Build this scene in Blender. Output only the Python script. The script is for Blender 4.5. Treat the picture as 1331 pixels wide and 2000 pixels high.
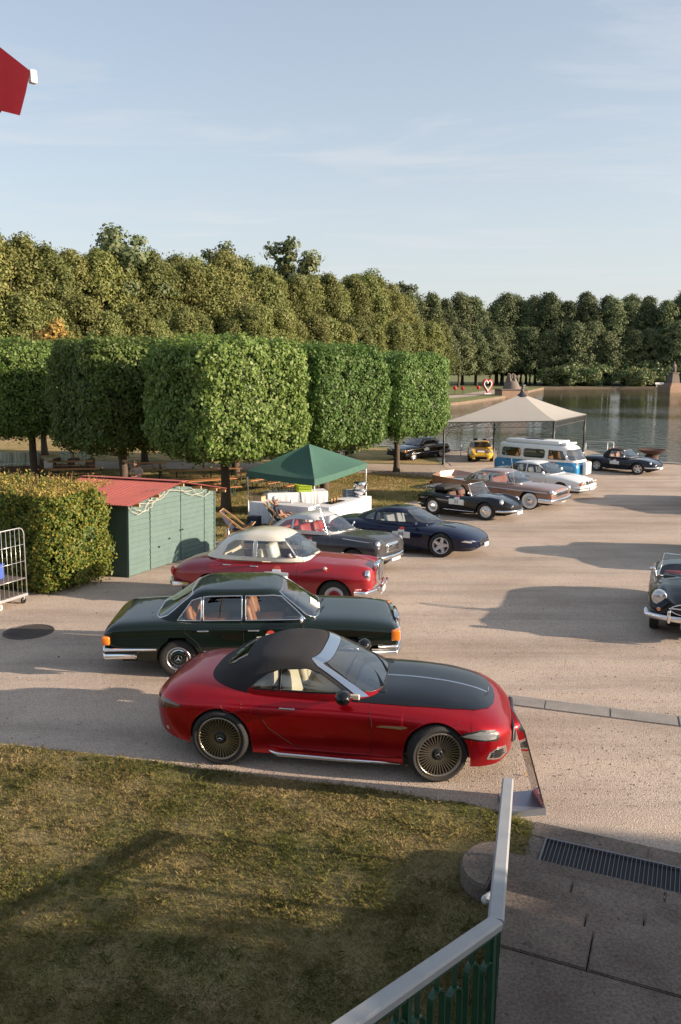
import bpy, bmesh, math, random
import numpy as np
from mathutils import Vector, Matrix
from mathutils.geometry import delaunay_2d_cdt
R = math.radians
for o in list(bpy.data.objects): bpy.data.objects.remove(o)
SC = bpy.context.scene
COL = SC.collection
# ------------------------------------------------------------------ camera
TH = math.atan(298 / 1600.0)
cd = bpy.data.cameras.new('camera'); cam = bpy.data.objects.new('camera', cd); COL.objects.link(cam)
cd.sensor_fit = 'VERTICAL'; cd.sensor_height = 36; cd.lens = 28.8
cd.clip_start = .05; cd.clip_end = 6000
cam.location = (0, 0, 5.033); cam.rotation_euler = (R(90) - TH, 0, 0)
SC.camera = cam
# ------------------------------------------------------------------ sky, sun, exposure
SUN_EL = R(15.0); SUN_DIR = Vector((.981, -.192, 0)).normalized()
w = bpy.data.worlds.new('World'); SC.world = w; w.use_nodes = True
nt = w.node_tree; nt.nodes.clear()
out = nt.nodes.new('ShaderNodeOutputWorld'); bg = nt.nodes.new('ShaderNodeBackground')
sky = nt.nodes.new('ShaderNodeTexSky'); sky.sky_type = 'NISHITA'; sky.sun_disc = False
sky.sun_elevation = SUN_EL; sky.sun_rotation = math.atan2(SUN_DIR.x, SUN_DIR.y)
sky.air_density = 1.0; sky.dust_density = 1.6; sky.ozone_density = 1.6; sky.altitude = 50
# thin high cirrus, laid out on the sky dome by direction
tc = nt.nodes.new('ShaderNodeTexCoord'); sep = nt.nodes.new('ShaderNodeSeparateXYZ')
nt.links.new(tc.outputs['Generated'], sep.inputs[0])
def wm(op, a, b=None, c=None):
    n = nt.nodes.new('ShaderNodeMath'); n.operation = op
    for i, v in enumerate((a, b, c)):
        if v is None: continue
        if isinstance(v, (int, float)): n.inputs[i].default_value = v
        else: nt.links.new(v, n.inputs[i])
    return n.outputs[0]
zz = wm('MAXIMUM', sep.outputs[2], .03)
comb = nt.nodes.new('ShaderNodeCombineXYZ')
nt.links.new(wm('DIVIDE', sep.outputs[0], zz), comb.inputs[0]); nt.links.new(wm('DIVIDE', sep.outputs[1], zz), comb.inputs[1])
mp = nt.nodes.new('ShaderNodeMapping'); mp.inputs['Scale'].default_value = (.5, .9, 1); mp.inputs['Rotation'].default_value = (0, 0, R(25)); mp.inputs['Location'].default_value = (1.15, 2.6, 0)
nt.links.new(comb.outputs[0], mp.inputs[0])
cn = nt.nodes.new('ShaderNodeTexNoise'); cn.inputs['Scale'].default_value = 1.1; cn.inputs['Detail'].default_value = 9; cn.inputs['Roughness'].default_value = .62; cn.inputs['Distortion'].default_value = .6
nt.links.new(mp.outputs[0], cn.inputs[0])
cr = nt.nodes.new('ShaderNodeMapRange'); cr.inputs[1].default_value = .5; cr.inputs[2].default_value = .8; cr.inputs[3].default_value = 0; cr.inputs[4].default_value = .8
nt.links.new(cn.outputs[0], cr.inputs[0])
cmix = nt.nodes.new('ShaderNodeMix'); cmix.data_type = 'RGBA'
# a milky veil of high haze, thicker towards the horizon all round
veil = wm('MULTIPLY_ADD', wm('POWER', wm('SUBTRACT', 1, wm('MAXIMUM', sep.outputs[2], 0)), 4.0), .6, .28)
fac = wm('MINIMUM', wm('MULTIPLY_ADD', cr.outputs[0], wm('SUBTRACT', 1, veil), veil), 1)
nt.links.new(fac, cmix.inputs[0]); nt.links.new(sky.outputs[0], cmix.inputs[6])
cmix.inputs[7].default_value = (3.5, 3.63, 3.78, 1)
nt.links.new(cmix.outputs[2], bg.inputs[0]); nt.links.new(bg.outputs[0], out.inputs[0])
bg.inputs[1].default_value = .105
sl = bpy.data.lights.new('sun', 'SUN'); sun = bpy.data.objects.new('sun', sl); COL.objects.link(sun)
sl.energy = 5.0; sl.angle = R(.55); sl.color = (1.0, .81, .63)
sun.rotation_euler = (SUN_DIR * math.cos(SUN_EL) + Vector((0, 0, math.sin(SUN_EL)))).to_track_quat('Z', 'Y').to_euler()
sun.location = (60, -12, 30)
vs = SC.view_settings; vs.view_transform = 'Standard'; vs.look = 'None'; vs.gamma = 1; vs.exposure = 1.05
SC.render.engine = 'CYCLES'
# ------------------------------------------------------------------ helpers
rng = np.random.default_rng(7); random.seed(7)
def zg(y):
    t = min(1., max(0., (y - 13) / 20.)); return -.85 * t * t * (3 - 2 * t)
def zga(y):
    t = np.clip((y - 13) / 20., 0, 1); return -.85 * t * t * (3 - 2 * t)
def gnormal(y):
    return Vector((0, -(zg(y + .5) - zg(y - .5)), 1)).normalized()
MATS = {}
def mat(name, col, rough=.5, metal=0, spec=.5, coat=0, vary=0, vscale=6, bump=0, bscale=40, trans=0, sheen=0):
    if name in MATS: return MATS[name]
    m = bpy.data.materials.new(name); m.use_nodes = True; MATS[name] = m
    n = m.node_tree.nodes; L = m.node_tree.links; p = n['Principled BSDF']
    p.inputs['Base Color'].default_value = (*col, 1); p.inputs['Roughness'].default_value = rough
    p.inputs['Metallic'].default_value = metal; p.inputs['Specular IOR Level'].default_value = spec
    p.inputs['Coat Weight'].default_value = coat; p.inputs['Coat Roughness'].default_value = .03
    if vary:
        t = n.new('ShaderNodeTexCoord'); z = n.new('ShaderNodeTexNoise'); z.inputs['Scale'].default_value = vscale; z.inputs['Detail'].default_value = 6
        L.new(t.outputs['Object'], z.inputs[0])
        mx = n.new('ShaderNodeMix'); mx.data_type = 'RGBA'
        mx.inputs[6].default_value = (*[c * (1 - vary) for c in col], 1); mx.inputs[7].default_value = (*[min(1, c * (1 + vary)) for c in col], 1)
        L.new(z.outputs[0], mx.inputs[0]); L.new(mx.outputs[2], p.inputs['Base Color'])
    if bump:
        t = n.new('ShaderNodeTexCoord'); z = n.new('ShaderNodeTexNoise'); z.inputs['Scale'].default_value = bscale; z.inputs['Detail'].default_value = 5
        L.new(t.outputs['Object'], z.inputs[0]); b = n.new('ShaderNodeBump'); b.inputs['Strength'].default_value = bump; b.inputs['Distance'].default_value = .02
        L.new(z.outputs[0], b.inputs['Height']); L.new(b.outputs[0], p.inputs['Normal'])
    return m
def nodes_of(name):
    m = bpy.data.materials.new(name); m.use_nodes = True; MATS[name] = m
    return m, m.node_tree.nodes, m.node_tree.links, m.node_tree.nodes['Principled BSDF']
def ramp(n, stops):
    r = n.new('ShaderNodeValToRGB'); e = r.color_ramp.elements
    while len(e) < len(stops): e.new(.5)
    for el, (pos, c) in zip(e, stops): el.position = pos; el.color = (*c, 1)
    return r
def noise(n, L, vec, scale, detail=6, rough=.55):
    z = n.new('ShaderNodeTexNoise'); z.inputs['Scale'].default_value = scale; z.inputs['Detail'].default_value = detail; z.inputs['Roughness'].default_value = rough
    L.new(vec, z.inputs[0]); return z.outputs[0]
def mixc(n, L, fac, a, b, mode='MIX'):
    x = n.new('ShaderNodeMix'); x.data_type = 'RGBA'; x.blend_type = mode
    for i, v in ((0, fac), (6, a), (7, b)):
        if isinstance(v, (int, float)): x.inputs[i].default_value = v
        elif isinstance(v, tuple): x.inputs[i].default_value = (*v, 1)
        else: L.new(v, x.inputs[i])
    return x.outputs[2]

def addmesh(name, V, F, m, parent=None, smooth=False, mi=None):
    me = bpy.data.meshes.new(name)
    if isinstance(V, np.ndarray): V = V.tolist()
    if isinstance(F, np.ndarray): F = F.tolist()
    me.from_pydata(V, [], F)
    for x in (m if isinstance(m, (list, tuple)) else [m]): me.materials.append(x)
    if mi is not None: me.polygons.foreach_set('material_index', np.asarray(mi, dtype=np.int32))
    if smooth: me.polygons.foreach_set('use_smooth', np.ones(len(me.polygons), dtype=bool))
    me.update()
    o = bpy.data.objects.new(name, me); COL.objects.link(o)
    if parent: o.parent = parent
    return o
def link(name, me, parent=None, loc=(0, 0, 0), rot=(0, 0, 0), scale=None):
    o = bpy.data.objects.new(name, me); COL.objects.link(o)
    if parent: o.parent = parent
    o.location = loc; o.rotation_euler = rot
    if scale: o.scale = scale
    return o
def tag(o, label=None, cat=None, group=None, kind=None):
    if label: o['label'] = label
    if cat: o['category'] = cat
    if group: o['group'] = group
    if kind: o['kind'] = kind
    return o
def thing(name, label, cat, loc=(0, 0, 0), rz=0, group=None, slope=False):
    o = bpy.data.objects.new(name, None); COL.objects.link(o); o.empty_display_size = .2
    if slope:
        up = gnormal(loc[1]); q = Vector((0, 0, 1)).rotation_difference(up) @ Matrix.Rotation(rz, 3, 'Z').to_quaternion()
        o.rotation_mode = 'QUATERNION'; o.rotation_quaternion = q
    else: o.rotation_euler = (0, 0, rz)
    o.location = loc
    return tag(o, label, cat, group)
def copy_tree(o, parent=None):
    c = o.copy(); COL.objects.link(c); c.parent = parent
    for ch in list(o.children): copy_tree(ch, c)
    return c

class MB:
    def __init__(s): s.V = []; s.F = []
    def add(s, V, F):
        b = len(s.V); s.V.extend([tuple(v) for v in V]); s.F.extend([tuple(i + b for i in f) for f in F]); return s
    def box(s, c, d, rz=0, rx=0, ry=0, bev=0):
        hx, hy, hz = d[0] / 2, d[1] / 2, d[2] / 2
        if bev:
            bm = bmesh.new(); bmesh.ops.create_cube(bm, size=1)
            for v in bm.verts: v.co = Vector((v.co.x * d[0], v.co.y * d[1], v.co.z * d[2]))
            bmesh.ops.bevel(bm, geom=bm.edges[:], offset=bev, segments=2, affect='EDGES', profile=.5)
            bm.verts.index_update(); V = [v.co.copy() for v in bm.verts]; F = [[v.index for v in f.verts] for f in bm.faces]; bm.free()
        else:
            V = [Vector((x, y, z)) for x in (-hx, hx) for y in (-hy, hy) for z in (-hz, hz)]
            F = [(0, 1, 3, 2), (4, 6, 7, 5), (0, 4, 5, 1), (2, 3, 7, 6), (0, 2, 6, 4), (1, 5, 7, 3)]
        M = Matrix.Rotation(rz, 3, 'Z') @ Matrix.Rotation(ry, 3, 'Y') @ Matrix.Rotation(rx, 3, 'X')
        return s.add([M @ v + Vector(c) for v in V], F)
    def bar(s, p, q, wd, ht, up=(0, 0, 1)):
        p = Vector(p); q = Vector(q); d = (q - p).normalized(); u = Vector(up)
        if abs(d.dot(u)) > .99: u = Vector((1, 0, 0))
        a = d.cross(u).normalized() * wd / 2; b = a.cross(d).normalized() * ht / 2
        V = [p - a - b, p + a - b, p + a + b, p - a + b, q - a - b, q + a - b, q + a + b, q - a + b]
        return s.add(V, [(0, 3, 2, 1), (4, 5, 6, 7), (0, 1, 5, 4), (1, 2, 6, 5), (2, 3, 7, 6), (3, 0, 4, 7)])
    def tube(s, pts, r, n=8, closed=False, caps=True):
        pts = [Vector(p) for p in pts]; N = len(pts); rs = r if isinstance(r, (list, tuple)) else [r] * N
        V = []; prev = None
        for i, p in enumerate(pts):
            if closed: d = pts[(i + 1) % N] - pts[i - 1]
            else: d = pts[min(i + 1, N - 1)] - pts[max(i - 1, 0)]
            if d.length < 1e-9: d = Vector((0, 0, 1))
            d.normalize()
            if prev is None:
                u = Vector((0, 0, 1)) if abs(d.z) < .9 else Vector((1, 0, 0)); a = d.cross(u).normalized()
            else:
                a = prev - d * prev.dot(d)
                if a.length < 1e-6: a = d.orthogonal()
                a.normalize()
            prev = a; b = d.cross(a)
            for k in range(n):
                t = 2 * math.pi * k / n; V.append(p + (a * math.cos(t) + b * math.sin(t)) * rs[i])
        F = []
        for i in range(N if closed else N - 1):
            j = (i + 1) % N
            for k in range(n): F.append((i * n + k, i * n + (k + 1) % n, j * n + (k + 1) % n, j * n + k))
        if caps and not closed: F.append(tuple(range(n - 1, -1, -1))); F.append(tuple((N - 1) * n + k for k in range(n)))
        return s.add(V, F)
    def lathe(s, prof, n=24, c=(0, 0, 0), axis='Z', a0=0, a1=2 * math.pi):
        full = abs(a1 - a0 - 2 * math.pi) < 1e-6; V = []; m = len(prof); nn = n if full else n + 1
        for k in range(nn):
            t = a0 + (a1 - a0) * k / n; ct, st = math.cos(t), math.sin(t)
            for r, z in prof:
                v = (r * ct, r * st, z)
                if axis == 'Y': v = (v[0], v[2], v[1])
                if axis == 'X': v = (v[2], v[0], v[1])
                V.append(Vector(v) + Vector(c))
        F = []
        for k in range(n):
            j = (k + 1) % nn
            for i in range(m - 1): F.append((k * m + i, j * m + i, j * m + i + 1, k * m + i + 1))
        return s.add(V, F)
    def prism(s, poly, z0, z1):
        n = len(poly); V = [(x, y, z0) for x, y in poly] + [(x, y, z1) for x, y in poly]
        F = [tuple(range(n - 1, -1, -1)), tuple(range(n, 2 * n))] + [(i, (i + 1) % n, n + (i + 1) % n, n + i) for i in range(n)]
        return s.add(V, F)
    def sphere(s, c, r, n=12, m=8):
        r = (r, r, r) if isinstance(r, (int, float)) else r; V = []
        for i in range(m + 1):
            p = math.pi * i / m
            for k in range(n):
                t = 2 * math.pi * k / n; V.append((c[0] + r[0] * math.sin(p) * math.cos(t), c[1] + r[1] * math.sin(p) * math.sin(t), c[2] + r[2] * math.cos(p)))
        return s.add(V, [(i * n + k, (i + 1) * n + k, (i + 1) * n + (k + 1) % n, i * n + (k + 1) % n) for i in range(m) for k in range(n)])
    def build(s, name, m, parent=None, smooth=False): return addmesh(name, s.V, s.F, m, parent, smooth)
    def mesh(s, name, m, smooth=False):
        me = bpy.data.meshes.new(name); me.from_pydata([tuple(v) for v in s.V], [], s.F); me.materials.append(m)
        if smooth: me.polygons.foreach_set('use_smooth', np.ones(len(me.polygons), dtype=bool))
        return me
def inpoly(x, y, P):
    x = np.asarray(x); y = np.asarray(y); r = np.zeros(x.shape, bool); j = len(P) - 1
    for i in range(len(P)):
        xi, yi = P[i]; xj, yj = P[j]
        c = ((yi > y) != (yj > y)) & (x < (xj - xi) * (y - yi) / (yj - yi + 1e-12) + xi); r ^= c; j = i
    return r
def densify(P, step, jit=0):
    Q = []
    for i in range(len(P)):
        a = P[i]; b = P[(i + 1) % len(P)]; n = max(1, int(math.hypot(b[0] - a[0], b[1] - a[1]) / step))
        for k in range(n):
            t = k / n; Q.append((a[0] + (b[0] - a[0]) * t + random.uniform(-jit, jit), a[1] + (b[1] - a[1]) * t + random.uniform(-jit, jit)))
    return Q
def drape(name, P, dz, m, step=1.0, jit=0):
    P = densify(P, step * .7, jit); A = np.array(P)
    gx, gy = np.meshgrid(np.arange(A[:, 0].min(), A[:, 0].max(), step), np.arange(A[:, 1].min(), A[:, 1].max(), step))
    gx = gx.ravel(); gy = gy.ravel(); k = inpoly(gx, gy, P)
    pts = [Vector(p) for p in P] + [Vector((a, b)) for a, b in zip(gx[k], gy[k])]
    v, e, f, *_ = delaunay_2d_cdt(pts, [], [list(range(len(P)))], 1, 1e-4)
    o = addmesh(name, [(p.x, p.y, zg(p.y) + dz) for p in v], f, m)
    return tag(o, kind='structure')
# ------------------------------------------------------------------ ground materials
def ground_mat(name, stops, big=.25, fine=60, bump=.5, peb=0, second=None):
    m, n, L, p = nodes_of(name); g = n.new('ShaderNodeNewGeometry').outputs['Position']
    a = noise(n, L, g, big, 8, .6); r = ramp(n, stops); L.new(a, r.inputs[0]); c = r.outputs[0]
    b = noise(n, L, g, fine, 4, .7); r2 = ramp(n, [(.3, (.55, .55, .55)), (.7, (1.35, 1.33, 1.3))]); L.new(b, r2.inputs[0])
    c = mixc(n, L, 1, c, r2.outputs[0], 'MULTIPLY'); h = b
    if second:
        s = noise(n, L, g, second[0], 7, .65); r3 = ramp(n, [(second[2], (0, 0, 0)), (second[3], (1, 1, 1))]); L.new(s, r3.inputs[0]); c = mixc(n, L, r3.outputs[0], c, second[1])
    if peb:
        v = n.new('ShaderNodeTexVoronoi'); v.inputs['Scale'].default_value = peb; L.new(g, v.inputs[0])
        r4 = ramp(n, [(.2, (.7, .68, .66)), (.8, (1.3, 1.28, 1.25))]); L.new(v.outputs['Color'], r4.inputs[0]); c = mixc(n, L, .55, c, r4.outputs[0], 'MULTIPLY')
        ad = n.new('ShaderNodeMath'); ad.operation = 'MULTIPLY_ADD'; L.new(v.outputs['Distance'], ad.inputs[0]); ad.inputs[1].default_value = -.8; L.new(b, ad.inputs[2]); h = ad.outputs[0]
    if peb:      # worn lanes: broad stretched streaks where tyres polish and darken the gravel
        mp_ = n.new('ShaderNodeMapping'); mp_.inputs['Scale'].default_value = (.16, 1.5, 1); mp_.inputs['Rotation'].default_value = (0, 0, R(14)); L.new(g, mp_.inputs[0])
        tr_ = noise(n, L, mp_.outputs[0], .8, 5, .6); r5 = ramp(n, [(.36, (.80, .79, .78)), (.5, (1, 1, 1)), (.68, (1.12, 1.1, 1.07))]); L.new(tr_, r5.inputs[0]); c = mixc(n, L, 1, c, r5.outputs[0], 'MULTIPLY')
    L.new(c, p.inputs['Base Color']); p.inputs['Roughness'].default_value = .95; p.inputs['Specular IOR Level'].default_value = .15
    bp = n.new('ShaderNodeBump'); bp.inputs['Strength'].default_value = bump; bp.inputs['Distance'].default_value = .02; L.new(h, bp.inputs['Height']); L.new(bp.outputs[0], p.inputs['Normal'])
    return m
M_gravel = ground_mat('gravel', [(.3, (.40, .325, .27)), (.5, (.465, .39, .33)), (.72, (.53, .45, .385))], .35, 60, .55, 75, (1.3, (.37, .30, .25), .55, .78))
M_lawn = ground_mat('lawn_soil', [(.32, (.30, .22, .13)), (.5, (.22, .19, .085)), (.68, (.33, .25, .15))], .8, 70, .8)
M_picnic = ground_mat('dry_lawn', [(.3, (.24, .20, .08)), (.5, (.33, .25, .115)), (.68, (.42, .29, .16))], .5, 25, .9, 0, (1.1, (.17, .165, .055), .5, .66))
M_far = ground_mat('far_lawn', [(.3, (.13, .155, .06)), (.6, (.20, .21, .09))], .12, 3, .3)
M_path = ground_mat('sandy_path', [(.3, (.36, .29, .23)), (.7, (.46, .38, .31))], .3, 20, .4)
M_stone = ground_mat('dark_stone', [(.3, (.125, .10, .087)), (.55, (.18, .148, .128)), (.8, (.235, .20, .17))], 1.6, 38, .5, 0, (9, (.05, .042, .038), .62, .72))
M_kerb = ground_mat('kerb_stone', [(.3, (.24, .225, .21)), (.7, (.33, .305, .285))], 3, 60, .35)
# ------------------------------------------------------------------ terrain, lake
V = []; F = []
ys = [-60, -20, 0, 8] + [13 + i * .5 for i in range(41)] + [40, 44]
for y in ys:
    for x in (-220, -30, -10, 0, 10, 24): V.append((x, y, zg(y)))
for i in range(len(ys) - 1):
    for j in range(5): F.append((i * 6 + j, i * 6 + j + 1, i * 6 + j + 7, i * 6 + j + 6))
tag(addmesh('gravel_lot', V, F, M_gravel), kind='structure')
ZL = zg(99); ZW = ZL - .38
shore = [(-220, 44), (24, 44), (19.3, 46.9), (7.9, 53.8), (-12, 65), (-16, 75), (10, 106), (17, 116.5), (27, 136), (31, 146), (43.7, 178), (60, 179), (120, 176), (700, 160), (1500, 160), (1500, 2500), (-1500, 2500), (-1500, 44)]
tr0 = MB().prism(shore, ZL - 2, ZL); addmesh('terrain', tr0.V, tr0.F, [M_far, mat('bank_stone', (.17, .125, .09), .9, vary=.3, vscale=.6)], mi=[0, 0] + [1] * len(shore))['kind'] = 'structure'
tag(MB().prism([(24, 44), (19.3, 46.9), (7.9, 53.8), (-12, 65), (-12, 64.6), (7.8, 53.3), (19.1, 46.4), (23.5, 44)], ZL + .003, ZL + .05).build('shore_edge', M_kerb), kind='structure')
tag(drape('near_bank', [(23.6, 43.9), (19, 46.4), (7.7, 53.3), (5.8, 54.2), (5.8, 43.9)], .006, M_gravel, 2), kind='structure')
mw, n, L, p = nodes_of('lake_water')
p.inputs['Base Color'].default_value = (.035, .04, .016, 1); p.inputs['Roughness'].default_value = .04; p.inputs['IOR'].default_value = 1.33; p.inputs['Specular IOR Level'].default_value = .5
g = n.new('ShaderNodeNewGeometry').outputs['Position']
mpn = n.new('ShaderNodeMapping'); mpn.inputs['Scale'].default_value = (.55, 1.0, 1); mpn.inputs['Rotation'].default_value = (0, 0, R(12)); L.new(g, mpn.inputs[0])
n1 = noise(n, L, mpn.outputs[0], 1.5, 4, .55); n2 = noise(n, L, mpn.outputs[0], .045, 2, .5)
calm = n.new('ShaderNodeMapRange'); calm.inputs[1].default_value = .36; calm.inputs[2].default_value = .58; calm.inputs[3].default_value = .25; calm.inputs[4].default_value = 1; L.new(n2, calm.inputs[0])
b = n.new('ShaderNodeBump'); b.inputs['Distance'].default_value = .14; L.new(n1, b.inputs['Height']); L.new(calm.outputs[0], b.inputs['Strength']); L.new(b.outputs[0], p.inputs['Normal'])
tag(addmesh('lake_water', [(-40, 44, ZW), (900, -300, ZW), (900, 230, ZW), (-40, 230, ZW)], [(0, 1, 2, 3)], mw), kind='structure')
# lawns and paths as thin sheets
LAWN = [(-8, 10.9), (-4.53, 10.13), (-2.8, 9.75), (-1.04, 9.31), (.3, 8.98), (1.38, 8.66), (2.12, 8.29), (1.98, 7.75), (1.75, 7.5), (1.55, 6.8), (1.15, 4.9), (.2, 3.6), (-3, 1), (-9, 1)]
drape('front_lawn', LAWN, .012, M_lawn, .5, .04)
drape('picnic_lawn', [(-4.0, 24.8), (-1.9, 26.2), (.6, 30.2), (3.2, 34.2), (6.2, 39.2), (5.7, 40.8), (3.4, 42.3), (-1, 43), (-8, 44), (-40, 45), (-60, 45), (-60, 26), (-10, 25.5)], .012, M_picnic, 1.2, .12)
drape('lakeside_verge', [(-30, 49), (1, 47.0), (5.6, 46.3), (5.7, 53), (-11, 63.5), (-30, 70)], .012, M_picnic, 2, .15)
drape('park_path', [(-60, 45.3), (-8, 44.3), (-1, 43.2), (3.4, 42.5), (5.72, 41), (5.72, 46.0), (1, 46.8), (-30, 48.8), (-60, 50)], .008, M_path, 2, .08)
for nm, P in (('bank_path', [(8, 112), (26, 141.5), (29, 150), (42, 182.5), (40, 186), (25, 152), (21, 142), (4, 114)]), ('far_path', [(42, 181), (130, 178), (130, 180.5), (40, 183.5)])):
    drape(nm, P, .02, M_path, 8)
# ------------------------------------------------------------------ foliage
def leaf_mat(name, c1, c2, c3=None, transl=.35, rough=.5):
    m, n, L, p = nodes_of(name)
    g = n.new('ShaderNodeNewGeometry'); oi = n.new('ShaderNodeObjectInfo')
    r = ramp(n, [(0, c1), (.65, c2), (1, c3 or c2)]); L.new(g.outputs['Random Per Island'], r.inputs[0])
    hs = n.new('ShaderNodeHueSaturation'); mr = n.new('ShaderNodeMapRange'); mr.inputs[3].default_value = .72; mr.inputs[4].default_value = 1.25
    L.new(oi.outputs['Random'], mr.inputs[0]); L.new(mr.outputs[0], hs.inputs['Value'])
    mh = n.new('ShaderNodeMapRange'); mh.inputs[3].default_value = .485; mh.inputs[4].default_value = .515; 
    wn = n.new('ShaderNodeTexWhiteNoise'); wn.noise_dimensions = '1D'; L.new(oi.outputs['Random'], wn.inputs['W']); L.new(wn.outputs[0], mh.inputs[0]); L.new(mh.outputs[0], hs.inputs['Hue'])
    L.new(r.outputs[0], hs.inputs['Color'])
    L.new(hs.outputs[0], p.inputs['Base Color']); p.inputs['Roughness'].default_value = rough; p.inputs['Specular IOR Level'].default_value = .3
    if transl:
        t = n.new('ShaderNodeBsdfTranslucent'); L.new(hs.outputs[0], t.inputs[0]); mx = n.new('ShaderNodeMixShader'); mx.inputs[0].default_value = transl
        L.new(p.outputs[0], mx.inputs[1]); L.new(t.outputs[0], mx.inputs[2]); L.new(mx.outputs[0], n['Material Output'].inputs[0])
    return m
M_linden = leaf_mat('linden_leaf', (.095, .175, .036), (.14, .23, .052), (.24, .29, .10))
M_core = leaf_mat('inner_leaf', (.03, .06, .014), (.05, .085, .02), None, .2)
M_beech = leaf_mat('beech_leaf', (.075, .125, .022), (.13, .17, .028), (.29, .23, .04))
M_beechtop = leaf_mat('beech_shoot', (.24, .2, .045), (.34, .25, .07), (.36, .19, .08))
M_olive = leaf_mat('olive_crown', (.13, .155, .046), (.18, .20, .06), (.25, .24, .08), .3, .6)
M_dark = leaf_mat('deep_green_crown', (.085, .115, .052), (.12, .15, .065), (.17, .185, .085), .25, .6)
M_yellow = leaf_mat('yellowing_crown', (.26, .2, .05), (.34, .25, .065), (.4, .28, .08), .3, .6)
M_rhodo = leaf_mat('rhododendron_leaf', (.12, .18, .07), (.16, .22, .08), (.26, .22, .12), .2, .45)
M_bark = mat('bark', (.085, .062, .045), .95, vary=.4, vscale=5, bump=.8, bscale=14)
def unit(v): return v / (np.linalg.norm(v, axis=1, keepdims=True) + 1e-9)
def leaf_mesh(name, P, N, size, m, aspect=.62, droop=.25, spread=.9, vari=.4):
    """one folded four-point leaf per row of P, facing roughly along N"""
    k = len(P); nn = unit(N + rng.normal(0, spread, (k, 3)) * .6)
    d = rng.normal(0, 1, (k, 3)); d[:, 2] -= droop * 3; d = unit(d - nn * (d * nn).sum(1, keepdims=True)); s = np.cross(nn, d)
    L = size * (1 + rng.uniform(-vari, vari, (k, 1)))
    V = np.stack([P - d * L * .5, P + s * L * aspect * .5 - nn * L * .08, P + d * L * .5 - nn * L * .05, P - s * L * aspect * .5 - nn * L * .08], 1).reshape(-1, 3)
    me = bpy.data.meshes.new(name); me.vertices.add(4 * k); me.loops.add(4 * k); me.polygons.add(k)
    me.vertices.foreach_set('co', V.astype(np.float32).ravel()); me.loops.foreach_set('vertex_index', np.arange(4 * k, dtype=np.int32))
    me.polygons.foreach_set('loop_start', np.arange(0, 4 * k, 4, dtype=np.int32)); me.materials.append(m); me.update(); me.validate()
    return me
def boxcrown(n, hx, hy, z0, z1, depth=.28, bulge=.22, seed=0, ex=5):
    """points near the skin of a clipped, slightly lumpy box crown"""
    r = np.random.default_rng(seed); hz = (z1 - z0) / 2; zc = (z0 + z1) / 2
    a = np.array([hy * hz * 4, hy * hz * 4, hx * hz * 4, hx * hz * 4, hx * hy * 4, hx * hy * 4 * .8]); f = r.choice(6, n, p=a / a.sum())
    u = r.uniform(-1, 1, (n, 3)); nrm = np.zeros((n, 3))
    for i in range(6):
        ax = i // 2; sg = 1 if i % 2 == 0 else -1; k = f == i; u[k, ax] = sg; nrm[k, ax] = sg
    p4 = (np.abs(u) ** ex).sum(1, keepdims=True) ** (1. / ex); u = u / p4        # rounded edges
    nrm = unit(np.sign(u) * np.abs(u) ** 6 * .8 + nrm * .2)
    P = u * np.array([hx, hy, hz])
    ph = r.uniform(0, 6, 9)
    lump = (np.sin(P[:, 0] * 2.1 + ph[0]) + np.sin(P[:, 1] * 2.3 + ph[1]) + np.sin(P[:, 2] * 2.6 + ph[2]) + .7 * np.sin(P[:, 0] * 5.1 + P[:, 2] * 4 + ph[3]) + .7 * np.sin(P[:, 1] * 4.7 - P[:, 2] * 5 + ph[4])) / 3
    dd = -np.abs(r.exponential(depth * .55, n)) + bulge * .5 * lump + r.normal(0, .05, n)
    hole = np.sin(P[:, 0] * 7.3 + ph[5] + 1.3 * np.sin(P[:, 2] * 4.1)) * np.sin(P[:, 1] * 6.9 + ph[6] + 1.2 * np.sin(P[:, 0] * 3.7)) + .8 * np.sin(P[:, 2] * 8.1 + ph[7] + 1.5 * np.sin(P[:, 1] * 3.3 + P[:, 0] * 2.9))
    dd = dd - np.clip(hole - .7, 0, 1) * depth * 1.2 + np.clip(-hole - .7, 0, 1) * bulge * .4
    P = P + nrm * dd[:, None]; P[:, 2] += zc
    # twigs hang a little below the clipped underside
    k = r.random(n) < .10; P[k, 2] -= r.uniform(0, .26, k.sum()) * (P[k, 2] < zc)
    return P, nrm
def limb_mesh(name, H0, top, rad, m, seed=0, limbs=6, spread=1.6):
    r = random.Random(seed); mb = MB(); pts = []; rs = []
    ox = oy = 0
    for i in range(9):
        t = i / 8.; ox += r.uniform(-.03, .03); oy += r.uniform(-.03, .03)
        pts.append((ox, oy, H0 * t - .1)); rs.append(rad * (1.35 if i == 0 else 1.08 if i == 1 else 1 - .3 * t))
    mb.tube(pts, rs, 12)
    for i in range(limbs):
        a = i * 6.283 / limbs + r.uniform(-.4, .4); q = []; 
        for k in range(5):
            t = k / 4.; q.append((ox + math.cos(a) * spread * t, oy + math.sin(a) * spread * t, H0 * .82 + (top - H0) * (t ** 1.3) * r.uniform(.85, 1)))
        mb.tube(q, [rad * .55 * (1 - .75 * k / 4) for k in range(5)], 7)
    return mb.mesh(name, m, True)
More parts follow.
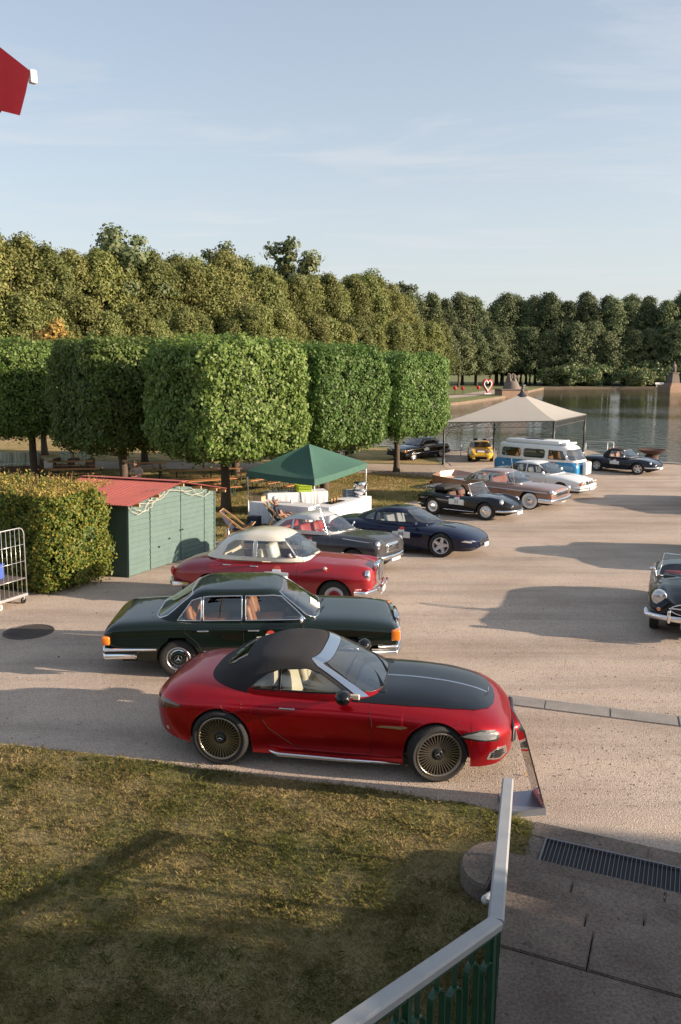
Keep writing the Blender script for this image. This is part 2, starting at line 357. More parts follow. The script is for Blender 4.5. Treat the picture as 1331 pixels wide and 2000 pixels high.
# --- clipped lindens with box crowns
pol_leaf = []
for s in range(3):
    P, N = boxcrown(46000, 2.5, 2.5, 2.1, 6.6, .32, .46, seed=20 + s, ex=5.5); pol_leaf.append(leaf_mesh('linden_leaves', P, N, .112, M_linden, .8, .6, .9, .55))
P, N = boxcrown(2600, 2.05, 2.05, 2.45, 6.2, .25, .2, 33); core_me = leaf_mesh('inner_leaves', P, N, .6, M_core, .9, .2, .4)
trunk_me = [limb_mesh('trunk', 3.0, 5.4, .2, M_bark, s, 7, 1.9) for s in range(2)]
PA = R(132)       # the rows run off to the back left
lin = [((-4.46, 31.5), 'clipped box crowned linden beside the green canopy tent, nearest of the row', 0, 1.0),
       ((-9.57, 35.9), 'clipped box crowned linden standing behind the red roofed shed', 1, 1.02),
       ((-15.6, 41.4), 'clipped box crowned linden at the left edge beyond the hedge', 2, 1.04),
       ((-.75, 37.2), 'clipped box crowned linden rising behind the green canopy tent', 1, .94),
       ((3.0, 43.3), 'clipped box crowned linden at the lakeside end of the rows', 2, .86),
       ((-5.4, 42.0), 'clipped box crowned linden of the back row behind the beer benches', 0, 1.0),
       ((-11.2, 46.6), 'clipped box crowned linden of the back row behind the striped armchairs', 1, 1.0),
       ((-18.5, 51), 'clipped box crowned linden of the back row furthest to the left', 2, 1.0),
       ((-1.2, 46.8), 'clipped box crowned linden of the back row beside the parked black estate car', 0, .98)]
for i, ((x, y), lab, vi, sc) in enumerate(lin):
    t = thing('linden_tree', lab, 'tree', (x, y, zg(y)), PA + R([0, 90, 180, 270][(i * 3) % 4]), 'clipped lindens of the picnic lawn')
    t.scale = (sc, sc, .5 + sc * .5)
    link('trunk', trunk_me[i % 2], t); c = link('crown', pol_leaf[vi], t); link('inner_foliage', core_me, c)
# --- big free-standing trees of the park wood
def crown_pts(n, h0, h1, rad, seed, lumps=46, shape='oval'):
    r = np.random.default_rng(seed); c = []; pw_ = r.uniform(.4, .85); lx, ly = r.uniform(-.18, .18, 2) * rad
    for i in range(lumps):
        t = (i + r.random()) / lumps; z = h0 + (h1 - h0) * t
        if shape == 'oval': rr = rad * (math.sin(math.pi * min(1, .12 + .86 * t)) ** pw_)
        elif shape == 'cone': rr = rad * (1 - t) ** .42 * min(1, .7 + 3 * t)
        else: rr = rad * math.sqrt(max(.02, 1 - (2 * t - 1) ** 2))
        a = r.uniform(0, 6.283) ; q = rr * math.sqrt(r.uniform(.3, 1)) * (1.12 if r.random() < .18 else .9); c.append((q * math.cos(a) + lx * t, q * math.sin(a) + ly * t, z, rad * r.uniform(.16, .30)))
    c = np.array(c); k = r.integers(0, lumps, n); d = unit(r.normal(0, 1, (n, 3))); d[:, 2] = np.where(d[:, 2] < -.5, -d[:, 2], d[:, 2])
    rr = c[k, 3:4] * r.uniform(.3, 1.5, (n, 1)); P = c[k, :3] + d * rr * np.array([1, 1, .85])
    return P, unit(d + np.stack([c[k, 0], c[k, 1], np.zeros(n)], 1) / rad * .35)
big = {}
def bigtree(key, h, rad, trunk_h, m, leaf, n, seed, shape='oval', lumps=46):
    P, N = crown_pts(n, trunk_h * .85, h * .97, rad, seed, lumps, shape)
    Pc, Nc = crown_pts(900, trunk_h * 1.05, h * .9, rad * .66, seed, lumps, shape)
    big[key] = (leaf_mesh('crown_leaves', np.concatenate([P, Pc]), np.concatenate([N, Nc]), np.concatenate([np.full((n, 1), leaf), np.full((900, 1), rad * .17)]), m, .8, .2, .6), limb_mesh('trunk', trunk_h * 1.1, h * .8, h * .014 + .06, M_bark, seed, 6, rad * .6))
for s in range(5):
    bigtree(('oliveL', s), 21, 4.3, 3, M_olive, .30, 24000, 100 + s, 'oval', 210); bigtree(('oliveS', s), 13, 3.6, 3, M_olive, .27, 17000, 110 + s, 'cone', 150)
    bigtree(('darkL', s), 20.5, 4.4, 3, M_dark, .34, 21000, 120 + s, 'cone', 200); bigtree(('darkS', s), 12.5, 4.0, 3.6, M_dark, .32, 16000, 130 + s, 'cone', 150)
bigtree(('yellow', 0), 9.5, 3.0, 2.2, M_yellow, .32, 6500, 140, 'cone', 40)
bigtree(('dome', 0), 22, 5.2, 5, M_dark, .5, 7500, 150, 'ball', 46)
bigtree(('thin', 0), 21, 5.0, 5, M_dark, .5, 4600, 151, 'ball', 40)
def plant(key, x, y, sc, label, group, sz=1):
    t = thing('park_tree', label, 'tree', (x, y, ZL), random.uniform(0, 6.28), group); t.scale = (sc * random.uniform(.88, 1.2), sc * random.uniform(.88, 1.2), sc * sz)
    link('crown', big[key][0], t); link('trunk', big[key][1], t)
def row(a, b, step, key, lab, grp, hs=(.9, 1.08), jit=.8, off=0):
    d = math.hypot(b[0] - a[0], b[1] - a[1]); n = int(d / step)
    for i in range(n + 1):
        t = i / n; plant((key, random.randrange(5)), a[0] + (b[0] - a[0]) * t + random.uniform(-jit, jit), a[1] + (b[1] - a[1]) * t + random.uniform(-jit, jit), random.uniform(*hs), lab, grp)
row((-57, 79), (20, 170), 4.1, 'oliveS', 'smaller olive green tree in the front row of the left wood', 'front row of the left wood', (.86, 1.08), .9)
row((-63, 85), (13, 176), 4.0, 'oliveL', 'tall olive green tree in the second row of the left wood', 'second row of the left wood', (.9, 1.1), 1.0)
row((-70, 91), (7, 184), 4.4, 'oliveL', 'tall olive green tree at the back of the left wood', 'back row of the left wood', (.96, 1.14), 1.4)
row((22, 178), (42, 196), 4.6, 'darkS', 'conical tree with a bare trunk at the corner beyond the heart frame', 'corner trees by the far bank', (.9, 1.05), .7)
row((13, 182), (44, 203), 4.6, 'darkL', 'tall tree filling the corner of the wood behind the far bank', 'corner trees behind the far bank', (.88, 1.02), 1.2)
row((44, 192), (135, 186), 4.5, 'darkS', 'deep green conical tree in the front row across the lake', 'front row across the lake', (.92, 1.12), .9)
row((40, 199), (140, 194), 4.4, 'darkL', 'tall deep green tree in the back row across the lake', 'back row across the lake', (.92, 1.06), 1.2)
row((38, 207), (145, 203), 5.2, 'darkL', 'tall deep green tree at the rear of the wood across the lake', 'rear row across the lake', (.95, 1.08), 1.5)
row((-86, 106), (-2, 202), 8, 'oliveL', 'olive tree deep inside the left wood', 'deep inside the left wood', (.85, 1.0), 2)
plant(('yellow', 0), -43.0, 84, 1.0, 'yellowing conical tree at the far left edge of the wood', 'yellowing trees')
plant(('yellow', 0), -30.5, 90, 1.02, 'yellowing conical tree left of the clipped lindens, in front of the wood', 'yellowing trees')
plant(('yellow', 0), -24, 104, .8, 'yellowing small tree in the middle of the front row', 'yellowing trees')
plant(('dome', 0), -20.2, 147, 1.14, 'dark dome shaped crown standing above the wood', 'crowns above the wood')
plant(('thin', 0), -8.6, 157, 1.3, 'open loose crown rising highest above the wood', 'crowns above the wood')
plant(('dome', 0), -33, 125, 1.1, 'rounded dark crown on the left skyline', 'crowns above the wood')
plant(('thin', 0), -47.5, 119, 1.12, 'sparse brownish crown at the left end of the skyline', 'crowns above the wood')
plant(('dome', 0), 7, 190, 1.14, 'rounded crown on the skyline above the middle of the wood', 'crowns above the wood')
plant(('thin', 0), 14, 202, 1.14, 'sparse twiggy crown on the skyline beyond the middle', 'crowns above the wood')
# --- rhododendron mounds on the far bank
P, N = crown_pts(6500, .3, 4.0, 5.2, 160, 36, 'ball'); P[:, 2] = np.maximum(P[:, 2], .05); P[:, 2] *= 1.0
rh = leaf_mesh('rhododendron_leaves', P, N, .45, M_rhodo, .7, .2)
for i, (x, y, s, lab) in enumerate([(48.5, 184.5, .92, 'broad dark rhododendron mound at the near end of the far bank'), (57, 186, 1.0, 'tall brownish rhododendron mound behind the far bank'), (65.5, 183, .85, 'low bright green rhododendron mound on the far bank'), (73.5, 186, .95, 'rhododendron mound with browning top, left of the stone statue'), (81, 183.5, .9, 'rhododendron mound directly behind the stone statue'), (90, 185, 1.0, 'rhododendron mound right of the stone statue'), (69, 189.5, 1.2, 'high rhododendron mound in the second row behind the bank'), (53, 190, 1.15, 'high dark rhododendron mound under the conical trees')]):
    o = thing('rhododendron_bush', lab, 'bush', (x, y, ZL), i * 1.1, 'rhododendrons on the far bank'); o.scale = (s, s, s * .95); link('foliage', rh, o)
# ------------------------------------------------------------------ cars
def glass_mat(name, tint, refl=.06):
    m = bpy.data.materials.new(name); m.use_nodes = True; MATS[name] = m; n = m.node_tree.nodes; L = m.node_tree.links; n.clear()
    o = n.new('ShaderNodeOutputMaterial'); t = n.new('ShaderNodeBsdfTransparent'); g = n.new('ShaderNodeBsdfGlossy'); f = n.new('ShaderNodeLayerWeight'); pw = n.new('ShaderNodeMath'); pw.operation = 'POWER'; pw.inputs[1].default_value = 4; mx = n.new('ShaderNodeMixShader'); a = n.new('ShaderNodeMath')
    t.inputs[0].default_value = (*tint, 1); g.inputs['Roughness'].default_value = .015; f.inputs[0].default_value = .5; a.operation = 'MULTIPLY_ADD'; a.inputs[1].default_value = .7; a.inputs[2].default_value = refl
    L.new(f.outputs[1], pw.inputs[0]); L.new(pw.outputs[0], a.inputs[0]); L.new(a.outputs[0], mx.inputs[0]); L.new(t.outputs[0], mx.inputs[1]); L.new(g.outputs[0], mx.inputs[2]); L.new(mx.outputs[0], o.inputs[0]); return m
M_glass = glass_mat('car_glass', (.84, .88, .86), .13); M_glassw = glass_mat('windshield_glass', (.8, .85, .84), .24); M_glassd = glass_mat('tinted_glass', (.42, .46, .48), .08)
M_chrome = mat('chrome', (.82, .82, .83), .09, 1); M_alu = mat('brushed_aluminium', (.62, .62, .63), .3, 1); M_silver = mat('silver_frame', (.7, .72, .75), .16, 1)
M_rubber = mat('tyre_rubber', (.022, .021, .02), .8, bump=.3, bscale=60); M_blackpl = mat('black_plastic', (.012, .012, .013), .45); M_under = mat('underbody', (.008, .008, .008), .9)
M_seam = mat('panel_gap', (.004, .004, .004), .8); M_white = mat('white_paint', (.75, .75, .73), .4); M_redpl = mat('red_lens', (.45, .02, .012), .15, coat=1); M_amber = mat('amber_lens', (.75, .2, .02), .2, coat=1)
M_lens = mat('headlamp_glass', (.5, .52, .54), .08, .6, coat=1); M_cream = mat('cream_leather', (.62, .55, .43), .5); M_tan = mat('tan_leather', (.33, .13, .05), .5); M_darkseat = mat('dark_seat', (.03, .03, .035), .6)
M_redseat = mat('red_leather', (.38, .035, .03), .45); M_greyseat = mat('grey_leather', (.3, .3, .32), .5); M_brownseat = mat('brown_cloth', (.12, .06, .04), .8); M_platew = mat('plate_white', (.72, .72, .7), .4); M_blue = mat('plate_blue', (.02, .09, .4), .4); M_badgered = mat('badge_red', (.5, .06, .04), .5); M_ink = mat('black_ink', (.02, .02, .02), .5)
def paint(name, col, metal=.25, rough=.32, coat=1): 
    return mat(name, col, rough, metal, .5 if max(col) > .1 else .12, coat)
def pchip(xk, yk, x):
    xk = np.asarray(xk, float); yk = np.asarray(yk, float); h = np.diff(xk); d = np.diff(yk) / h; m = np.zeros(len(xk))
    for i in range(1, len(xk) - 1):
        if d[i - 1] * d[i] > 0: w1 = 2 * h[i] + h[i - 1]; w2 = h[i] + 2 * h[i - 1]; m[i] = (w1 + w2) / (w1 / d[i - 1] + w2 / d[i])
    m[0] = d[0]; m[-1] = d[-1]
    x = np.clip(np.asarray(x, float), xk[0], xk[-1]); i = np.clip(np.searchsorted(xk, x) - 1, 0, len(h) - 1); t = (x - xk[i]) / h[i]
    return (1 + 2 * t) * (1 - t) ** 2 * yk[i] + t * (1 - t) ** 2 * h[i] * m[i] + t * t * (3 - 2 * t) * yk[i + 1] + t * t * (t - 1) * h[i] * m[i + 1]
STAR = None
def text_mesh(s, size, m):
    c = bpy.data.curves.new('t', 'FONT'); c.body = s; c.size = size; c.align_x = 'CENTER'; c.align_y = 'CENTER'
    o = bpy.data.objects.new('t', c); COL.objects.link(o); dg = bpy.context.evaluated_depsgraph_get(); dg.update()
    me = bpy.data.meshes.new_from_object(o.evaluated_get(dg)); bpy.data.objects.remove(o); me.materials.clear(); me.materials.append(m); return me
def gridpoly(poly, step):
    P = densify(poly, step); A = np.array(P); gx, gy = np.meshgrid(np.arange(A[:, 0].min(), A[:, 0].max(), step), np.arange(A[:, 1].min(), A[:, 1].max(), step)); gx = gx.ravel(); gy = gy.ravel(); k = inpoly(gx, gy, P)
    v, e, f, *_ = delaunay_2d_cdt([Vector(p) for p in P] + [Vector(q) for q in zip(gx[k].tolist(), gy[k].tolist())], [], [list(range(len(P)))], 1, 1e-5); return P, v, f
class Car:
    def __init__(s, label, cat, loc, head, keys, wb, wr, arch, kb=.9, scale=1, track=None, group=None, bump=None, front_round=(.25, .72), rear_round=(.25, .75), nq=26, res=90):
        s.t = thing('parked_' + cat.replace(' ', '_'), label, cat, (loc[0], loc[1], zg(loc[1])), R(head), group or 'cars parked on the gravel lot', slope=True); s.t.scale = (scale,) * 3
        k = np.array(keys, float); s.k = k; s.wb = wb; s.wr = wr; s.arch = arch; s.kb = kb; s.x0, s.x1 = k[0, 0], k[-1, 0]; s.fr = front_round; s.rr = rear_round; s.bump = bump; s.nq = nq; s.res = res
        s.track = track or float(np.max(k[:, 4])) - .1
    def at(s, x):
        c = [pchip(s.k[:, 0], s.k[:, i], x) for i in range(1, 6)]
        x = np.asarray(x, float)
        for q, (re, kw) in ((s.x1 - x, s.fr), (x - s.x0, s.rr)):
            f = np.clip(1 - q / re, 0, 1); kk = (1 - f ** 2.6) ** (1 / 2.6); g = kw + (1 - kw) * kk
            zmid = c[1]; c[3] = c[3] * g; c[2] = zmid + (c[2] - zmid) * (.45 + .55 * kk); c[0] = c[0] + (zmid - c[0]) * .35 * (1 - kk)
        return c
    def sec(s, x, q):
        zb, zm, zt, w, e = [np.asarray(v)[..., None] for v in s.at(x)]; q = np.broadcast_to(q, (np.size(x), np.shape(q)[-1]))
        lo = np.clip(q / .35, 0, 1); tt = np.clip((q - .35) / .65, 0, 1) * math.pi / 2
        y = np.where(q <= .35, w * (s.kb + (1 - s.kb) * np.sin(lo * math.pi / 2)), w * np.abs(np.cos(tt)) ** (2 / e)); z = np.where(q <= .35, zb + (zm - zb) * lo, zm + (zt - zm) * np.sin(tt) ** (2 / e))
        if s.bump:
            bx = pchip([b[0] for b in s.bump], [b[1] for b in s.bump], x)[..., None]; z = z + bx * np.exp(-((y / np.maximum(w, 1e-3) - .74) / .15) ** 2) * np.sin(tt)
        return y, z
    def hy(s, x, z):
        zb, zm, zt, w, e = s.at(x); z = np.asarray(z, float); a = np.clip((z - zb) / (zm - zb), 0, 1); b = np.clip((z - zm) / (zt - zm), 0, 1)
        return np.where(z <= zm, w * (s.kb + (1 - s.kb) * np.sin(a * math.pi / 2)), w * (1 - b ** e) ** (1 / e))
    def hz(s, x, y):
        zb, zm, zt, w, e = s.at(x); u = np.clip(np.abs(y) / w, 0, 1); z = zm + (zt - zm) * (1 - u ** e) ** (1 / e)
        if s.bump: z = z + pchip([b[0] for b in s.bump], [b[1] for b in s.bump], x) * np.exp(-((u - .74) / .15) ** 2)
        return z
    def hull(s, m, regions=(), cut=None, snap=None):
        ra = s.arch; xs = [np.linspace(s.x0, s.x1, s.res), s.x0 + np.array([.004, .015, .035, .07, .12, .18]), s.x1 - np.array([.004, .015, .035, .07, .12, .18])]
        for xa in (s.wb / 2, -s.wb / 2): xs += [xa + ra * np.sin(np.linspace(-1, 1, 27) * math.pi / 2), [xa - ra - .002, xa + ra + .002]]
        x = np.unique(np.round(np.concatenate(xs), 4)); x = x[(x >= s.x0) & (x <= s.x1)]
        qA = np.zeros(len(x)); qq = np.linspace(0, 1, 160); yy, zz = s.sec(x, qq)
        for xa in (s.wb / 2, -s.wb / 2):
            d = np.abs(x - xa); k = d <= ra + 1e-6; za = s.wr + np.sqrt(np.maximum(ra ** 2 - d ** 2, 0))
            for i in np.where(k)[0]: qA[i] = qq[min(int(np.argmax(zz[i] >= za[i])), 150)]
        Q = qA[:, None] + (1 - qA[:, None]) * np.linspace(0, 1, s.nq)[None]
        zb, zm, zt, w_, e = s.at(x); Y = np.zeros_like(Q); Z = np.zeros_like(Q)
        for i in range(len(x)): a, b = s.sec(np.array([x[i]]), Q[i][None]); Y[i] = a[0]; Z[i] = b[0]
        n = s.nq; ring = 2 * n - 1; P = np.zeros((len(x), ring, 3)); P[:, :, 0] = x[:, None]
        P[:, :n, 1] = -Y; P[:, :n, 2] = Z; P[:, n:, 1] = Y[:, -2::-1]; P[:, n:, 2] = Z[:, -2::-1]
        if snap:
            A = P[:, :, :2].copy(); best = np.full(A.shape[:2], 1e9); tg_ = A.copy(); top = P[:, :, 2] > .6
            for a, b in zip(snap, snap[1:] + snap[:1]):
                a = np.array(a); b = np.array(b); d = b - a; t = np.clip(((A - a) @ d) / (d @ d + 1e-12), 0, 1); c_ = a + t[..., None] * d; r_ = np.linalg.norm(A - c_, axis=2); kk = r_ < best; best[kk] = r_[kk]; tg_[kk] = c_[kk]
            kk = top & (best < .022); P[:, :, 0][kk] = tg_[:, :, 0][kk]; P[:, :, 1][kk] = tg_[:, :, 1][kk]; P[:, :, 2][kk] = s.hz(P[:, :, 0], P[:, :, 1])[kk]
        V = P.reshape(-1, 3); i, j = np.meshgrid(np.arange(len(x) - 1), np.arange(ring - 1), indexing='ij'); a = (i * ring + j).ravel()
        F = np.stack([a, a + ring, a + ring + 1, a + 1], 1); C = V[F].mean(1); keep = np.ones(len(F), bool)
        if cut is not None: keep &= ~(inpoly(C[:, 0], C[:, 1], cut) & (C[:, 2] > s.at(C[:, 0])[1] + .05))
        used = ~keep
        caps = [tuple(range(ring)), tuple((len(x) - 1) * ring + ring - 1 - k for k in range(ring))]
        for nm, pred, mm in regions:
            k = pred(C[:, 0], C[:, 1], C[:, 2]) & ~used; used |= k; s.sub(nm, V, F[k], mm, lift=.0)
        k = ~used; s.sub('body', V, F[k], m, extra=caps)
        b = MB().box(((s.x0 + s.x1) / 2, 0, .36), (s.x1 - s.x0 - .5, 2 * (s.track - .22), .34)); b.build('underbody', M_under, s.t)
    def sub(s, name, V, F, m, extra=(), lift=0, parent=None):
        F = [tuple(f) for f in np.asarray(F).tolist()]; F += [tuple(f) for f in extra]
        if not F: return
        ids = sorted({i for f in F for i in f}); mp_ = {v: k for k, v in enumerate(ids)}
        o = addmesh(name, [tuple(V[i]) for i in ids], [tuple(mp_[i] for i in f) for f in F], m, parent or s.t, True)
        if extra:
            for p_ in o.data.polygons:
                if len(p_.vertices) > 8: p_.use_smooth = False
        return o
    def cabin(s, rings, nf=4.5, nr=4.5, crown=.03, roof=None, roofname='roof', sides=(), screen=None, rear=None, regions=(), trim=None, trimr=.009, nz=34, na=200, glass=None, top=True):
        """rings: (z, xfront, xrear, halfwidth); sides: polygons in (x, z); screen / rear: (half width fraction, z0, z1)"""
        k = np.array(rings, float); s.rk = k; s.crown = crown; s.nf = nf; s.nr = nr; glass = glass or M_glass
        zs = np.linspace(k[0, 0], k[-1, 0], nz); prm = lambda z: [pchip(k[:, 0], k[:, i], z) for i in (1, 2, 3)]
        s.prm = prm
        def ringpts(xf, xr, wd, cnt):
            xc = (xf + xr) / 2; a = (xf - xr) / 2; t = np.linspace(0, 2 * math.pi, 1601)[:-1]; c, sn = np.cos(t), np.sin(t); n_ = np.where(c > 0, nf, nr)
            px = xc + a * np.sign(c) * np.abs(c) ** (2 / n_); py = wd * np.sign(sn) * np.abs(sn) ** (2 / n_)
            L_ = np.concatenate([[0], np.cumsum(np.hypot(np.diff(np.append(px, px[0])), np.diff(np.append(py, py[0]))))])
            q = np.linspace(0, L_[-1], cnt + 1)[:-1]; return np.interp(q, L_, np.append(px, px[0])), np.interp(q, L_, np.append(py, py[0]))
        P = []
        for z in zs:
            xf, xr, wd = [float(v) for v in prm(z)]; px, py = ringpts(xf, xr, wd, na); P.append(np.stack([px, py, np.full(na, z)], 1))
        if top:
            xf, xr, wd = [float(v) for v in prm(zs[-1])]; xc = (xf + xr) / 2
            for q in np.linspace(1, 0.02, 12)[1:]:
                r0 = P[nz - 1]; P.append(np.stack([xc + (r0[:, 0] - xc) * q, r0[:, 1] * q, np.full(na, zs[-1] + crown * (1 - q ** 2))], 1))
        P = np.array(P); NR = len(P); cell = (zs[1] - zs[0])
        segs = []
        def snap(ax, ok, poly):
            A = P[:nz][:, :, [ax, 2]]; best = np.full(A.shape[:2], 1e9); tgt = A.copy()
            for a, b in zip(poly, poly[1:] + poly[:1]):
                a = np.array(a); b = np.array(b); d = b - a; t = np.clip(((A - a) @ d) / (d @ d + 1e-12), 0, 1); c = a + t[..., None] * d; r = np.linalg.norm(A - c, axis=2); kk = r < best; best[kk] = r[kk]; tgt[kk] = c[kk]
            kk = ok & (best < cell * .62); A2 = P[:nz]; A2[:, :, ax][kk] = tgt[:, :, 0][kk]; A2[:, :, 2][kk] = tgt[:, :, 1][kk]
            xf, xr, wd = prm(A2[:, :, 2]); xc = (xf + xr) / 2; a_ = (xf - xr) / 2
            if ax == 0:
                u = np.clip(np.abs(A2[:, :, 0] - xc) / a_, 0, 1); n_ = np.where(A2[:, :, 0] > xc, nf, nr); A2[:, :, 1][kk] = (np.sign(A2[:, :, 1]) * wd * (1 - u ** n_) ** (1 / n_))[kk]
            else:
                u = np.clip(np.abs(A2[:, :, 1]) / wd, 0, 1); f_ = A2[:, :, 0] > xc; n_ = np.where(f_, nf, nr); A2[:, :, 0][kk] = (xc + np.where(f_, 1, -1) * a_ * (1 - u ** n_) ** (1 / n_))[kk]
        scr = {}
        for nm, d in (('windshield', screen), ('rear_window', rear)):
            if d:
                f_, z0, z1 = d; w0 = float(prm(z0)[2]) * f_; w1 = float(prm(z1)[2]) * f_; c = .05
                scr[nm] = [(-w0 + c, z0), (w0 - c, z0), (w0, z0 + c), (w1, z1 - c), (w1 - c, z1), (-w1 + c, z1), (-w1, z1 - c), (-w0, z0 + c)]
        xcs = (prm(P[:nz][:, :, 2])[0] + prm(P[:nz][:, :, 2])[1]) / 2
        for poly in sides: snap(0, np.abs(P[:nz][:, :, 1]) > .3, poly)
        if 'windshield' in scr: snap(1, P[:nz][:, :, 0] > xcs, scr['windshield'])
        if 'rear_window' in scr: snap(1, P[:nz][:, :, 0] < xcs, scr['rear_window'])
        V = P.reshape(-1, 3); i, j = np.meshgrid(np.arange(NR - 1), np.arange(na), indexing='ij'); a = (i * na + j).ravel(); b = (i * na + (j + 1) % na).ravel()
        F = np.stack([a, b, b + na, a + na], 1); C = V[F].mean(1); xf, xr, wd = prm(np.clip(C[:, 2], zs[0], zs[-1])); xc = (xf + xr) / 2; un = (C[:, 0] - xc) / ((xf - xr) / 2)
        used = np.zeros(len(F), bool); ringi = i.ravel()
        for poly in sides:
            for sg in (-1, 1):
                kk = inpoly(C[:, 0], C[:, 2], poly) & (np.sign(C[:, 1]) == sg) & (np.abs(C[:, 1]) > wd * .55) & (ringi < nz) & ~used; used |= kk; s.sub('side_window', V, F[kk], glass)
        for nm in scr:
            kk = inpoly(C[:, 1], C[:, 2], scr[nm]) & ((C[:, 0] > xc) == (nm == 'windshield')) & ~used & (ringi < nz); used |= kk; s.sub(nm, V, F[kk], M_glassw if nm == 'windshield' else glass)
        for nm, pred, mm in regions:
            kk = pred(C[:, 0], C[:, 1], C[:, 2]) & ~used; used |= kk; s.sub(nm, V, F[kk], mm)
        s.sub(roofname, V, F[~used], roof, extra=[tuple((NR - 1) * na + q for q in range(na))] if top else ())
        if trim:
            for poly in sides:
                for sg in (-1, 1): MB().tube([(x, sg * (s.cy(x, z) + .004), z) for x, z in densify(poly, .06)], trimr, 5, closed=True).build('window_trim', trim, s.t, True)
            for nm in scr:
                d = 1 if nm == 'windshield' else -1
                MB().tube([(s.cx(y, z, d) + .004 * d, y, z) for y, z in densify(scr[nm], .07)], trimr, 5, closed=True).build(nm + '_trim', trim, s.t, True)
    def cy(s, x, z):
        xf, xr, wd = [float(v) for v in s.prm(z)]; xc = (xf + xr) / 2; n_ = s.nf if x > xc else s.nr; u = min(1, abs(x - xc) / ((xf - xr) / 2)); return wd * (1 - u ** n_) ** (1 / n_)
    def cz(s, x, y):
        def q(z):
            xf, xr, wd = [float(v) for v in s.prm(z)]; xc = (xf + xr) / 2; n_ = s.nf if x > xc else s.nr; return (abs((x - xc) / ((xf - xr) / 2)) ** n_ + abs(y / wd) ** n_) ** (1 / n_)
        zt = s.rk[-1, 0]
        if q(zt) <= 1: return zt + s.crown * (1 - q(zt) ** 2)
        lo, hi = s.rk[0, 0], zt
        for _ in range(26):
            m_ = (lo + hi) / 2
            if q(m_) <= 1: lo = m_
            else: hi = m_
        return lo
    def cx(s, y, z, d):
        xf, xr, wd = [float(v) for v in s.prm(z)]; xc = (xf + xr) / 2; n_ = s.nf if d > 0 else s.nr; u = min(1, abs(y) / wd); return xc + d * (xf - xr) / 2 * (1 - u ** n_) ** (1 / n_)
    def interior(s, seats, m, floor=.5, x0=-1., x1=.6, w=.6, dash=True, wheel_y=.36, back=.62, dz=.92, mfloor=None, heads=True):
        MB().box(((x0 + x1) / 2, 0, floor - .03), (x1 - x0, 2 * w, .06)).build('cabin_floor', mfloor or M_darkseat, s.t)
        if dash:
            MB().box((x1 - .08, 0, (floor + dz) / 2 + .02), (.26, 2 * w * .97, dz - floor), bev=.04).build('dashboard', M_blackpl, s.t)
            c = Vector((x1 - .34, wheel_y, dz - .02)); pts = [c + Vector((.10 * math.sin(t) * .9, .18 * math.cos(t), .16 * math.sin(t))) for t in np.linspace(0, 6.283, 17)[:-1]]
            MB().tube(pts, .013, 6, closed=True).bar(pts[0], pts[8], .02, .012).build('steering_wheel', M_blackpl, s.t, True)
        for x, y, wd in seats:
            b = MB().box((x, y, floor + .12), (.5, wd, .2), bev=.05).box((x - .3, y, floor + .12 + back / 2), (.14, wd, back), ry=R(-14), bev=.05); b.build('seat', m, s.t, True)
            if wd < .7 and heads: MB().box((x - .4, y, floor + .2 + back), (.09, .26, .17), ry=R(-10), bev=.035).build('headrest', m, s.t, True)
    def wheel_set(s, mk, steer=0, fr=None):
        for xa, st in ((s.wb / 2, steer), (-s.wb / 2, 0)):
            for sg in (-1, 1):
                o = bpy.data.objects.new('wheel', None); COL.objects.link(o); o.parent = s.t; o.empty_display_size = .1; o.location = (xa, sg * s.track, s.wr); o.rotation_euler = (0, R(random.uniform(0, 70)), R(st) + (math.pi if sg > 0 else 0))
                for nm, me in mk: link(nm, me, o)
    def bumper(s, end, z, h, d, m, wrap=.5, out=.05, w=None, bow=.12, name='bumper', n=2.6):
        """a bar that follows the plan of the nose or tail; end = +1 front, -1 rear"""
        w = w or float(np.max(s.k[:, 4])) + .01; xe = s.x1 if end > 0 else s.x0; pts = []
        for t in np.linspace(-1, 1, 25):
            y = w * math.sin(t * math.pi / 2) ; u = abs(y) / w; pts.append(Vector((xe + end * (out - bow * u ** n), y, z)))
        pts = [Vector((pts[0].x - end * wrap, -w, z))] + pts + [Vector((pts[-1].x - end * wrap, w, z))]
        V = []; F = []
        prof = [(-d * .5, -h * .5), (d * .3, -h * .5), (d * .5, -h * .2), (d * .5, h * .2), (d * .3, h * .5), (-d * .5, h * .5)]
        for i, p in enumerate(pts):
            t = (pts[min(i + 1, len(pts) - 1)] - pts[max(i - 1, 0)]).normalized(); nrm = Vector((t.y, -t.x, 0)) * end
            for a, b in prof: V.append(p + nrm * a + Vector((0, 0, b)))
        k = len(prof)
        for i in range(len(pts) - 1):
            for j in range(k): F.append((i * k + j, i * k + (j + 1) % k, (i + 1) * k + (j + 1) % k, (i + 1) * k + j))
        F += [tuple(range(k)), tuple((len(pts) - 1) * k + k - 1 - j for j in range(k))]
        return addmesh(name, V, F, m, s.t, True)
    def strip(s, pts, r, m, name='side_trim', both=True, off=.004, step=.08):
        q = []
        for a, b in zip(pts, pts[1:]):
            n_ = max(1, int(math.hypot(b[0] - a[0], b[1] - a[1]) / step)); q += [(a[0] + (b[0] - a[0]) * i / n_, a[1] + (b[1] - a[1]) * i / n_) for i in range(n_)]
        q.append(pts[-1])
        for sg in ((-1, 1) if both else (-1,)): MB().tube([(x, sg * (float(s.hy(x, z)) + off), z) for x, z in q], r, 5).build(name, m, s.t, True)
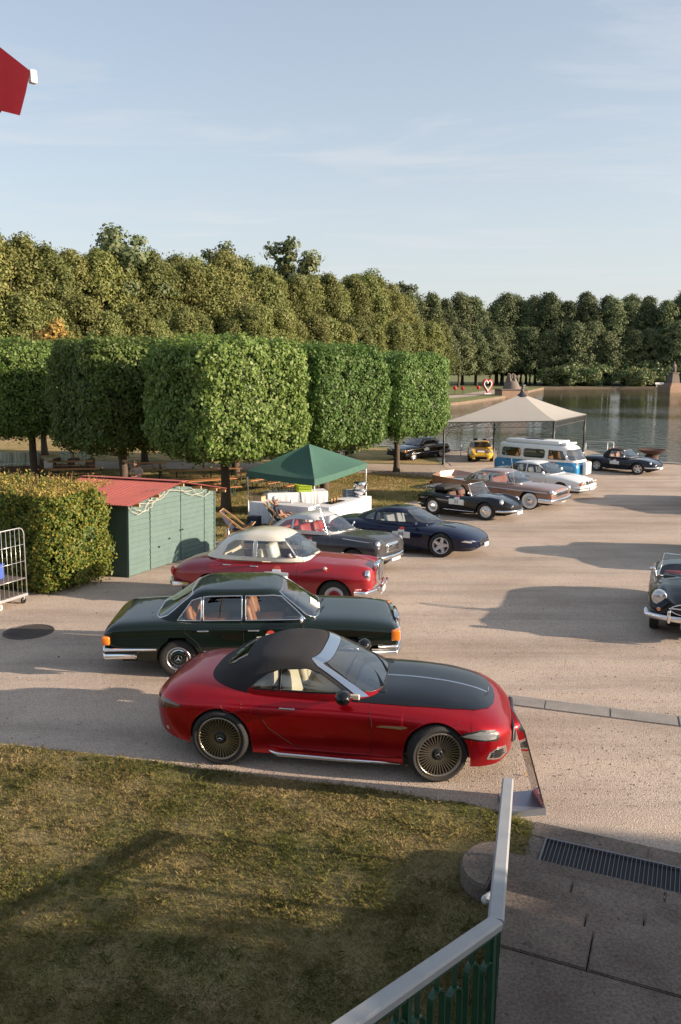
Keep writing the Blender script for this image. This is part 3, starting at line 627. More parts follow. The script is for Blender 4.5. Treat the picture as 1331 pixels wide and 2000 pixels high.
    def patch(s, poly, m, name, off=.005, sides=(-1, 1), thick=.012, parent=None):
        P, v, f = gridpoly(poly, .035); o = None
        for sg in sides:
            T = [(p.x, sg * (float(s.hy(p.x, p.y)) + off), p.y) for p in v]; B = [(p.x, sg * (float(s.hy(p.x, p.y)) - thick), p.y) for p in v]; n_ = len(T)
            W = [(i, (i + 1) % len(P), n_ + (i + 1) % len(P), n_ + i) for i in range(len(P))]
            o = addmesh(name, T + B, [tuple(x) for x in f] + W, m, parent or s.t)
        return o
    def toppatch(s, poly, m, name, off=.004):
        P, v, f = gridpoly(poly, .04)
        return addmesh(name, [(p.x, p.y, float(s.hz(p.x, p.y)) + off) for p in v], [tuple(x) for x in f], m, s.t, True)
    def box(s, name, c, d, m, parent=None, bev=.01, **kw): return MB().box(c, d, bev=bev, **kw).build(name, m, parent or s.t, False)
    def lamp(s, x, y, z, r, m=None, rim=None, depth=.06, name='headlight', tilt=0, both=True, yaw=0):
        for sg in ((-1, 1) if both else (1,)):
            o = bpy.data.objects.new(name, None); COL.objects.link(o); o.parent = s.t; o.location = (x, sg * y, z); o.rotation_euler = (0, R(-tilt), R(yaw) * sg); o.empty_display_size = .05
            MB().lathe([(r * 1.1, -depth), (r * 1.16, 0), (r * 1.08, .02), (r * .98, .012)], 20, axis='X').build('bezel', rim or M_chrome, o, True)
            MB().lathe([(r, .008), (r * .75, .022), (r * .4, .032), (.0005, .036)], 20, axis='X').build('lens', m or M_lens, o, True)
    def handle(s, x, z, l=.16, m=None):
        for sg in (-1, 1):
            y = sg * (float(s.hy(x, z)) + .018); MB().box((x, y, z), (l, .02, .022), bev=.008).box((x - l * .4, y - sg * .012, z), (.02, .03, .018)).box((x + l * .4, y - sg * .012, z), (.02, .03, .018)).build('door_handle', m or M_chrome, s.t, True)
    def mirror(s, x, z, m, sides=(-1, 1), sz=(.12, .2, .13), out=.14):
        for sg in sides:
            y = float(s.hy(x, min(z, .9, float(s.at(x)[2]) - .1))); o = MB().sphere((x, sg * (y + out * .6), z + .03), (sz[0] / 2, sz[1] / 2, sz[2] / 2), 14, 8).build('mirror', m, s.t, True); MB().bar((x, sg * (y - .04), z - .03), (x, sg * (y + out * .5), z + .01), .05, .025).build('mirror_arm', m, o)
    def badge(s, x, z, num, sides=(-1, 1), sz=1.0):
        """rally plate: a white panel with a round number field and a red cap"""
        w_ = .27 * sz
        for sg in sides:
            o = s.patch([(x - w_, z - .1 * sz), (x + w_, z - .1 * sz), (x + w_, z + .07 * sz), (x + .1 * sz, z + .08 * sz), (x + .09 * sz, z + .13 * sz), (x - .09 * sz, z + .13 * sz), (x - .1 * sz, z + .08 * sz), (x - w_, z + .07 * sz)], M_platew, 'rally_plate', .006, (sg,), .003)
            s.patch([(x - .085 * sz, z + .125 * sz), (x + .085 * sz, z + .125 * sz), (x + .06 * sz, z + .18 * sz), (x, z + .2 * sz), (x - .06 * sz, z + .18 * sz)], M_badgered, 'plate_cap', .006, (sg,), .003, o)
            if num:
                y = sg * (float(s.hy(x, z)) + .012); t = link('plate_number', text_mesh(num, .17 * sz, M_ink), o, (x, y, z - .005), (R(90), 0, 0 if sg < 0 else math.pi))
    def plate(s, x, z, end, txt='', w_=.52, h=.11):
        o = MB().box((x, 0, z), (.012, w_, h), bev=.004).build('licence_plate', M_platew, s.t); d = end * .0075
        MB().box((x + d, -end * w_ * .455, z), (.004, w_ * .08, h * .94)).build('plate_band', M_blue, o)
        if txt: link('plate_text', text_mesh(txt, h * .95, M_ink), o, (x + end * .0075, -end * w_ * .27, z), (R(90), 0, R(90) * end))
    def gap(s, pts, name='panel_gap'): s.strip(pts, .0045, M_seam, name, off=-.001, step=.05)
def star_mesh(r, m, hub=None):
    b = MB()
    for k in range(3):
        a = k * 2.0944 + math.pi / 2; b.add([(r * math.cos(a), -.006, r * math.sin(a)), (r * .16 * math.cos(a + 1.05), -.003, r * .16 * math.sin(a + 1.05)), (0, -.009, 0), (r * .16 * math.cos(a - 1.05), -.003, r * .16 * math.sin(a - 1.05))], [(0, 1, 2), (0, 2, 3)])
    b.tube([(r * 1.02 * math.cos(t), -.003, r * 1.02 * math.sin(t)) for t in np.linspace(0, 6.283, 25)[:-1]], r * .07, 5, closed=True)
    return b.mesh('star', m)
def wheel_parts(r, rr, w, style, capm=None, whitewall=False, rimm=None):
    h = w / 2; T = MB().lathe([(rr - .01, -h * .82), (rr + .012, -h * .96), ((rr + r) / 2, -h * 1.03), (r - .03, -h * .99), (r - .008, -h * .86), (r, -h * .6), (r, h * .6), (r - .008, h * .86), (r - .03, h * .99), (rr, h * .8)], 48, axis='Y')
    for k in range(56):      # tread blocks' cross grooves read as fine ribs
        a = k * 6.2832 / 56; c = math.cos(a); s_ = math.sin(a); T.box((c * r, 0, s_ * r), (.012, w * .78, .006), ry=-a + math.pi / 2)
    out = [('tyre', T.mesh('tyre', M_rubber, False))]
    if whitewall: out.append(('whitewall', MB().lathe([(rr + .005, -h * 1.0), (rr + .022, -h * 1.045), (rr + (r - rr) * .62, -h * 1.05), (rr + (r - rr) * .66, -h * 1.02)], 48, axis='Y').mesh('whitewall', M_white, True)))
    rm = rimm or M_alu
    lip = MB().lathe([(rr + .006, -h * .9), (rr + .006, -h * .98), (rr - .012, -h * .99), (rr - .02, -h * .9), (rr - .03, -h * .4), (rr - .05, h * .3)], 48, axis='Y').mesh('rim', rm, True); out.append(('rim', lip))
    if style == 'multi':
        out.append(('brake_disc', MB().lathe([(.06, -.01), (rr * .68, -.01), (rr * .68, .02)], 32, axis='Y').mesh('disc', mat('brake_iron', (.07, .065, .06), .5, .6))))
        out.append(('rim_back', MB().lathe([(.001, .03), (rr - .03, .03), (rr - .03, .06)], 32, axis='Y').mesh('back', M_blackpl)))
        b = MB(); gm = mat('light_spoke', (.42, .37, .30), .28, .9)
        for k in range(38):
            a = k * 6.2832 / 38; b.bar((.085 * math.cos(a), -h * .58, .085 * math.sin(a)), ((rr - .008) * math.cos(a), -h * .86, (rr - .008) * math.sin(a)), .0105, .03, up=(0, 1, 0))
        out.append(('spokes', b.mesh('spokes', gm)))
        out.append(('hub_cap', MB().lathe([(.09, -h * .5), (.09, -h * .66), (.075, -h * .74), (.0005, -h * .76)], 28, axis='Y').mesh('hub', M_blackpl, True)))
        sm = star_mesh(.042, M_chrome); sm.transform(Matrix.Translation((0, -h * .77, 0))); out.append(('star_emblem', sm))
    elif style == 'star5':
        out.append(('rim_back', MB().lathe([(.001, .0), (rr - .03, .02)], 32, axis='Y').mesh('back', M_blackpl))); b = MB()
        for k in range(5):
            a = k * 6.2832 / 5; c, s_ = math.cos(a), math.sin(a); t = (-s_, c)
            b.add([(.05 * c + t[0] * .05, -h * .7, .05 * s_ + t[1] * .05), (rr * .97 * c + t[0] * .035, -h * .9, rr * .97 * s_ + t[1] * .035), (rr * .97 * c - t[0] * .035, -h * .9, rr * .97 * s_ - t[1] * .035), (.05 * c - t[0] * .05, -h * .7, .05 * s_ - t[1] * .05), (.05 * c + t[0] * .06, 0, .05 * s_ + t[1] * .06), (rr * .97 * c + t[0] * .05, 0, rr * .97 * s_ + t[1] * .05), (rr * .97 * c - t[0] * .05, 0, rr * .97 * s_ - t[1] * .05), (.05 * c - t[0] * .06, 0, .05 * s_ - t[1] * .06)], [(0, 1, 2, 3), (0, 4, 5, 1), (3, 2, 6, 7)])
        b.lathe([(.075, 0), (.075, -h * .72), (.0005, -h * .74)], 20, axis='Y'); out.append(('spokes', b.mesh('spokes', rm)))
    else:
        dm = capm or M_chrome
        out.append(('rim_disc', MB().lathe([(rr - .02, -h * .55), (rr * .82, -h * .42), (rr * .72, -h * .5), (rr * .66, -h * .55)], 36, axis='Y').mesh('disc', M_chrome if style == 'hub' else rm, True)))
        out.append(('hub_cap', MB().lathe([(rr * .68, -h * .5), (rr * .62, -h * .78), (rr * .45, -h * .86), (rr * .2, -h * .92), (.0005, -h * .94)], 36, axis='Y').mesh('hub', dm, True)))
        if style == 'hub':
            b = MB()
            for k in range(20):
                a = k * 6.2832 / 20; b.box((rr * .84 * math.cos(a), -h * .5, rr * .84 * math.sin(a)), (.045, .02, .018), ry=-a + math.pi / 2)
            out.append(('vent_slots', b.mesh('slots', M_blackpl))); sm = star_mesh(rr * .3, M_chrome); sm.transform(Matrix.Translation((0, -h * .95, 0))); out.append(('star_emblem', sm))
    return out
def rect(x0, x1, z0, z1, c=.03): return [(x0 + c, z0), (x1 - c, z0), (x1, z0 + c), (x1, z1 - c), (x1 - c, z1), (x0 + c, z1), (x0, z1 - c), (x0, z0 + c)]
# ---- the red roadster in front
P_red = paint('metallic_red', (.42, .002, .010), .72, .28, .5); P_blk = paint('gloss_black', (.005, .005, .006), .0, .25, .7)
m_top = mat('soft_top_cloth', (.022, .02, .021), .9, vary=.25, vscale=3, bump=.35, bscale=70)
def red_roadster():
    c = Car('metallic red roadster with black hood panel and black soft top', 'roadster', (-.17 + .14, 9.44 + .86), -9.3,
        [(-2.32, .42, .64, .85, .82, 3.0), (-2.12, .30, .64, .93, .89, 3.2), (-1.7, .24, .64, .99, .945, 3.1), (-1.35, .2, .65, 1.0, .96, 3.1), (-.7, .17, .60, .975, .935, 3.5), (.2, .17, .58, .955, .92, 3.9), (.9, .17, .60, .955, .935, 3.5), (1.35, .19, .63, .93, .95, 3.0), (1.75, .2, .60, .865, .93, 2.9), (2.05, .2, .54, .765, .88, 2.9), (2.27, .24, .47, .64, .78, 3.0)],
        2.70, .362, .405, kb=.93, front_round=(.55, .42), rear_round=(.6, .5), track=.835, res=130, nq=34)
    hood = [(.30, -.78), (1.0, -.785), (1.5, -.73), (1.8, -.63), (1.96, -.46), (2.03, -.24), (2.05, 0), (2.03, .24), (1.96, .46), (1.8, .63), (1.5, .73), (1.0, .785), (.30, .78)]
    cut = [(-1.15, -.6), (-.5, -.7), (.22, -.72), (.44, -.5), (.44, .5), (.22, .72), (-.5, .7), (-1.15, .6)]
    c.hull(P_red, (), cut)
    c.toppatch(hood, P_blk, 'hood', .006)
    fr = lambda x, y, z: (x > .47 - (z - .95) * 1.75 - np.abs(y) * .0) & (x > -.02) & (z > .9)
    c.cabin([(.86, .80, -1.74, .80), (.95, .68, -1.68, .785), (1.08, .43, -1.49, .745), (1.2, .17, -1.28, .69), (1.28, -.03, -1.06, .645), (1.325, -.15, -.9, .605), (1.345, -.23, -.78, .56)], 4.0, 3.2, .02, m_top, 'soft_top',
        sides=[[(-.99, .985), (-.63, .985), (-.63, 1.215), (-.77, 1.17), (-.91, 1.07)], [(-.605, .985), (.26, .985), (.14, 1.05), (-.12, 1.20), (-.28, 1.245), (-.605, 1.22)]], screen=(.86, .97, 1.275), rear=(.62, 1.13, 1.25), regions=[('door_top', lambda x, y, z: (z < .975) & (x > -1.03) & (y < -.5), P_red), ('door_top', lambda x, y, z: (z < .975) & (x > -1.03) & (y > .5), P_red)], trim=M_blackpl, trimr=.008, nz=46, na=260)
    I = []; Oo = []; W0 = lambda z: float(c.prm(z)[2]) * .86
    for z in np.linspace(.93, 1.26, 12): y = -W0(z); x = c.cx(y, z, 1); I.append((x, y, z)); xo = x - .13 + .05 * (z - .93) / .33; Oo.append((xo, -c.cy(xo, z), z))
    for u in np.linspace(-1, 1, 21): y = W0(1.275) * u * .985; x = c.cx(y, 1.275, 1); I.append((x, y, 1.275)); xo = x - .15; Oo.append((xo, y * .99, c.cz(xo, y * .99)))
    for z in np.linspace(1.26, .93, 12): y = W0(z); x = c.cx(y, z, 1); I.append((x, y, z)); xo = x - .13 + .05 * (z - .93) / .33; Oo.append((xo, c.cy(xo, z), z))
    Mi = [tuple((a + b) / 2 for a, b in zip(p_, q_)) for p_, q_ in zip(I, Oo)]; Mi = [(x, y * 1.004, max(z, c.cz(x, y) if abs(y) < .62 and z > 1.2 else z)) for x, y, z in Mi]; N3 = len(I)
    lift = lambda P_: [(x + .004, y * 1.008, z + .007) for x, y, z in P_]
    addmesh('windshield_frame', lift(I) + lift(Mi) + lift(Oo), [(k * N3 + i, k * N3 + i + 1, (k + 1) * N3 + i + 1, (k + 1) * N3 + i) for k in range(2) for i in range(N3 - 1)], M_silver, c.t, True)
    c.interior([(-.24, -.36, .5), (-.24, .36, .5)], M_cream, .46, -1.2, .46, .68, mfloor=M_cream, back=.56, dz=.93)
    for sg in (-1, 1): MB().box((-.16, sg * .73, .72), (1.1, .04, .5), bev=.015).build('door_card', M_cream, c.t)
    MB().box((-.98, 0, .86), (.26, 1.2, .26), bev=.05).build('rear_bench', M_cream, c.t, True)
    c.wheel_set(wheel_parts(.362, .275, .27, 'multi', rimm=mat('rim_lip', (.35, .31, .26), .3, .9)), 17)
    for sg in (-1, 1):
        MB().tube([(c.wb / 2 + .4 * math.sin(t), sg * (float(c.hy(c.wb / 2 + .4 * math.sin(t), .362 + .4 * math.cos(t))) - .01), .362 + .4 * math.cos(t)) for t in np.linspace(-1.65, 1.65, 26)], .012, 6).build('wheel_arch', P_red, c.t, True)
        MB().tube([(-c.wb / 2 + .4 * math.sin(t), sg * (float(c.hy(-c.wb / 2 + .4 * math.sin(t), .362 + .4 * math.cos(t))) - .01), .362 + .4 * math.cos(t)) for t in np.linspace(-1.65, 1.65, 26)], .012, 6).build('wheel_arch', P_red, c.t, True)
    c.patch([(1.60, .60), (1.9, .55), (2.08, .53), (2.11, .58), (2.04, .66), (1.88, .69), (1.68, .655)], M_blackpl, 'headlight_housing', .003); c.patch([(1.65, .612), (1.93, .565), (2.06, .56), (2.06, .60), (2.0, .645), (1.87, .67), (1.72, .642)], M_lens, 'headlight', .008)
    c.patch([(1.95, .30), (2.12, .26), (2.2, .30), (2.18, .42), (2.08, .44), (1.98, .38)], M_chrome, 'air_intake_surround', .004); c.patch([(1.99, .315), (2.11, .285), (2.17, .315), (2.15, .40), (2.07, .415), (2.01, .37)], M_blackpl, 'air_intake', .010)
    for z in (.325, .36, .39): c.strip([(2.02, z), (2.16, z - .012)], .005, M_chrome, 'intake_slat', off=.012)
    MB().box((2.27, 0, .47), (.06, .95, .22), bev=.03).build('grille', M_blackpl, c.t, True)
    for k in range(-7, 8): MB().box((2.30, k * .058, .47), (.02, .012, .2)).build('grille_bar', M_chrome, c.t)
    MB().lathe([(.085, 0), (.085, .02), (.0005, .025)], 20, (2.29, 0, .47), 'X').build('grille_badge', M_chrome, c.t, True)
    c.patch([(-2.27, .78), (-2.03, .79), (-1.80, .75), (-1.98, .705), (-2.2, .64), (-2.29, .66)], mat('dark_red_lens', (.07, .004, .005), .1, coat=1), 'tail_light', .008)
    c.patch([(.62, .655), (.68, .675), (.96, .685), (1.0, .672), (.93, .65)], M_alu, 'fender_vent', .008)
    c.handle(-.49, .80, .2, M_alu); c.mirror(.22, .98, P_blk, sz=(.2, .24, .17), out=.2)
    c.gap([(.5, .93), (.56, .7), (.56, .32), (.5, .24)]); c.gap([(-.78, .93), (-.86, .75), (-.74, .55), (-.42, .32), (-.2, .25)]); c.gap([(-.2, .25), (.5, .24)]); c.gap([(1.62, .78), (1.52, .70)])
    tt = [(-1.2 + .13 * math.cos(t), .80 + .085 * math.sin(t)) for t in np.linspace(0, 6.283, 20)]; c.strip(tt, .003, paint('red_gap', (.12, .003, .006)), 'fuel_flap', off=0)
    for sg in (-1, 1):
        MB().tube([(x, sg * (float(c.hy(x, .22)) + .05), z) for x, z in ((-.72, .245), (-.6, .20), (.2, .185), (.92, .20))], [.012, .03, .026, .012], 8).build('running_board', M_chrome, c.t, True)
    MB().tube([(x, 0, float(c.hz(x, 0.)) + .006) for x in np.linspace(.62, 1.95, 18)], .008, 6).build('hood_strip', M_chrome, c.t)
    st = link('hood_star', star_mesh(.04, M_chrome), c.t, (1.96, 0, float(c.hz(1.96, 0.)) + .05), (0, 0, R(90)))
    for y0, y1 in ((.1, .52), (-.42, .06)): MB().tube([(.65, y0, .985), (.55, (y0 + y1) / 2, 1.02), (.41, y1, 1.065)], .012, 5).build('wiper', M_blackpl, c.t)
    MB().box((.62, 0, .945), (.16, 1.1, .02), bev=.008).build('cowl_vent', M_blackpl, c.t)
    c.bumper(-1, .4, .07, .05, M_chrome, .2, .0, .8, .25, 'rear_trim')
    return c
red_roadster()
def dark_sedan():
    P = paint('deep_green_black', (.004, .010, .007), .0, .25, .75); lower = P
    c = Car('very dark green four door sedan with chrome trim and orange corner lights', 'sedan', (-1.26, 13.35), 2.0,
        [(-2.68, .42, .66, .86, .86, 5.5), (-2.4, .33, .66, .94, .91, 6), (-1.43, .26, .66, .98, .93, 6), (-.3, .22, .64, .97, .935, 6), (.8, .22, .64, .965, .935, 5.6), (1.43, .26, .66, .945, .925, 5.2), (2.0, .32, .64, .895, .91, 5.2), (2.27, .38, .62, .84, .89, 5.5)],
        2.865, .325, .36, scale=.955, kb=.9, front_round=(.12, .93), rear_round=(.2, .86), track=.78, res=90, nq=30)
    cut = [(-1.55, -.6), (-1.1, -.76), (.6, -.76), (.8, -.6), (.8, .6), (.6, .76), (-1.1, .76), (-1.55, .6)]
    c.hull(P, (), cut)
    c.cabin([(.88, 1.06, -1.98, .83), (.96, .95, -1.86, .815), (1.12, .72, -1.62, .765), (1.28, .47, -1.38, .715), (1.38, .31, -1.22, .675), (1.42, .22, -1.13, .635), (1.44, .14, -1.05, .58)], 6, 5, .026, P,
        sides=[[(-1.44, .97), (-1.04, .97), (-1.04, 1.335), (-1.2, 1.28)], [(-1.01, .97), (-.36, .97), (-.36, 1.36), (-.9, 1.355), (-1.01, 1.34)], [(-.30, .97), (.70, .97), (.55, 1.11), (.30, 1.33), (.16, 1.36), (-.30, 1.36)]], screen=(.88, .97, 1.385), rear=(.84, .975, 1.37), trim=M_chrome, trimr=.011, nz=40, na=230)
    c.interior([(.05, -.37, .55), (.05, .37, .55), (-.95, 0, 1.3)], M_tan, .46, -1.5, .78, .7, mfloor=M_tan, back=.58, dz=.93)
    MB().box((-1.6, 0, .95), (.4, 1.2, .04)).build('parcel_shelf', M_tan, c.t)
    c.wheel_set(wheel_parts(.325, .20, .2, 'hub', P), 4)
    for z, h in ((.41, .085), (.52, .05)):
        c.bumper(1, z, h, .07, M_chrome, .42 if z < .5 else .3, .085, .93, .13); c.bumper(-1, z, h, .07, M_chrome, .5 if z < .5 else .85, .075, .93, .13)
    c.bumper(1, .465, .06, .05, M_blackpl, .4, .075, .925, .13, 'bumper_rubber'); c.bumper(-1, .465, .06, .05, M_blackpl, .5, .065, .925, .13, 'bumper_rubber')
    c.strip([(-1.0, .47), (1.0, .47)], .013, M_chrome)
    for s_ in (-1, 1):
        MB().box((2.22, s_ * .83, .70), (.16, .16, .19), bev=.03).build('turn_signal', M_amber, c.t, True); MB().box((-2.62, s_ * .82, .66), (.14, .2, .15), bev=.03).build('turn_signal', M_amber, c.t, True)
        MB().box((2.28, s_ * .56, .70), (.06, .38, .2), bev=.02).build('headlight', M_lens, c.t, True); MB().box((-2.67, s_ * .52, .66), (.06, .42, .15), bev=.02).build('tail_light', M_redpl, c.t, True)
    MB().box((2.30, 0, .72), (.08, .66, .28), bev=.02).build('grille', M_chrome, c.t, True)
    for k in range(5): MB().box((2.345, 0, .62 + k * .05), (.01, .58, .02)).build('grille_bar', M_blackpl, c.t)
    link('hood_star', star_mesh(.05, M_chrome), c.t, (2.24, 0, .92), (0, 0, R(90)))
    c.handle(-1.0, .83, .19); c.handle(-.16, .83, .19); c.mirror(.64, 1.0, M_chrome, (-1,), (.08, .2, .13), .12)
    for x in (-.33, .78): c.gap([(x, .95), (x + (.02 if x > 0 else 0), .5), (x, .3)])
    c.gap([(-1.3, .93), (-1.3, .8), (-1.1, .62), (-1.02, .45)]); c.badge(.12, .66, '', sz=.85)
    MB().box((.86, -.05, 1.03), (.03, .34, .2), ry=R(-55)).build('paper_sheet', M_platew, c.t)
    for y0, y1 in ((.5, .05), (.0, -.45)): MB().tube([(1.03, y0, .96), (.90, y1, 1.02)], .009, 5).build('wiper', M_blackpl, c.t)
    MB().tube([(-1.9, -.5, .98), (-1.9, -.5, 1.06)], .008, 5).build('antenna', M_chrome, c.t)
    return c
dark_sedan()
def cream_top_sedan():
    P = paint('deep_red', (.25, .005, .012), .0, .34, .6); W = paint('cream_white', (.66, .61, .50), 0, .35)
    c = Car('round bodied red sedan with cream white roof and chrome grille', 'sedan', (-1.42 + .17, 16.35 + .82), -13,
        [(-2.38, .42, .58, .70, .66, 2.4), (-2.1, .34, .62, .86, .76, 2.5), (-1.6, .28, .64, .96, .83, 2.6), (-1.3, .24, .66, 1.0, .865, 2.7), (-.4, .22, .66, 1.02, .865, 2.9), (.6, .22, .66, 1.03, .865, 2.8), (1.2, .26, .68, 1.0, .86, 2.5), (1.6, .3, .68, .96, .84, 2.4), (1.95, .36, .66, .88, .78, 2.6), (2.08, .4, .64, .82, .74, 3)],
        2.65, .325, .37, kb=.9, front_round=(.16, .82), rear_round=(.5, .5), track=.715, bump=[(-2.3, 0), (0, 0), (1.0, .02), (1.6, .07), (2.0, .11), (2.1, .11)], nq=30)
    cut = [(-1.2, -.5), (-.8, -.68), (.4, -.68), (.62, -.5), (.62, .5), (.4, .68), (-.8, .68), (-1.2, .5)]
    c.hull(P, (), cut)
    c.cabin([(.98, .80, -1.62, .735), (1.06, .72, -1.54, .725), (1.2, .56, -1.40, .70), (1.36, .36, -1.2, .65), (1.46, .2, -1.0, .585), (1.51, .06, -.82, .52), (1.535, -.05, -.7, .45)], 4.2, 3.0, .035, W,
        sides=[[(-1.12, 1.06), (-.42, 1.06), (-.42, 1.39), (-.86, 1.39), (-1.0, 1.30)], [(-.34, 1.06), (.50, 1.06), (.36, 1.24), (.22, 1.385), (-.34, 1.39)]], screen=(.86, 1.06, 1.43), rear=(.7, 1.12, 1.40), trim=M_chrome, trimr=.008, nz=38, na=220)
    c.interior([(.0, 0, 1.2), (-.85, 0, 1.15)], M_cream, .52, -1.15, .6, .64, mfloor=M_brownseat, back=.56, dz=1.0)
    MB().box((-.12, -.3, 1.12), (.16, .42, .34), ry=R(-16), bev=.07).build('white_cushion', M_white, c.t, True)
    c.wheel_set(wheel_parts(.325, .19, .17, 'cap', P), 3)
    c.bumper(1, .42, .1, .06, M_chrome, .22, .1, .84, .2); c.bumper(-1, .42, .1, .06, M_chrome, .35, .08, .82, .28)
    for s_ in (-.35, .35): MB().box((2.23, s_, .46), (.06, .05, .2), bev=.02).build('overrider', M_chrome, c.t, True)
    c.lamp(2.02, .63, .76, .10, tilt=5)
    g_ = MB().box((2.10, 0, .76), (.12, .56, .42), bev=.05).build('grille_surround', M_chrome, c.t, True)
    for k in range(-5, 6): MB().box((2.165, k * .045, .75), (.012, .02, .36)).build('grille_bar', M_alu, g_)
    link('hood_star', star_mesh(.05, M_chrome), c.t, (2.08, 0, 1.03), (0, 0, R(90)))
    c.lamp(1.15, .80, .9, .035, M_amber, name='turn_signal', depth=.03)
    for s_ in (-1, 1): MB().sphere((-2.28, s_ * .6, .66), (.05, .06, .1), 10, 8).build('tail_light', M_redpl, c.t, True)
    c.handle(-.38, .88, .17); c.handle(-.98, .88, .17); c.mirror(.42, 1.12, M_chrome, (-1,), (.05, .12, .1), .12)
    for x in (-.38, .56): c.gap([(x, 1.0), (x, .6), (x, .3)])
    c.gap([(-1.2, .98), (-1.25, .75), (-1.05, .5)]); c.badge(.12, .72, '', sz=.95); c.plate(2.2, .35, 1)
    MB().tube([(.6, -.76, 1.02), (.35, -.8, 1.75)], .003, 5).build('antenna', M_chrome, c.t)
    for y0, y1 in ((.3, -.1), (-.1, -.45)): MB().tube([(.80, y0, 1.055), (.70, y1, 1.11)], .009, 5).build('wiper', M_blackpl, c.t)
cream_top_sedan()
def grey_coupe():
    P = paint('graphite_grey', (.05, .05, .054), .2, .3, .7); W = paint('light_grey_roof', (.52, .52, .50), 0, .35)
    c = Car('graphite grey old coupe with pale grey roof and chrome front', 'coupe', (-.42, 21.1), -30,
        [(-2.3, .42, .6, .74, .66, 2.6), (-2.0, .34, .62, .86, .78, 2.8), (-1.3, .26, .64, .95, .84, 2.8), (-.3, .22, .64, .95, .85, 3), (.7, .22, .64, .96, .85, 2.9), (1.3, .26, .66, .94, .84, 2.6), (1.7, .3, .66, .90, .81, 2.6), (1.98, .36, .62, .82, .75, 3)],
        2.6, .315, .36, front_round=(.14, .86), rear_round=(.4, .55), track=.70, bump=[(-2.3, .02), (0, 0), (1.0, .02), (1.6, .05), (2.0, .07)])
    cut = [(-1.2, -.5), (-.8, -.66), (.4, -.66), (.6, -.5), (.6, .5), (.4, .66), (-.8, .66), (-1.2, .5)]
    c.hull(P, (), cut)
    c.cabin([(.90, .80, -1.60, .72), (.97, .72, -1.50, .71), (1.1, .50, -1.28, .675), (1.24, .27, -1.0, .61), (1.33, .10, -.78, .54), (1.37, -.02, -.62, .48)], 4, 3.0, .04, W,
        sides=[[(-1.1, .98), (-.58, .98), (-.58, 1.25), (-.82, 1.2)], [(-.54, .98), (.50, .98), (.34, 1.13), (.2, 1.25), (-.54, 1.26)]], screen=(.86, .98, 1.31), rear=(.7, 1.02, 1.28), trim=M_chrome, trimr=.006, nz=30, na=180)
    c.interior([(-.1, -.32, .5), (-.1, .32, .5), (-.85, 0, 1.0)], M_redseat, .48, -1.15, .58, .62, mfloor=M_redseat, back=.5, dz=.92, heads=False)
    c.wheel_set(wheel_parts(.315, .185, .17, 'cap', M_chrome), 4); c.bumper(1, .42, .1, .06, M_chrome, .3, .1, .83, .18); c.bumper(-1, .42, .1, .06, M_chrome, .35, .08, .8, .24)
    c.lamp(1.93, .60, .74, .095, tilt=4); g_ = MB().box((1.99, 0, .64), (.1, .66, .24), bev=.06).build('grille_surround', M_chrome, c.t, True)
    for z in (.58, .62, .66, .70): MB().box((2.045, 0, z), (.02, .56, .018)).build('grille_bar', M_blackpl, g_)
    c.strip([(.95, .86), (1.85, .80)], .012, M_chrome, 'fender_trim'); c.handle(-.4, .84); c.gap([(.55, .93), (.55, .35)]); c.gap([(-.62, .93), (-.66, .5)]); c.strip([(-.9, .3), (.9, .3)], .012, M_chrome)
    MB().tube([(.55, -.76, .95), (.35, -.8, 1.6)], .003, 5).build('antenna', M_chrome, c.t); c.mirror(.45, 1.02, M_chrome, (-1, 1), (.05, .11, .09), .1); c.plate(2.09, .36, 1)
    for y0, y1 in ((.4, 0), (0, -.4)): MB().tube([(.80, y0, .965), (.69, y1, 1.02)], .009, 5).build('wiper', M_blackpl, c.t)
    c.badge(.05, .68, '', sz=.8); MB().sphere((-1.9, -.62, .74), (.06, .05, .08), 10, 6).sphere((-1.9, .62, .74), (.06, .05, .08), 10, 6).build('tail_light', M_redpl, c.t, True)
grey_coupe()
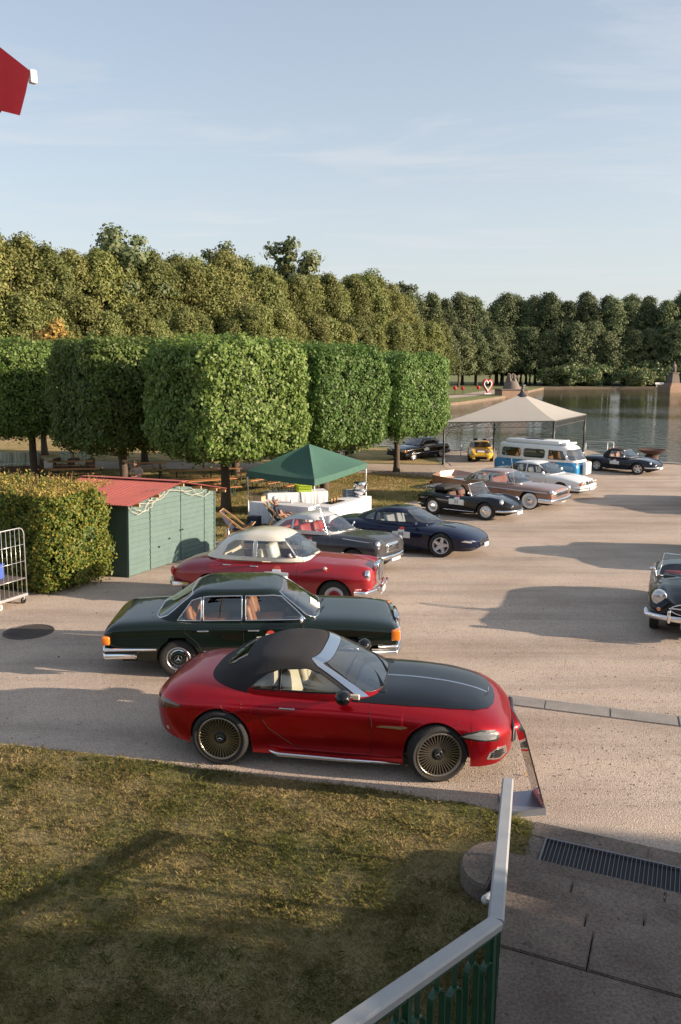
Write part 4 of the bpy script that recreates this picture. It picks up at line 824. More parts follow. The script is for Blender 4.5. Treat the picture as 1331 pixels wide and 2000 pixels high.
def blue_coupe():
    P = paint('midnight_blue', (.007, .012, .038), .4, .28, .7)
    c = Car('midnight blue grand touring coupe with five spoke wheels and number plate sticker 89', 'coupe', (2.02, 23.5), -27,
        [(-2.36, .42, .64, .84, .74, 2.6), (-2.1, .32, .64, .92, .86, 2.8), (-1.3, .22, .62, .97, .955, 2.7), (-.4, .18, .6, .9, .93, 3.0), (.6, .18, .58, .86, .92, 3.0), (1.3, .2, .58, .84, .95, 2.5), (1.8, .2, .54, .74, .9, 2.4), (2.1, .2, .48, .62, .80, 2.4), (2.27, .24, .42, .53, .68, 2.4)],
        2.6, .335, .372, kb=.94, front_round=(.5, .45), rear_round=(.4, .6), track=.82, nq=28)
    cut = [(-1.2, -.5), (-.8, -.7), (.4, -.72), (.7, -.5), (.7, .5), (.4, .72), (-.8, .7), (-1.2, .5)]
    c.hull(P, (), cut)
    c.cabin([(.80, 1.05, -1.95, .79), (.88, .90, -1.75, .775), (1.02, .60, -1.45, .72), (1.15, .32, -1.12, .64), (1.23, .12, -.85, .57), (1.27, .0, -.68, .5)], 3.6, 2.8, .03, P,
        sides=[[(-1.15, .93), (-.80, .93), (-.80, 1.13), (-.95, 1.1), (-1.1, 1.0)], [(-.74, .91), (.54, .91), (.40, 1.0), (.12, 1.15), (-.74, 1.15)]], screen=(.87, .90, 1.21), rear=(.74, .96, 1.19), trim=M_blackpl, trimr=.007, nz=30, na=180)
    c.interior([(-.15, -.36, .52), (-.15, .36, .52), (-.9, 0, 1.0)], M_greyseat, .4, -1.2, .75, .66, mfloor=M_darkseat, back=.58, dz=.85)
    c.wheel_set(wheel_parts(.335, .225, .25, 'star5', rimm=mat('silver_wheel', (.55, .55, .56), .35, .6)), 6)
    c.patch([(1.88, .47), (2.12, .43), (2.15, .47), (1.98, .51)], M_lens, 'headlight', .006); c.patch([(1.75, .24), (2.2, .24), (2.2, .3), (1.9, .3)], M_blackpl, 'lower_intake', .004); MB().box((2.26, 0, .36), (.06, .8, .12), bev=.02).build('grille', M_blackpl, c.t, True)
    for s_ in (-.38, .38): c.toppatch([(1.2, s_ - .06), (1.55, s_ - .05), (1.55, s_ + .05), (1.2, s_ + .06)], M_blackpl, 'hood_louvre')
    c.handle(-.55, .76, .12, P); c.mirror(.55, .86, P, sz=(.13, .22, .13), out=.16); c.gap([(.62, .84), (.66, .5), (.6, .24)]); c.gap([(-.72, .88), (-.8, .6), (-.65, .26)]); c.gap([(-.65, .26), (.6, .24)])
    c.badge(.12, .58, '89'); c.patch([(.72, .5), (.98, .5), (.94, .64), (.78, .62)], M_blackpl, 'side_vent', .003)
    c.lamp(-2.3, .52, .72, .06, M_redpl, M_blackpl, name='tail_light', depth=-.03); c.plate(2.33, .33, 1, w_=.4); MB().tube([(.95, .3, .885), (.74, -.3, .97)], .01, 5).build('wiper', M_blackpl, c.t)
blue_coupe()
def black_cabrio():
    P = paint('piano_black', (.006, .006, .007), 0, .2)
    c = Car('small round black cabriolet with folded roof, luggage rack and sticker 23', 'cabriolet', (4.9, 30.8), -38,
        [(-1.98, .36, .54, .62, .5, 2.3), (-1.75, .3, .58, .76, .64, 2.3), (-1.3, .26, .6, .88, .76, 2.3), (-1.0, .24, .6, .90, .80, 2.4), (-.3, .2, .58, .82, .815, 2.8), (.5, .2, .58, .82, .815, 2.7), (1.05, .24, .58, .78, .81, 2.3), (1.4, .28, .56, .70, .76, 2.2), (1.7, .32, .52, .60, .66, 2.2), (1.9, .36, .48, .52, .52, 2.3)],
        2.1, .315, .345, scale=1.07, front_round=(.35, .55), rear_round=(.4, .5), track=.66, bump=[(-2, 0), (0, 0), (.7, .03), (1.2, .13), (1.6, .16), (1.9, .08)])
    cut = [(-.8, -.5), (-.6, -.62), (.3, -.64), (.52, -.5), (.52, .5), (.3, .64), (-.6, .62), (-.8, .5)]
    c.hull(P, (), cut); c.interior([(-.2, -.32, .48), (-.2, .32, .48)], M_brownseat, .28, -.8, .52, .58, back=.45, dz=.80, heads=False)
    c.cabin([(.79, .72, -.9, .66), (.9, .64, -.9, .63), (1.05, .52, -.9, .58), (1.19, .40, -.9, .53)], 3.4, 4, 0, None, 'rear_hoop', sides=[], screen=(.93, .82, 1.18), regions=[('hidden', lambda x, y, z: x < 99, None)], trim=M_chrome, trimr=.014, top=False, nz=16, na=120) if False else None
    pts = []
    for z, w_ in ((.80, .64), (1.18, .56)):
        for y in np.linspace(-w_, w_, 13): pts.append((.56 - (z - .8) * .55 - .10 * (y / w_) ** 2, y, z + (.02 if z > 1 else 0) * (1 - (y / w_) ** 2)))
    addmesh('windshield', pts, [(i, i + 1, i + 14, i + 13) for i in range(12)], M_glass, c.t, True); MB().tube(pts[:13] + pts[:12:-1], .013, 6, closed=True).build('windshield_frame', M_chrome, c.t, True)
    MB().sphere((-.95, 0, .93), (.34, .62, .12), 20, 10).box((-.78, 0, .95), (.25, 1.2, .12), bev=.05).build('folded_roof', m_top, c.t, True)
    b = MB()
    for y in (-.4, -.2, 0, .2, .4): b.tube([(-1.2, y, .95), (-1.5, y, .99), (-1.85, y, .9)], .012, 6)
    b.tube([(-1.2, -.5, .96), (-1.2, .5, .96)], .012, 6).tube([(-1.85, -.5, .9), (-1.85, .5, .9)], .012, 6).tube([(-1.5, -.45, .8), (-1.5, -.45, .99)], .01, 5).tube([(-1.5, .45, .8), (-1.5, .45, .99)], .01, 5).build('luggage_rack', M_chrome, c.t, True)
    c.wheel_set(wheel_parts(.315, .195, .16, 'cap', M_chrome), 8); c.bumper(1, .36, .07, .06, M_chrome, .25, .07, .68, .32); c.bumper(-1, .38, .07, .06, M_chrome, .25, .06, .66, .36)
    c.lamp(1.60, .56, .66, .09, tilt=18); c.lamp(1.74, .52, .48, .03, M_amber, name='turn_signal', depth=.03); c.strip([(-.62, .27), (.62, .27)], .012, M_chrome); c.badge(-.05, .58, '23', sz=1.1); c.handle(-.42, .72, .13); c.plate(1.98, .29, 1, w_=.44)
    c.gap([(.42, .8), (.45, .5), (.4, .28)]); c.gap([(-.5, .8), (-.52, .5), (-.45, .28)]); c.mirror(.42, .88, M_chrome, (-1,), (.06, .11, .1), .1)
black_cabrio()
def finned_sedan():
    P = paint('rose_brown_metallic', (.30, .165, .115), .45, .35)
    c = Car('long rose brown sedan with tail fins, whitewall tyres and heavy chrome front', 'sedan', (6.8, 33.75), -37,
        [(-3.0, .45, .66, .84, .86, 4), (-2.6, .36, .66, .88, .95, 4), (-1.56, .3, .66, .92, 1.0, 4), (-.3, .26, .66, .93, 1.0, 4), (.9, .26, .66, .95, 1.0, 3.8), (1.56, .3, .66, .94, 1.0, 3.4), (2.2, .36, .64, .88, .98, 3.4), (2.5, .4, .62, .82, .95, 3.6)],
        3.12, .36, .40, front_round=(.12, .93), rear_round=(.14, .9), track=.83)
    cut = [(-1.3, -.6), (-.9, -.8), (.6, -.8), (.85, -.6), (.85, .6), (.6, .8), (-.9, .8), (-1.3, .6)]
    c.hull(P, (), cut)
    for s_ in (-1, 1):
        V = []; xs = np.linspace(-3.06, -.6, 14)
        for x in xs:
            t = (x + .6) / (-2.46); h = .17 * max(0, t) ** 1.3; y = s_ * (float(c.hy(x, .75)) - .02 + .08 * t); V += [(x, y, .72), (x, y + s_ * .06 * t, .90 + h), (x, y + s_ * .06 * t - s_ * .035, .90 + h * .97), (x, y - s_ * (.2 + .1 * t), .84)]
        addmesh('tail_fin', V, [(i * 4 + j, (i + 1) * 4 + j, (i + 1) * 4 + j + 1, i * 4 + j + 1) for i in range(13) for j in range(3)] + [(0, 1, 2, 3)], P, c.t, False)
    c.cabin([(.88, 1.12, -1.75, .86), (.96, 1.04, -1.62, .84), (1.12, .80, -1.36, .775), (1.28, .5, -1.05, .70), (1.36, .3, -.85, .64), (1.39, .16, -.72, .58)], 4.2, 3.4, .035, P,
        sides=[[(-1.25, .98), (-.98, .98), (-.9, 1.26), (-1.02, 1.22)], [(-.93, .98), (-.2, .98), (-.2, 1.31), (-.85, 1.3)], [(-.14, .98), (.76, .98), (.62, 1.12), (.42, 1.30), (-.14, 1.31)]], screen=(.93, .96, 1.33), rear=(.86, .98, 1.32), trim=M_chrome, trimr=.012, nz=28, na=180)
    c.interior([(.1, 0, 1.35), (-.85, 0, 1.35)], mat('rose_cloth', (.3, .1, .08), .7), .5, -1.3, .8, .75, back=.5, dz=.92); c.wheel_set(wheel_parts(.36, .20, .2, 'cap', M_chrome, True), 10)
    c.bumper(1, .42, .16, .1, M_chrome, .5, .12, 1.0, .14); c.bumper(-1, .42, .16, .1, M_chrome, .5, .1, .98, .12); g_ = MB().box((2.50, 0, .64), (.1, 1.3, .2), bev=.03).build('grille', M_chrome, c.t, True)
    for k in range(-8, 9):
        for z in (.59, .64, .69): MB().box((2.555, k * .07, z), (.02, .035, .02)).build('grille_tooth', M_blackpl, g_)
    for y, z in ((.84, .76), (.64, .68)): c.lamp(2.5, y, z, .085, depth=.1)
    c.strip([(-2.9, .80), (2.3, .74)], .014, M_chrome); c.strip([(-1.0, .32), (1.0, .32)], .014, M_chrome); c.gap([(-.17, .93), (-.17, .34)]); c.gap([(.86, .92), (.86, .34)]); c.handle(-.3, .86); c.handle(-.95, .86)
    p_ = MB().box((-.55, -.80, 1.12), (.5, .01, .2)).build('window_sticker', M_platew, c.t); link('sticker_number', text_mesh('21', .17, M_ink), p_, (-.55, -.808, 1.12), (R(90), 0, 0))
    MB().tube([(.9, -.9, .95), (.75, -.95, 2.0)], .003, 5).build('antenna', M_chrome, c.t); c.plate(2.62, .36, 1, w_=.44)
    for s_ in (-1, 1): MB().lathe([(.07, 0), (.06, -.06), (.0005, -.07)], 16, (-3.0, s_ * .8, .68), 'X').build('tail_light', M_redpl, c.t, True)
finned_sedan()
def white_sedan():
    P = paint('alpine_white', (.74, .74, .73), 0, .3)
    c = Car('white sedan with black lower band and twin kidney grille', 'sedan', (9.0, 36.6), -40,
        [(-2.4, .34, .62, .86, .8, 4.4), (-2.2, .26, .62, .96, .86, 4.6), (-1.38, .22, .62, 1.0, .875, 4.6), (0, .2, .62, .95, .875, 4.4), (.9, .2, .62, .93, .875, 4), (1.38, .22, .62, .90, .87, 3.8), (2.0, .24, .58, .80, .84, 4), (2.3, .28, .54, .72, .8, 4.4)],
        2.76, .32, .355, front_round=(.15, .9), rear_round=(.15, .88), track=.74)
    cut = [(-1.3, -.55), (-.9, -.7), (.6, -.7), (.8, -.55), (.8, .55), (.6, .7), (-.9, .7), (-1.3, .55)]
    c.hull(P, [('lower_band', lambda x, y, z: (z < .40) & (np.abs(y) > .3), M_blackpl)], cut)
    c.cabin([(.88, 1.08, -1.72, .78), (.96, .95, -1.6, .765), (1.12, .66, -1.35, .715), (1.28, .36, -1.08, .64), (1.36, .16, -.9, .58), (1.39, .02, -.75, .52)], 4.4, 4.2, .03, P,
        sides=[[(-1.22, .98), (-.36, .98), (-.36, 1.31), (-.86, 1.31), (-1.05, 1.22)], [(-.28, .98), (.66, .98), (.46, 1.12), (.18, 1.29), (-.28, 1.31)]], screen=(.88, .96, 1.33), rear=(.84, .99, 1.32), trim=M_blackpl, trimr=.01, nz=26, na=170, glass=M_glassd)
    c.interior([(0, -.36, .5), (0, .36, .5), (-.9, 0, 1.25)], M_greyseat, .44, -1.2, .78, .66, back=.58, dz=.92); c.wheel_set(wheel_parts(.32, .2, .22, 'star5'), 3)
    c.bumper(1, .42, .16, .1, P, .5, .1, .87, .14); c.bumper(1, .45, .04, .1, M_blackpl, .5, .115, .875, .14, 'bumper_strip'); c.bumper(-1, .42, .16, .1, P, .5, .08, .87, .12)
    MB().box((2.29, 0, .64), (.05, 1.4, .14)).build('headlight_panel', M_blackpl, c.t); c.lamp(2.31, .62, .64, .075); c.lamp(2.31, .42, .64, .065)
    for s_ in (-1, 1): MB().box((2.33, s_ * .11, .64), (.04, .16, .18), bev=.03).build('kidney_grille', M_chrome, c.t, True); MB().box((2.27, s_ * .76, .63), (.12, .1, .12), bev=.02).build('turn_signal', M_amber, c.t, True)
    c.mirror(.58, .98, P, (-1, 1), (.12, .2, .13), .14); c.handle(-.2, .8, .18, M_blackpl); c.gap([(-.32, .93), (-.32, .3)]); c.gap([(.7, .9), (.7, .3)]); c.strip([(-2.1, .5), (2.0, .5)], .012, M_blackpl); c.plate(2.46, .40, 1)
white_sedan()
def camper():
    B = paint('sky_blue', (.02, .22, .46), 0, .3); W = paint('off_white', (.72, .73, .72), 0, .35)
    c = Car('sky blue and white camper van with raised white roof', 'van', (9.95, 40.35), -40,
        [(-2.22, .38, .7, 1.06, .82, 5), (-2.0, .34, .7, 1.10, .85, 6), (-1.2, .3, .7, 1.10, .86, 7), (0, .3, .7, 1.10, .86, 7), (1.2, .32, .7, 1.10, .86, 7), (1.9, .34, .7, 1.10, .85, 6), (2.2, .4, .7, 1.06, .80, 5)],
        2.4, .33, .36, front_round=(.35, .8), rear_round=(.2, .86), track=.70)
    c.hull(B, (), [(-2.0, -.7), (2.0, -.7), (2.0, .7), (-2.0, .7)])
    c.cabin([(1.06, 2.16, -2.2, .855), (1.12, 2.13, -2.19, .855), (1.4, 1.98, -2.13, .82), (1.65, 1.82, -2.06, .785), (1.78, 1.66, -2.0, .74), (1.82, 1.55, -1.95, .68)], 5, 6.5, .03, W,
        sides=[rect(-1.75, -.72, 1.2, 1.6, .07), rect(-.55, .55, 1.2, 1.6, .07), [(.76, 1.18), (1.62, 1.18), (1.58, 1.28), (1.42, 1.58), (.76, 1.6)]], screen=(.88, 1.18, 1.64), rear=(.8, 1.2, 1.6), trim=M_blackpl, trimr=.012, nz=30, na=200, glass=M_glassd)
    MB().box((-.25, 0, 1.92), (2.9, 1.24, .2), bev=.08).build('pop_top', W, c.t, True); MB().box((1.4, 0, 1.89), (.32, 1.2, .12), bev=.05).build('luggage_tray', W, c.t, True); MB().box((-.3, 0, 2.03), (1.0, .5, .05), bev=.02).build('roof_hatch', M_blackpl, c.t)
    c.interior([(.95, -.4, .5), (.95, .4, .5), (-1.2, 0, 1.4)], mat('orange_brown_cloth', (.4, .18, .09), .8), .75, -1.9, 1.75, .76, back=.55, dz=1.12)
    c.wheel_set(wheel_parts(.33, .19, .18, 'cap', M_chrome), 2); c.bumper(1, .44, .13, .08, M_chrome, .3, .12, .86, .12); c.bumper(-1, .44, .13, .08, M_chrome, .3, .08, .86, .12)
    c.lamp(2.15, .60, .82, .1); 
    for s_ in (-1, 1): MB().box((2.12, s_ * .62, 1.02), (.06, .14, .09), bev=.02).build('turn_signal', M_amber, c.t, True)
    MB().box((2.37, 0, .78), (.22, .66, .62), bev=.08).build('spare_wheel_cover', W, c.t, True); c.strip([(-2.0, 1.075), (2.0, 1.075)], .012, W, 'waist_trim'); c.badge(1.0, .86, '', sz=1.15); c.mirror(1.75, 1.3, M_chrome, (-1, 1), (.04, .14, .2), .2)
    c.gap([(.66, 1.05), (.66, .4)]); c.handle(.78, .98, .13); c.patch(rect(-2.05, -1.85, .86, .9, .01) if False else [(-1.7, .76), (-1.6, .76), (-1.6, .86), (-1.7, .86)], W, 'fuel_flap', .004)
    b = MB()
    for k in range(6): b.box((-1.98, -.835, 1.3 + k * .05), (.12, .02, .018))
    b.build('air_louvre', M_alu, c.t); MB().tube([(2.12, .3, 1.16), (2.0, -.2, 1.36)], .01, 5).build('wiper', M_blackpl, c.t)
camper()
def spider():
    P = paint('dark_navy', (.008, .011, .022), .1, .25)
    c = Car('dark navy roadster with black soft top parked at the lake edge', 'roadster', (15.05, 43.4), -44,
        [(-2.05, .36, .56, .70, .6, 2.8), (-1.8, .3, .58, .78, .72, 2.8), (-1.1, .24, .58, .82, .80, 2.8), (0, .2, .56, .80, .81, 3), (1.1, .24, .56, .78, .80, 2.5), (1.7, .28, .52, .68, .74, 2.4), (2.0, .32, .48, .6, .62, 2.5)], 2.25, .31, .345, front_round=(.4, .5), rear_round=(.3, .7), track=.66, bump=[(-2, 0), (.4, 0), (1.2, .08), (1.7, .10), (2, .04)])
    c.hull(P, (), [(-.85, -.55), (.6, -.55), (.6, .55), (-.85, .55)])
    c.cabin([(.76, .78, -1.0, .68), (.84, .68, -.97, .665), (1.0, .48, -.88, .61), (1.15, .28, -.72, .54), (1.22, .16, -.6, .48)], 3.6, 3.8, .03, m_top, 'soft_top', sides=[[(-.45, .84), (.46, .84), (.3, 1.0), (.16, 1.12), (-.38, 1.12)]], screen=(.88, .84, 1.17), rear=(.6, .95, 1.12), trim=M_chrome, trimr=.01, nz=22, na=140)
    c.interior([(-.2, -.32, .46), (-.2, .32, .46)], M_tan, .4, -.85, .6, .54, back=.55, dz=.8); c.wheel_set(wheel_parts(.31, .2, .18, 'star5'), 24); c.bumper(1, .40, .06, .06, M_chrome, .2, .06, .72, .34); c.lamp(1.78, .56, .60, .085, tilt=10); c.badge(-.1, .56, '', sz=.95)
    for s_ in (-1, 1): MB().box((1.86, s_ * .5, .43), (.1, .16, .05), bev=.015).build('turn_signal', M_amber, c.t, True)
    c.mirror(.42, .88, M_chrome, (-1, 1), (.07, .14, .1), .12); c.gap([(.5, .78), (.5, .3)]); c.gap([(-.5, .8), (-.5, .3)]); c.handle(-.4, .7, .12); c.plate(2.08, .36, 1, w_=.4)
spider()
def rally_coupe():
    P = paint('rally_yellow', (.66, .38, .015), 0, .3)
    c = Car('low yellow rally coupe with dark hood stripe and round driving lamps', 'coupe', (8.35, 48.8), -98,
        [(-1.85, .34, .54, .72, .6, 2.8), (-1.4, .26, .56, .82, .74, 2.6), (-.9, .22, .56, .84, .77, 2.6), (0, .2, .54, .76, .76, 2.8), (.9, .22, .54, .74, .76, 2.4), (1.5, .26, .5, .62, .70, 2.3), (1.9, .3, .44, .50, .6, 2.4)], 2.1, .3, .34, front_round=(.3, .7), rear_round=(.3, .7), track=.63, bump=[(-2, .0), (.4, 0), (1.0, .09), (1.5, .12), (1.9, .05)])
    c.hull(P, [('hood', lambda x, y, z: (x > .62) & (x < 1.65) & (np.abs(y) < .3) & (z > .5), mat('hood_matt', (.16, .09, .07), .6))], [(-.8, -.5), (.5, -.5), (.5, .5), (-.8, .5)])
    c.cabin([(.72, .85, -1.35, .64), (.8, .7, -1.2, .62), (.95, .42, -.9, .56), (1.06, .2, -.6, .50), (1.1, .08, -.45, .45)], 3.6, 3, .03, P, sides=[[(-.5, .8), (.42, .8), (.25, .95), (.1, 1.02), (-.45, 1.02)]], screen=(.9, .8, 1.06), rear=(.6, .85, 1.0), trim=M_blackpl, trimr=.01, nz=20, na=130, glass=M_glassd)
    c.interior([(-.2, -.28, .42), (-.2, .28, .42)], M_darkseat, .36, -.8, .5, .5, back=.55, dz=.76); c.wheel_set(wheel_parts(.3, .19, .2, 'star5'), 0); c.lamp(1.62, .54, .58, .085, tilt=14); c.lamp(1.86, .34, .47, .075, M_white, M_white)
    c.bumper(1, .36, .06, .05, M_blackpl, .2, .03, .66, .3); c.toppatch([(1.35, -.2), (1.62, -.2), (1.62, .2), (1.35, .2)], M_platew, 'number_field', .012)
    for s_ in (-.42, .42): MB().box((1.93, s_, .28), (.04, .16, .08), bev=.02).build('fog_lamp', mat('yellow_lens', (.8, .5, .03), .2, coat=1), c.t, True)
rally_coupe()
def black_saloon(label, loc, head, col, nm, group=None, sc=1, estate=False, badge=True):
    P = paint(nm, col, .1, .25)
    c = Car(label, 'estate car' if estate else 'sedan', loc, head,
        [(-2.2, .32, .6, .86, .78, 4.2), (-2.0, .26, .6, .94, .83, 4.4), (-1.33, .22, .6, .97, .845, 4.4), (0, .2, .6, .93, .845, 4.2), (.9, .2, .6, .92, .84, 4), (1.33, .22, .6, .9, .835, 3.8), (1.9, .26, .56, .80, .81, 4), (2.15, .3, .54, .74, .78, 4.4)], 2.66, .31, .345, front_round=(.14, .9), rear_round=(.14, .88), track=.71, scale=sc, group=group)
    c.hull(P, (), [(-1.2, -.55), (.75, -.55), (.75, .55), (-1.2, .55)])
    r = -.45 if estate else 0
    c.cabin([(.86, 1.0, -1.62 + r, .76), (.94, .88, -1.52 + r, .745), (1.1, .6, -1.3 + r, .70), (1.26, .32, -1.05 + r * 1.3, .63), (1.33, .14, -.88 + r * 1.5, .57), (1.36, .02, -.75 + r * 1.6, .5)], 4.4, 4.4, .03, P, sides=[[(-1.15 + r, .96), (-.34, .96), (-.34, 1.28), (-.82 + r, 1.28), (-1.0 + r, 1.2)], [(-.27, .96), (.6, .96), (.42, 1.1), (.16, 1.26), (-.27, 1.28)]], screen=(.88, .94, 1.3), rear=(.84, .97, 1.28), trim=M_chrome if estate else M_blackpl, trimr=.009, nz=24, na=150, glass=M_glassd)
    c.interior([(0, -.34, .5), (0, .34, .5), (-.9, 0, 1.2)], M_darkseat, .44, -1.2, .72, .64, back=.58, dz=.9); c.wheel_set(wheel_parts(.31, .2, .2, 'star5'), 0); c.bumper(1, .4, .18, .1, M_blackpl, .5, .08, .84, .13); c.bumper(-1, .4, .18, .1, M_blackpl, .5, .07, .84, .12); c.strip([(-1.9, .45), (1.9, .45)], .014, M_alu)
    for s_ in (-1, 1): MB().box((2.13, s_ * .52, .64), (.06, .34, .16), bev=.02).build('headlight', M_lens, c.t, True); MB().box((2.1, s_ * .75, .64), (.12, .1, .16), bev=.02).build('turn_signal', M_amber, c.t, True); MB().box((-2.2, s_ * .55, .68), (.05, .4, .18), bev=.02).build('tail_light', M_redpl, c.t, True)
    g_ = MB().box((2.15, 0, .66), (.06, .56, .22), bev=.02).build('grille', M_chrome, c.t, True)
    for k in range(4): MB().box((2.185, 0, .59 + k * .045), (.01, .5, .022)).build('grille_bar', M_blackpl, g_)
    c.plate(2.25, .4, 1); c.mirror(.52, .96, P, (-1, 1), (.1, .18, .12), .13); c.gap([(-.3, .92), (-.3, .3)]); c.gap([(.66, .9), (.66, .3)]); c.handle(-.2, .78, .17, M_blackpl)
    if badge: c.badge(.15, .66, '', sz=.9)
    return c
black_saloon('black sedan facing the path beneath the last clipped linden', (4.75, 49.6), -138, (.006, .006, .007), 'saloon_black', sc=.92)
black_saloon('black estate car half hidden behind the clipped lindens and tent', (-1.5, 49.6), 195, (.006, .006, .008), 'estate_black', sc=1.05, estate=True, badge=False)
def black_roadster():
    P = paint('ink_black', (.005, .006, .008), 0, .25, .6)
    c = Car('black open roadster with red interior cut off by the right edge', 'roadster', (7.12, 15.9), -112,
        [(-2.05, .36, .56, .68, .6, 2.6), (-1.7, .3, .6, .82, .74, 2.6), (-1.2, .24, .62, .90, .84, 2.6), (0, .2, .6, .88, .855, 2.8), (.7, .2, .6, .9, .855, 2.7), (1.2, .24, .6, .88, .85, 2.5), (1.6, .3, .58, .80, .82, 2.5), (1.95, .36, .54, .70, .76, 2.7)], 2.4, .32, .36, front_round=(.3, .72), rear_round=(.4, .55), track=.71, bump=[(-2, 0), (.2, 0), (1.0, .05), (1.6, .13), (1.95, .12)])
    c.hull(P, (), [(-.75, -.55), (-.5, -.68), (.3, -.68), (.55, -.5), (.55, .5), (.3, .68), (-.5, .68), (-.75, .55)]); c.interior([(-.2, -.34, .5), (-.2, .34, .5)], M_redseat, .16, -.75, .55, .62, back=.5, dz=.88, mfloor=M_redseat, heads=False)
    pts = []
    for z, w_ in ((.88, .68), (1.28, .60)):
        for y in np.linspace(-w_, w_, 13): pts.append((.62 - (z - .88) * .6 - .14 * (y / w_) ** 2, y, z))
    addmesh('windshield', pts, [(i, i + 1, i + 14, i + 13) for i in range(12)], M_glass, c.t, True); MB().tube(pts[:13] + pts[:12:-1], .014, 6, closed=True).build('windshield_frame', M_chrome, c.t, True)
    c.wheel_set(wheel_parts(.32, .19, .17, 'cap', P), 0); c.bumper(1, .42, .1, .07, M_chrome, .3, .12, .86, .25); c.bumper(-1, .42, .1, .07, M_chrome, .3, .08, .8, .3)
    for y in (-.46, .46): MB().box((2.1, y, .47), (.07, .06, .24), bev=.025).build('overrider', M_chrome, c.t, True)
    c.lamp(1.86, .64, .76, .115, depth=.12); c.lamp(1.93, .64, .56, .03, M_amber, name='turn_signal')
    ov = [(1.97, .44 * math.cos(t), .58 + .12 * math.sin(t)) for t in np.linspace(0, 6.283, 33)[:-1]]; g_ = MB().lathe([(.0005, 0), (.42, 0)], 32, (1.955, 0, .58), 'X').build('grille', M_blackpl, c.t); g_.scale = (1, 1, .28); g_.location = (0, 0, .58 * .72); MB().tube(ov, .012, 6, closed=True).build('grille_ring', M_chrome, c.t, True); MB().box((1.985, 0, .60), (.03, .94, .025), bev=.008).build('grille_bar', M_chrome, c.t, True)
    st = link('grille_star', star_mesh(.09, M_chrome), c.t, (1.995, 0, .60), (0, 0, R(90))); c.plate(2.16, .33, 1, 'HB'); c.mirror(.55, .98, M_chrome, (-1, 1), (.05, .11, .09), .1); c.gap([(.42, .88), (.42, .3)]); c.handle(-.4, .75)
    for y0, y1 in ((.3, -.1), (-.15, -.5)): MB().tube([(.66, y0, .91), (.6, y1, .95)], .008, 5).build('wiper', M_blackpl, c.t)
    MB().tube([(.7, -.72, .9), (.66, -.74, 1.0)], .01, 5).build('side_vent', M_chrome, c.t)
black_roadster()
black_saloon('green car behind the black roadster at the right edge', (10.75, 21.9), -105, (.02, .13, .05), 'mid_green', sc=1.0, badge=False)
black_saloon('dark car just outside the right edge beyond the green car', (15.6, 32.8), -95, (.02, .02, .022), 'charcoal', sc=1.05, badge=False)
# ------------------------------------------------------------------ stone stairs, railing, drain, kerb
E1 = Vector((.917, -.399)); E2 = Vector((-.399, -.917)); O0 = Vector((2.05, 7.5))
def sm(s, m): p = O0 + E1 * s + E2 * m; return (p.x, p.y)
def slab_mesh(poly, z0, z1, bev=.008):
    bm = bmesh.new(); vs = [bm.verts.new((x, y, z1)) for x, y in poly]; f = bm.faces.new(vs); r = bmesh.ops.extrude_face_region(bm, geom=[f])
    for v in r['geom']:
        if isinstance(v, bmesh.types.BMVert): v.co.z = z0
    bmesh.ops.recalc_face_normals(bm, faces=bm.faces[:]); 
    bmesh.ops.bevel(bm, geom=[e for e in bm.edges if e.verts[0].co.z > z1 - 1e-4 and e.verts[1].co.z > z1 - 1e-4], offset=bev, segments=2, affect='EDGES')
    me = bpy.data.meshes.new('slab'); bm.to_mesh(me); bm.free(); return me
def slab(name, poly, z0, z1, m, parent, bev=.008):
    me = slab_mesh(poly, z0, z1, bev); me.materials.append(m); return link(name, me, parent)
st = thing('stone_stairs', 'worn dark stone steps with a rounded bottom step beside the drain grate', 'stairs')
sleft = lambda m: -.40 + .17 * m
rows = [(.06, .41, .1, [1.15, 2.9]), (.41, .76, .2, [.35, 2.1]), (.76, 1.11, .3, [1.0, 2.6]), (1.11, 1.46, .4, [.55, 2.3]), (1.46, 1.96, .5, [.64, 2.0]), (1.96, 2.9, .5, [1.45, 2.9]), (2.9, 4.0, .5, [.9, 2.4])]
for a, b, z, js in rows:
    xs = [None] + js + [4.6]
    for i in range(len(xs) - 1):
        g_ = .005; s0a = sleft(a) if i == 0 else xs[i] + g_; s0b = sleft(b) if i == 0 else xs[i] + g_; s1 = xs[i + 1] - g_
        dz = random.uniform(-.005, .005)
        slab('stair_stone', [sm(s0a, a + g_), sm(s1, a + g_), sm(s1, b - (g_ if z == .5 else -.02)), sm(s0b, b - (g_ if z == .5 else -.02))][::-1], -.1, z + dz, M_stone, st, .01)
arc = [sm(-.38 + .34 * math.cos(t), .46 + .40 * math.sin(t)) for t in np.linspace(math.pi / 2, math.pi * 1.5, 15)]
slab('curtail_stone', arc, -.1, .2, M_stone, st, .02)
M_rail = mat('painted_rail', (.29, .30, .31), .45, vary=.15, vscale=5); M_green = mat('railing_green', (.012, .06, .032), .4, vary=.3, vscale=8, coat=.3)
rl = thing('stair_railing', 'dark green metal railing with pale grey handrail along the stairs', 'railing')
A = Vector((1.63, 7.36, 1.0)); B = Vector((1.02, 4.8, 1.4)); D = Vector((-.94, 2.24, 2.2))
def handrail(p, q, nm):
    d = (q - p).normalized(); sd = d.cross(Vector((0, 0, 1))).normalized(); up = sd.cross(d); V = []
    prof = [(-.04, -.045), (.04, -.045), (.054, -.032), (.054, .008), (.04, .022), (-.04, .022), (-.054, .008), (-.054, -.032)]
    for c in (p, q):
        for a, b in prof: V.append(c + sd * a + up * b)
    n_ = len(prof); addmesh('handrail', V, [(i, (i + 1) % n_, n_ + (i + 1) % n_, n_ + i) for i in range(n_)] + [tuple(range(n_ - 1, -1, -1)), tuple(range(n_, 2 * n_))], M_rail, rl)
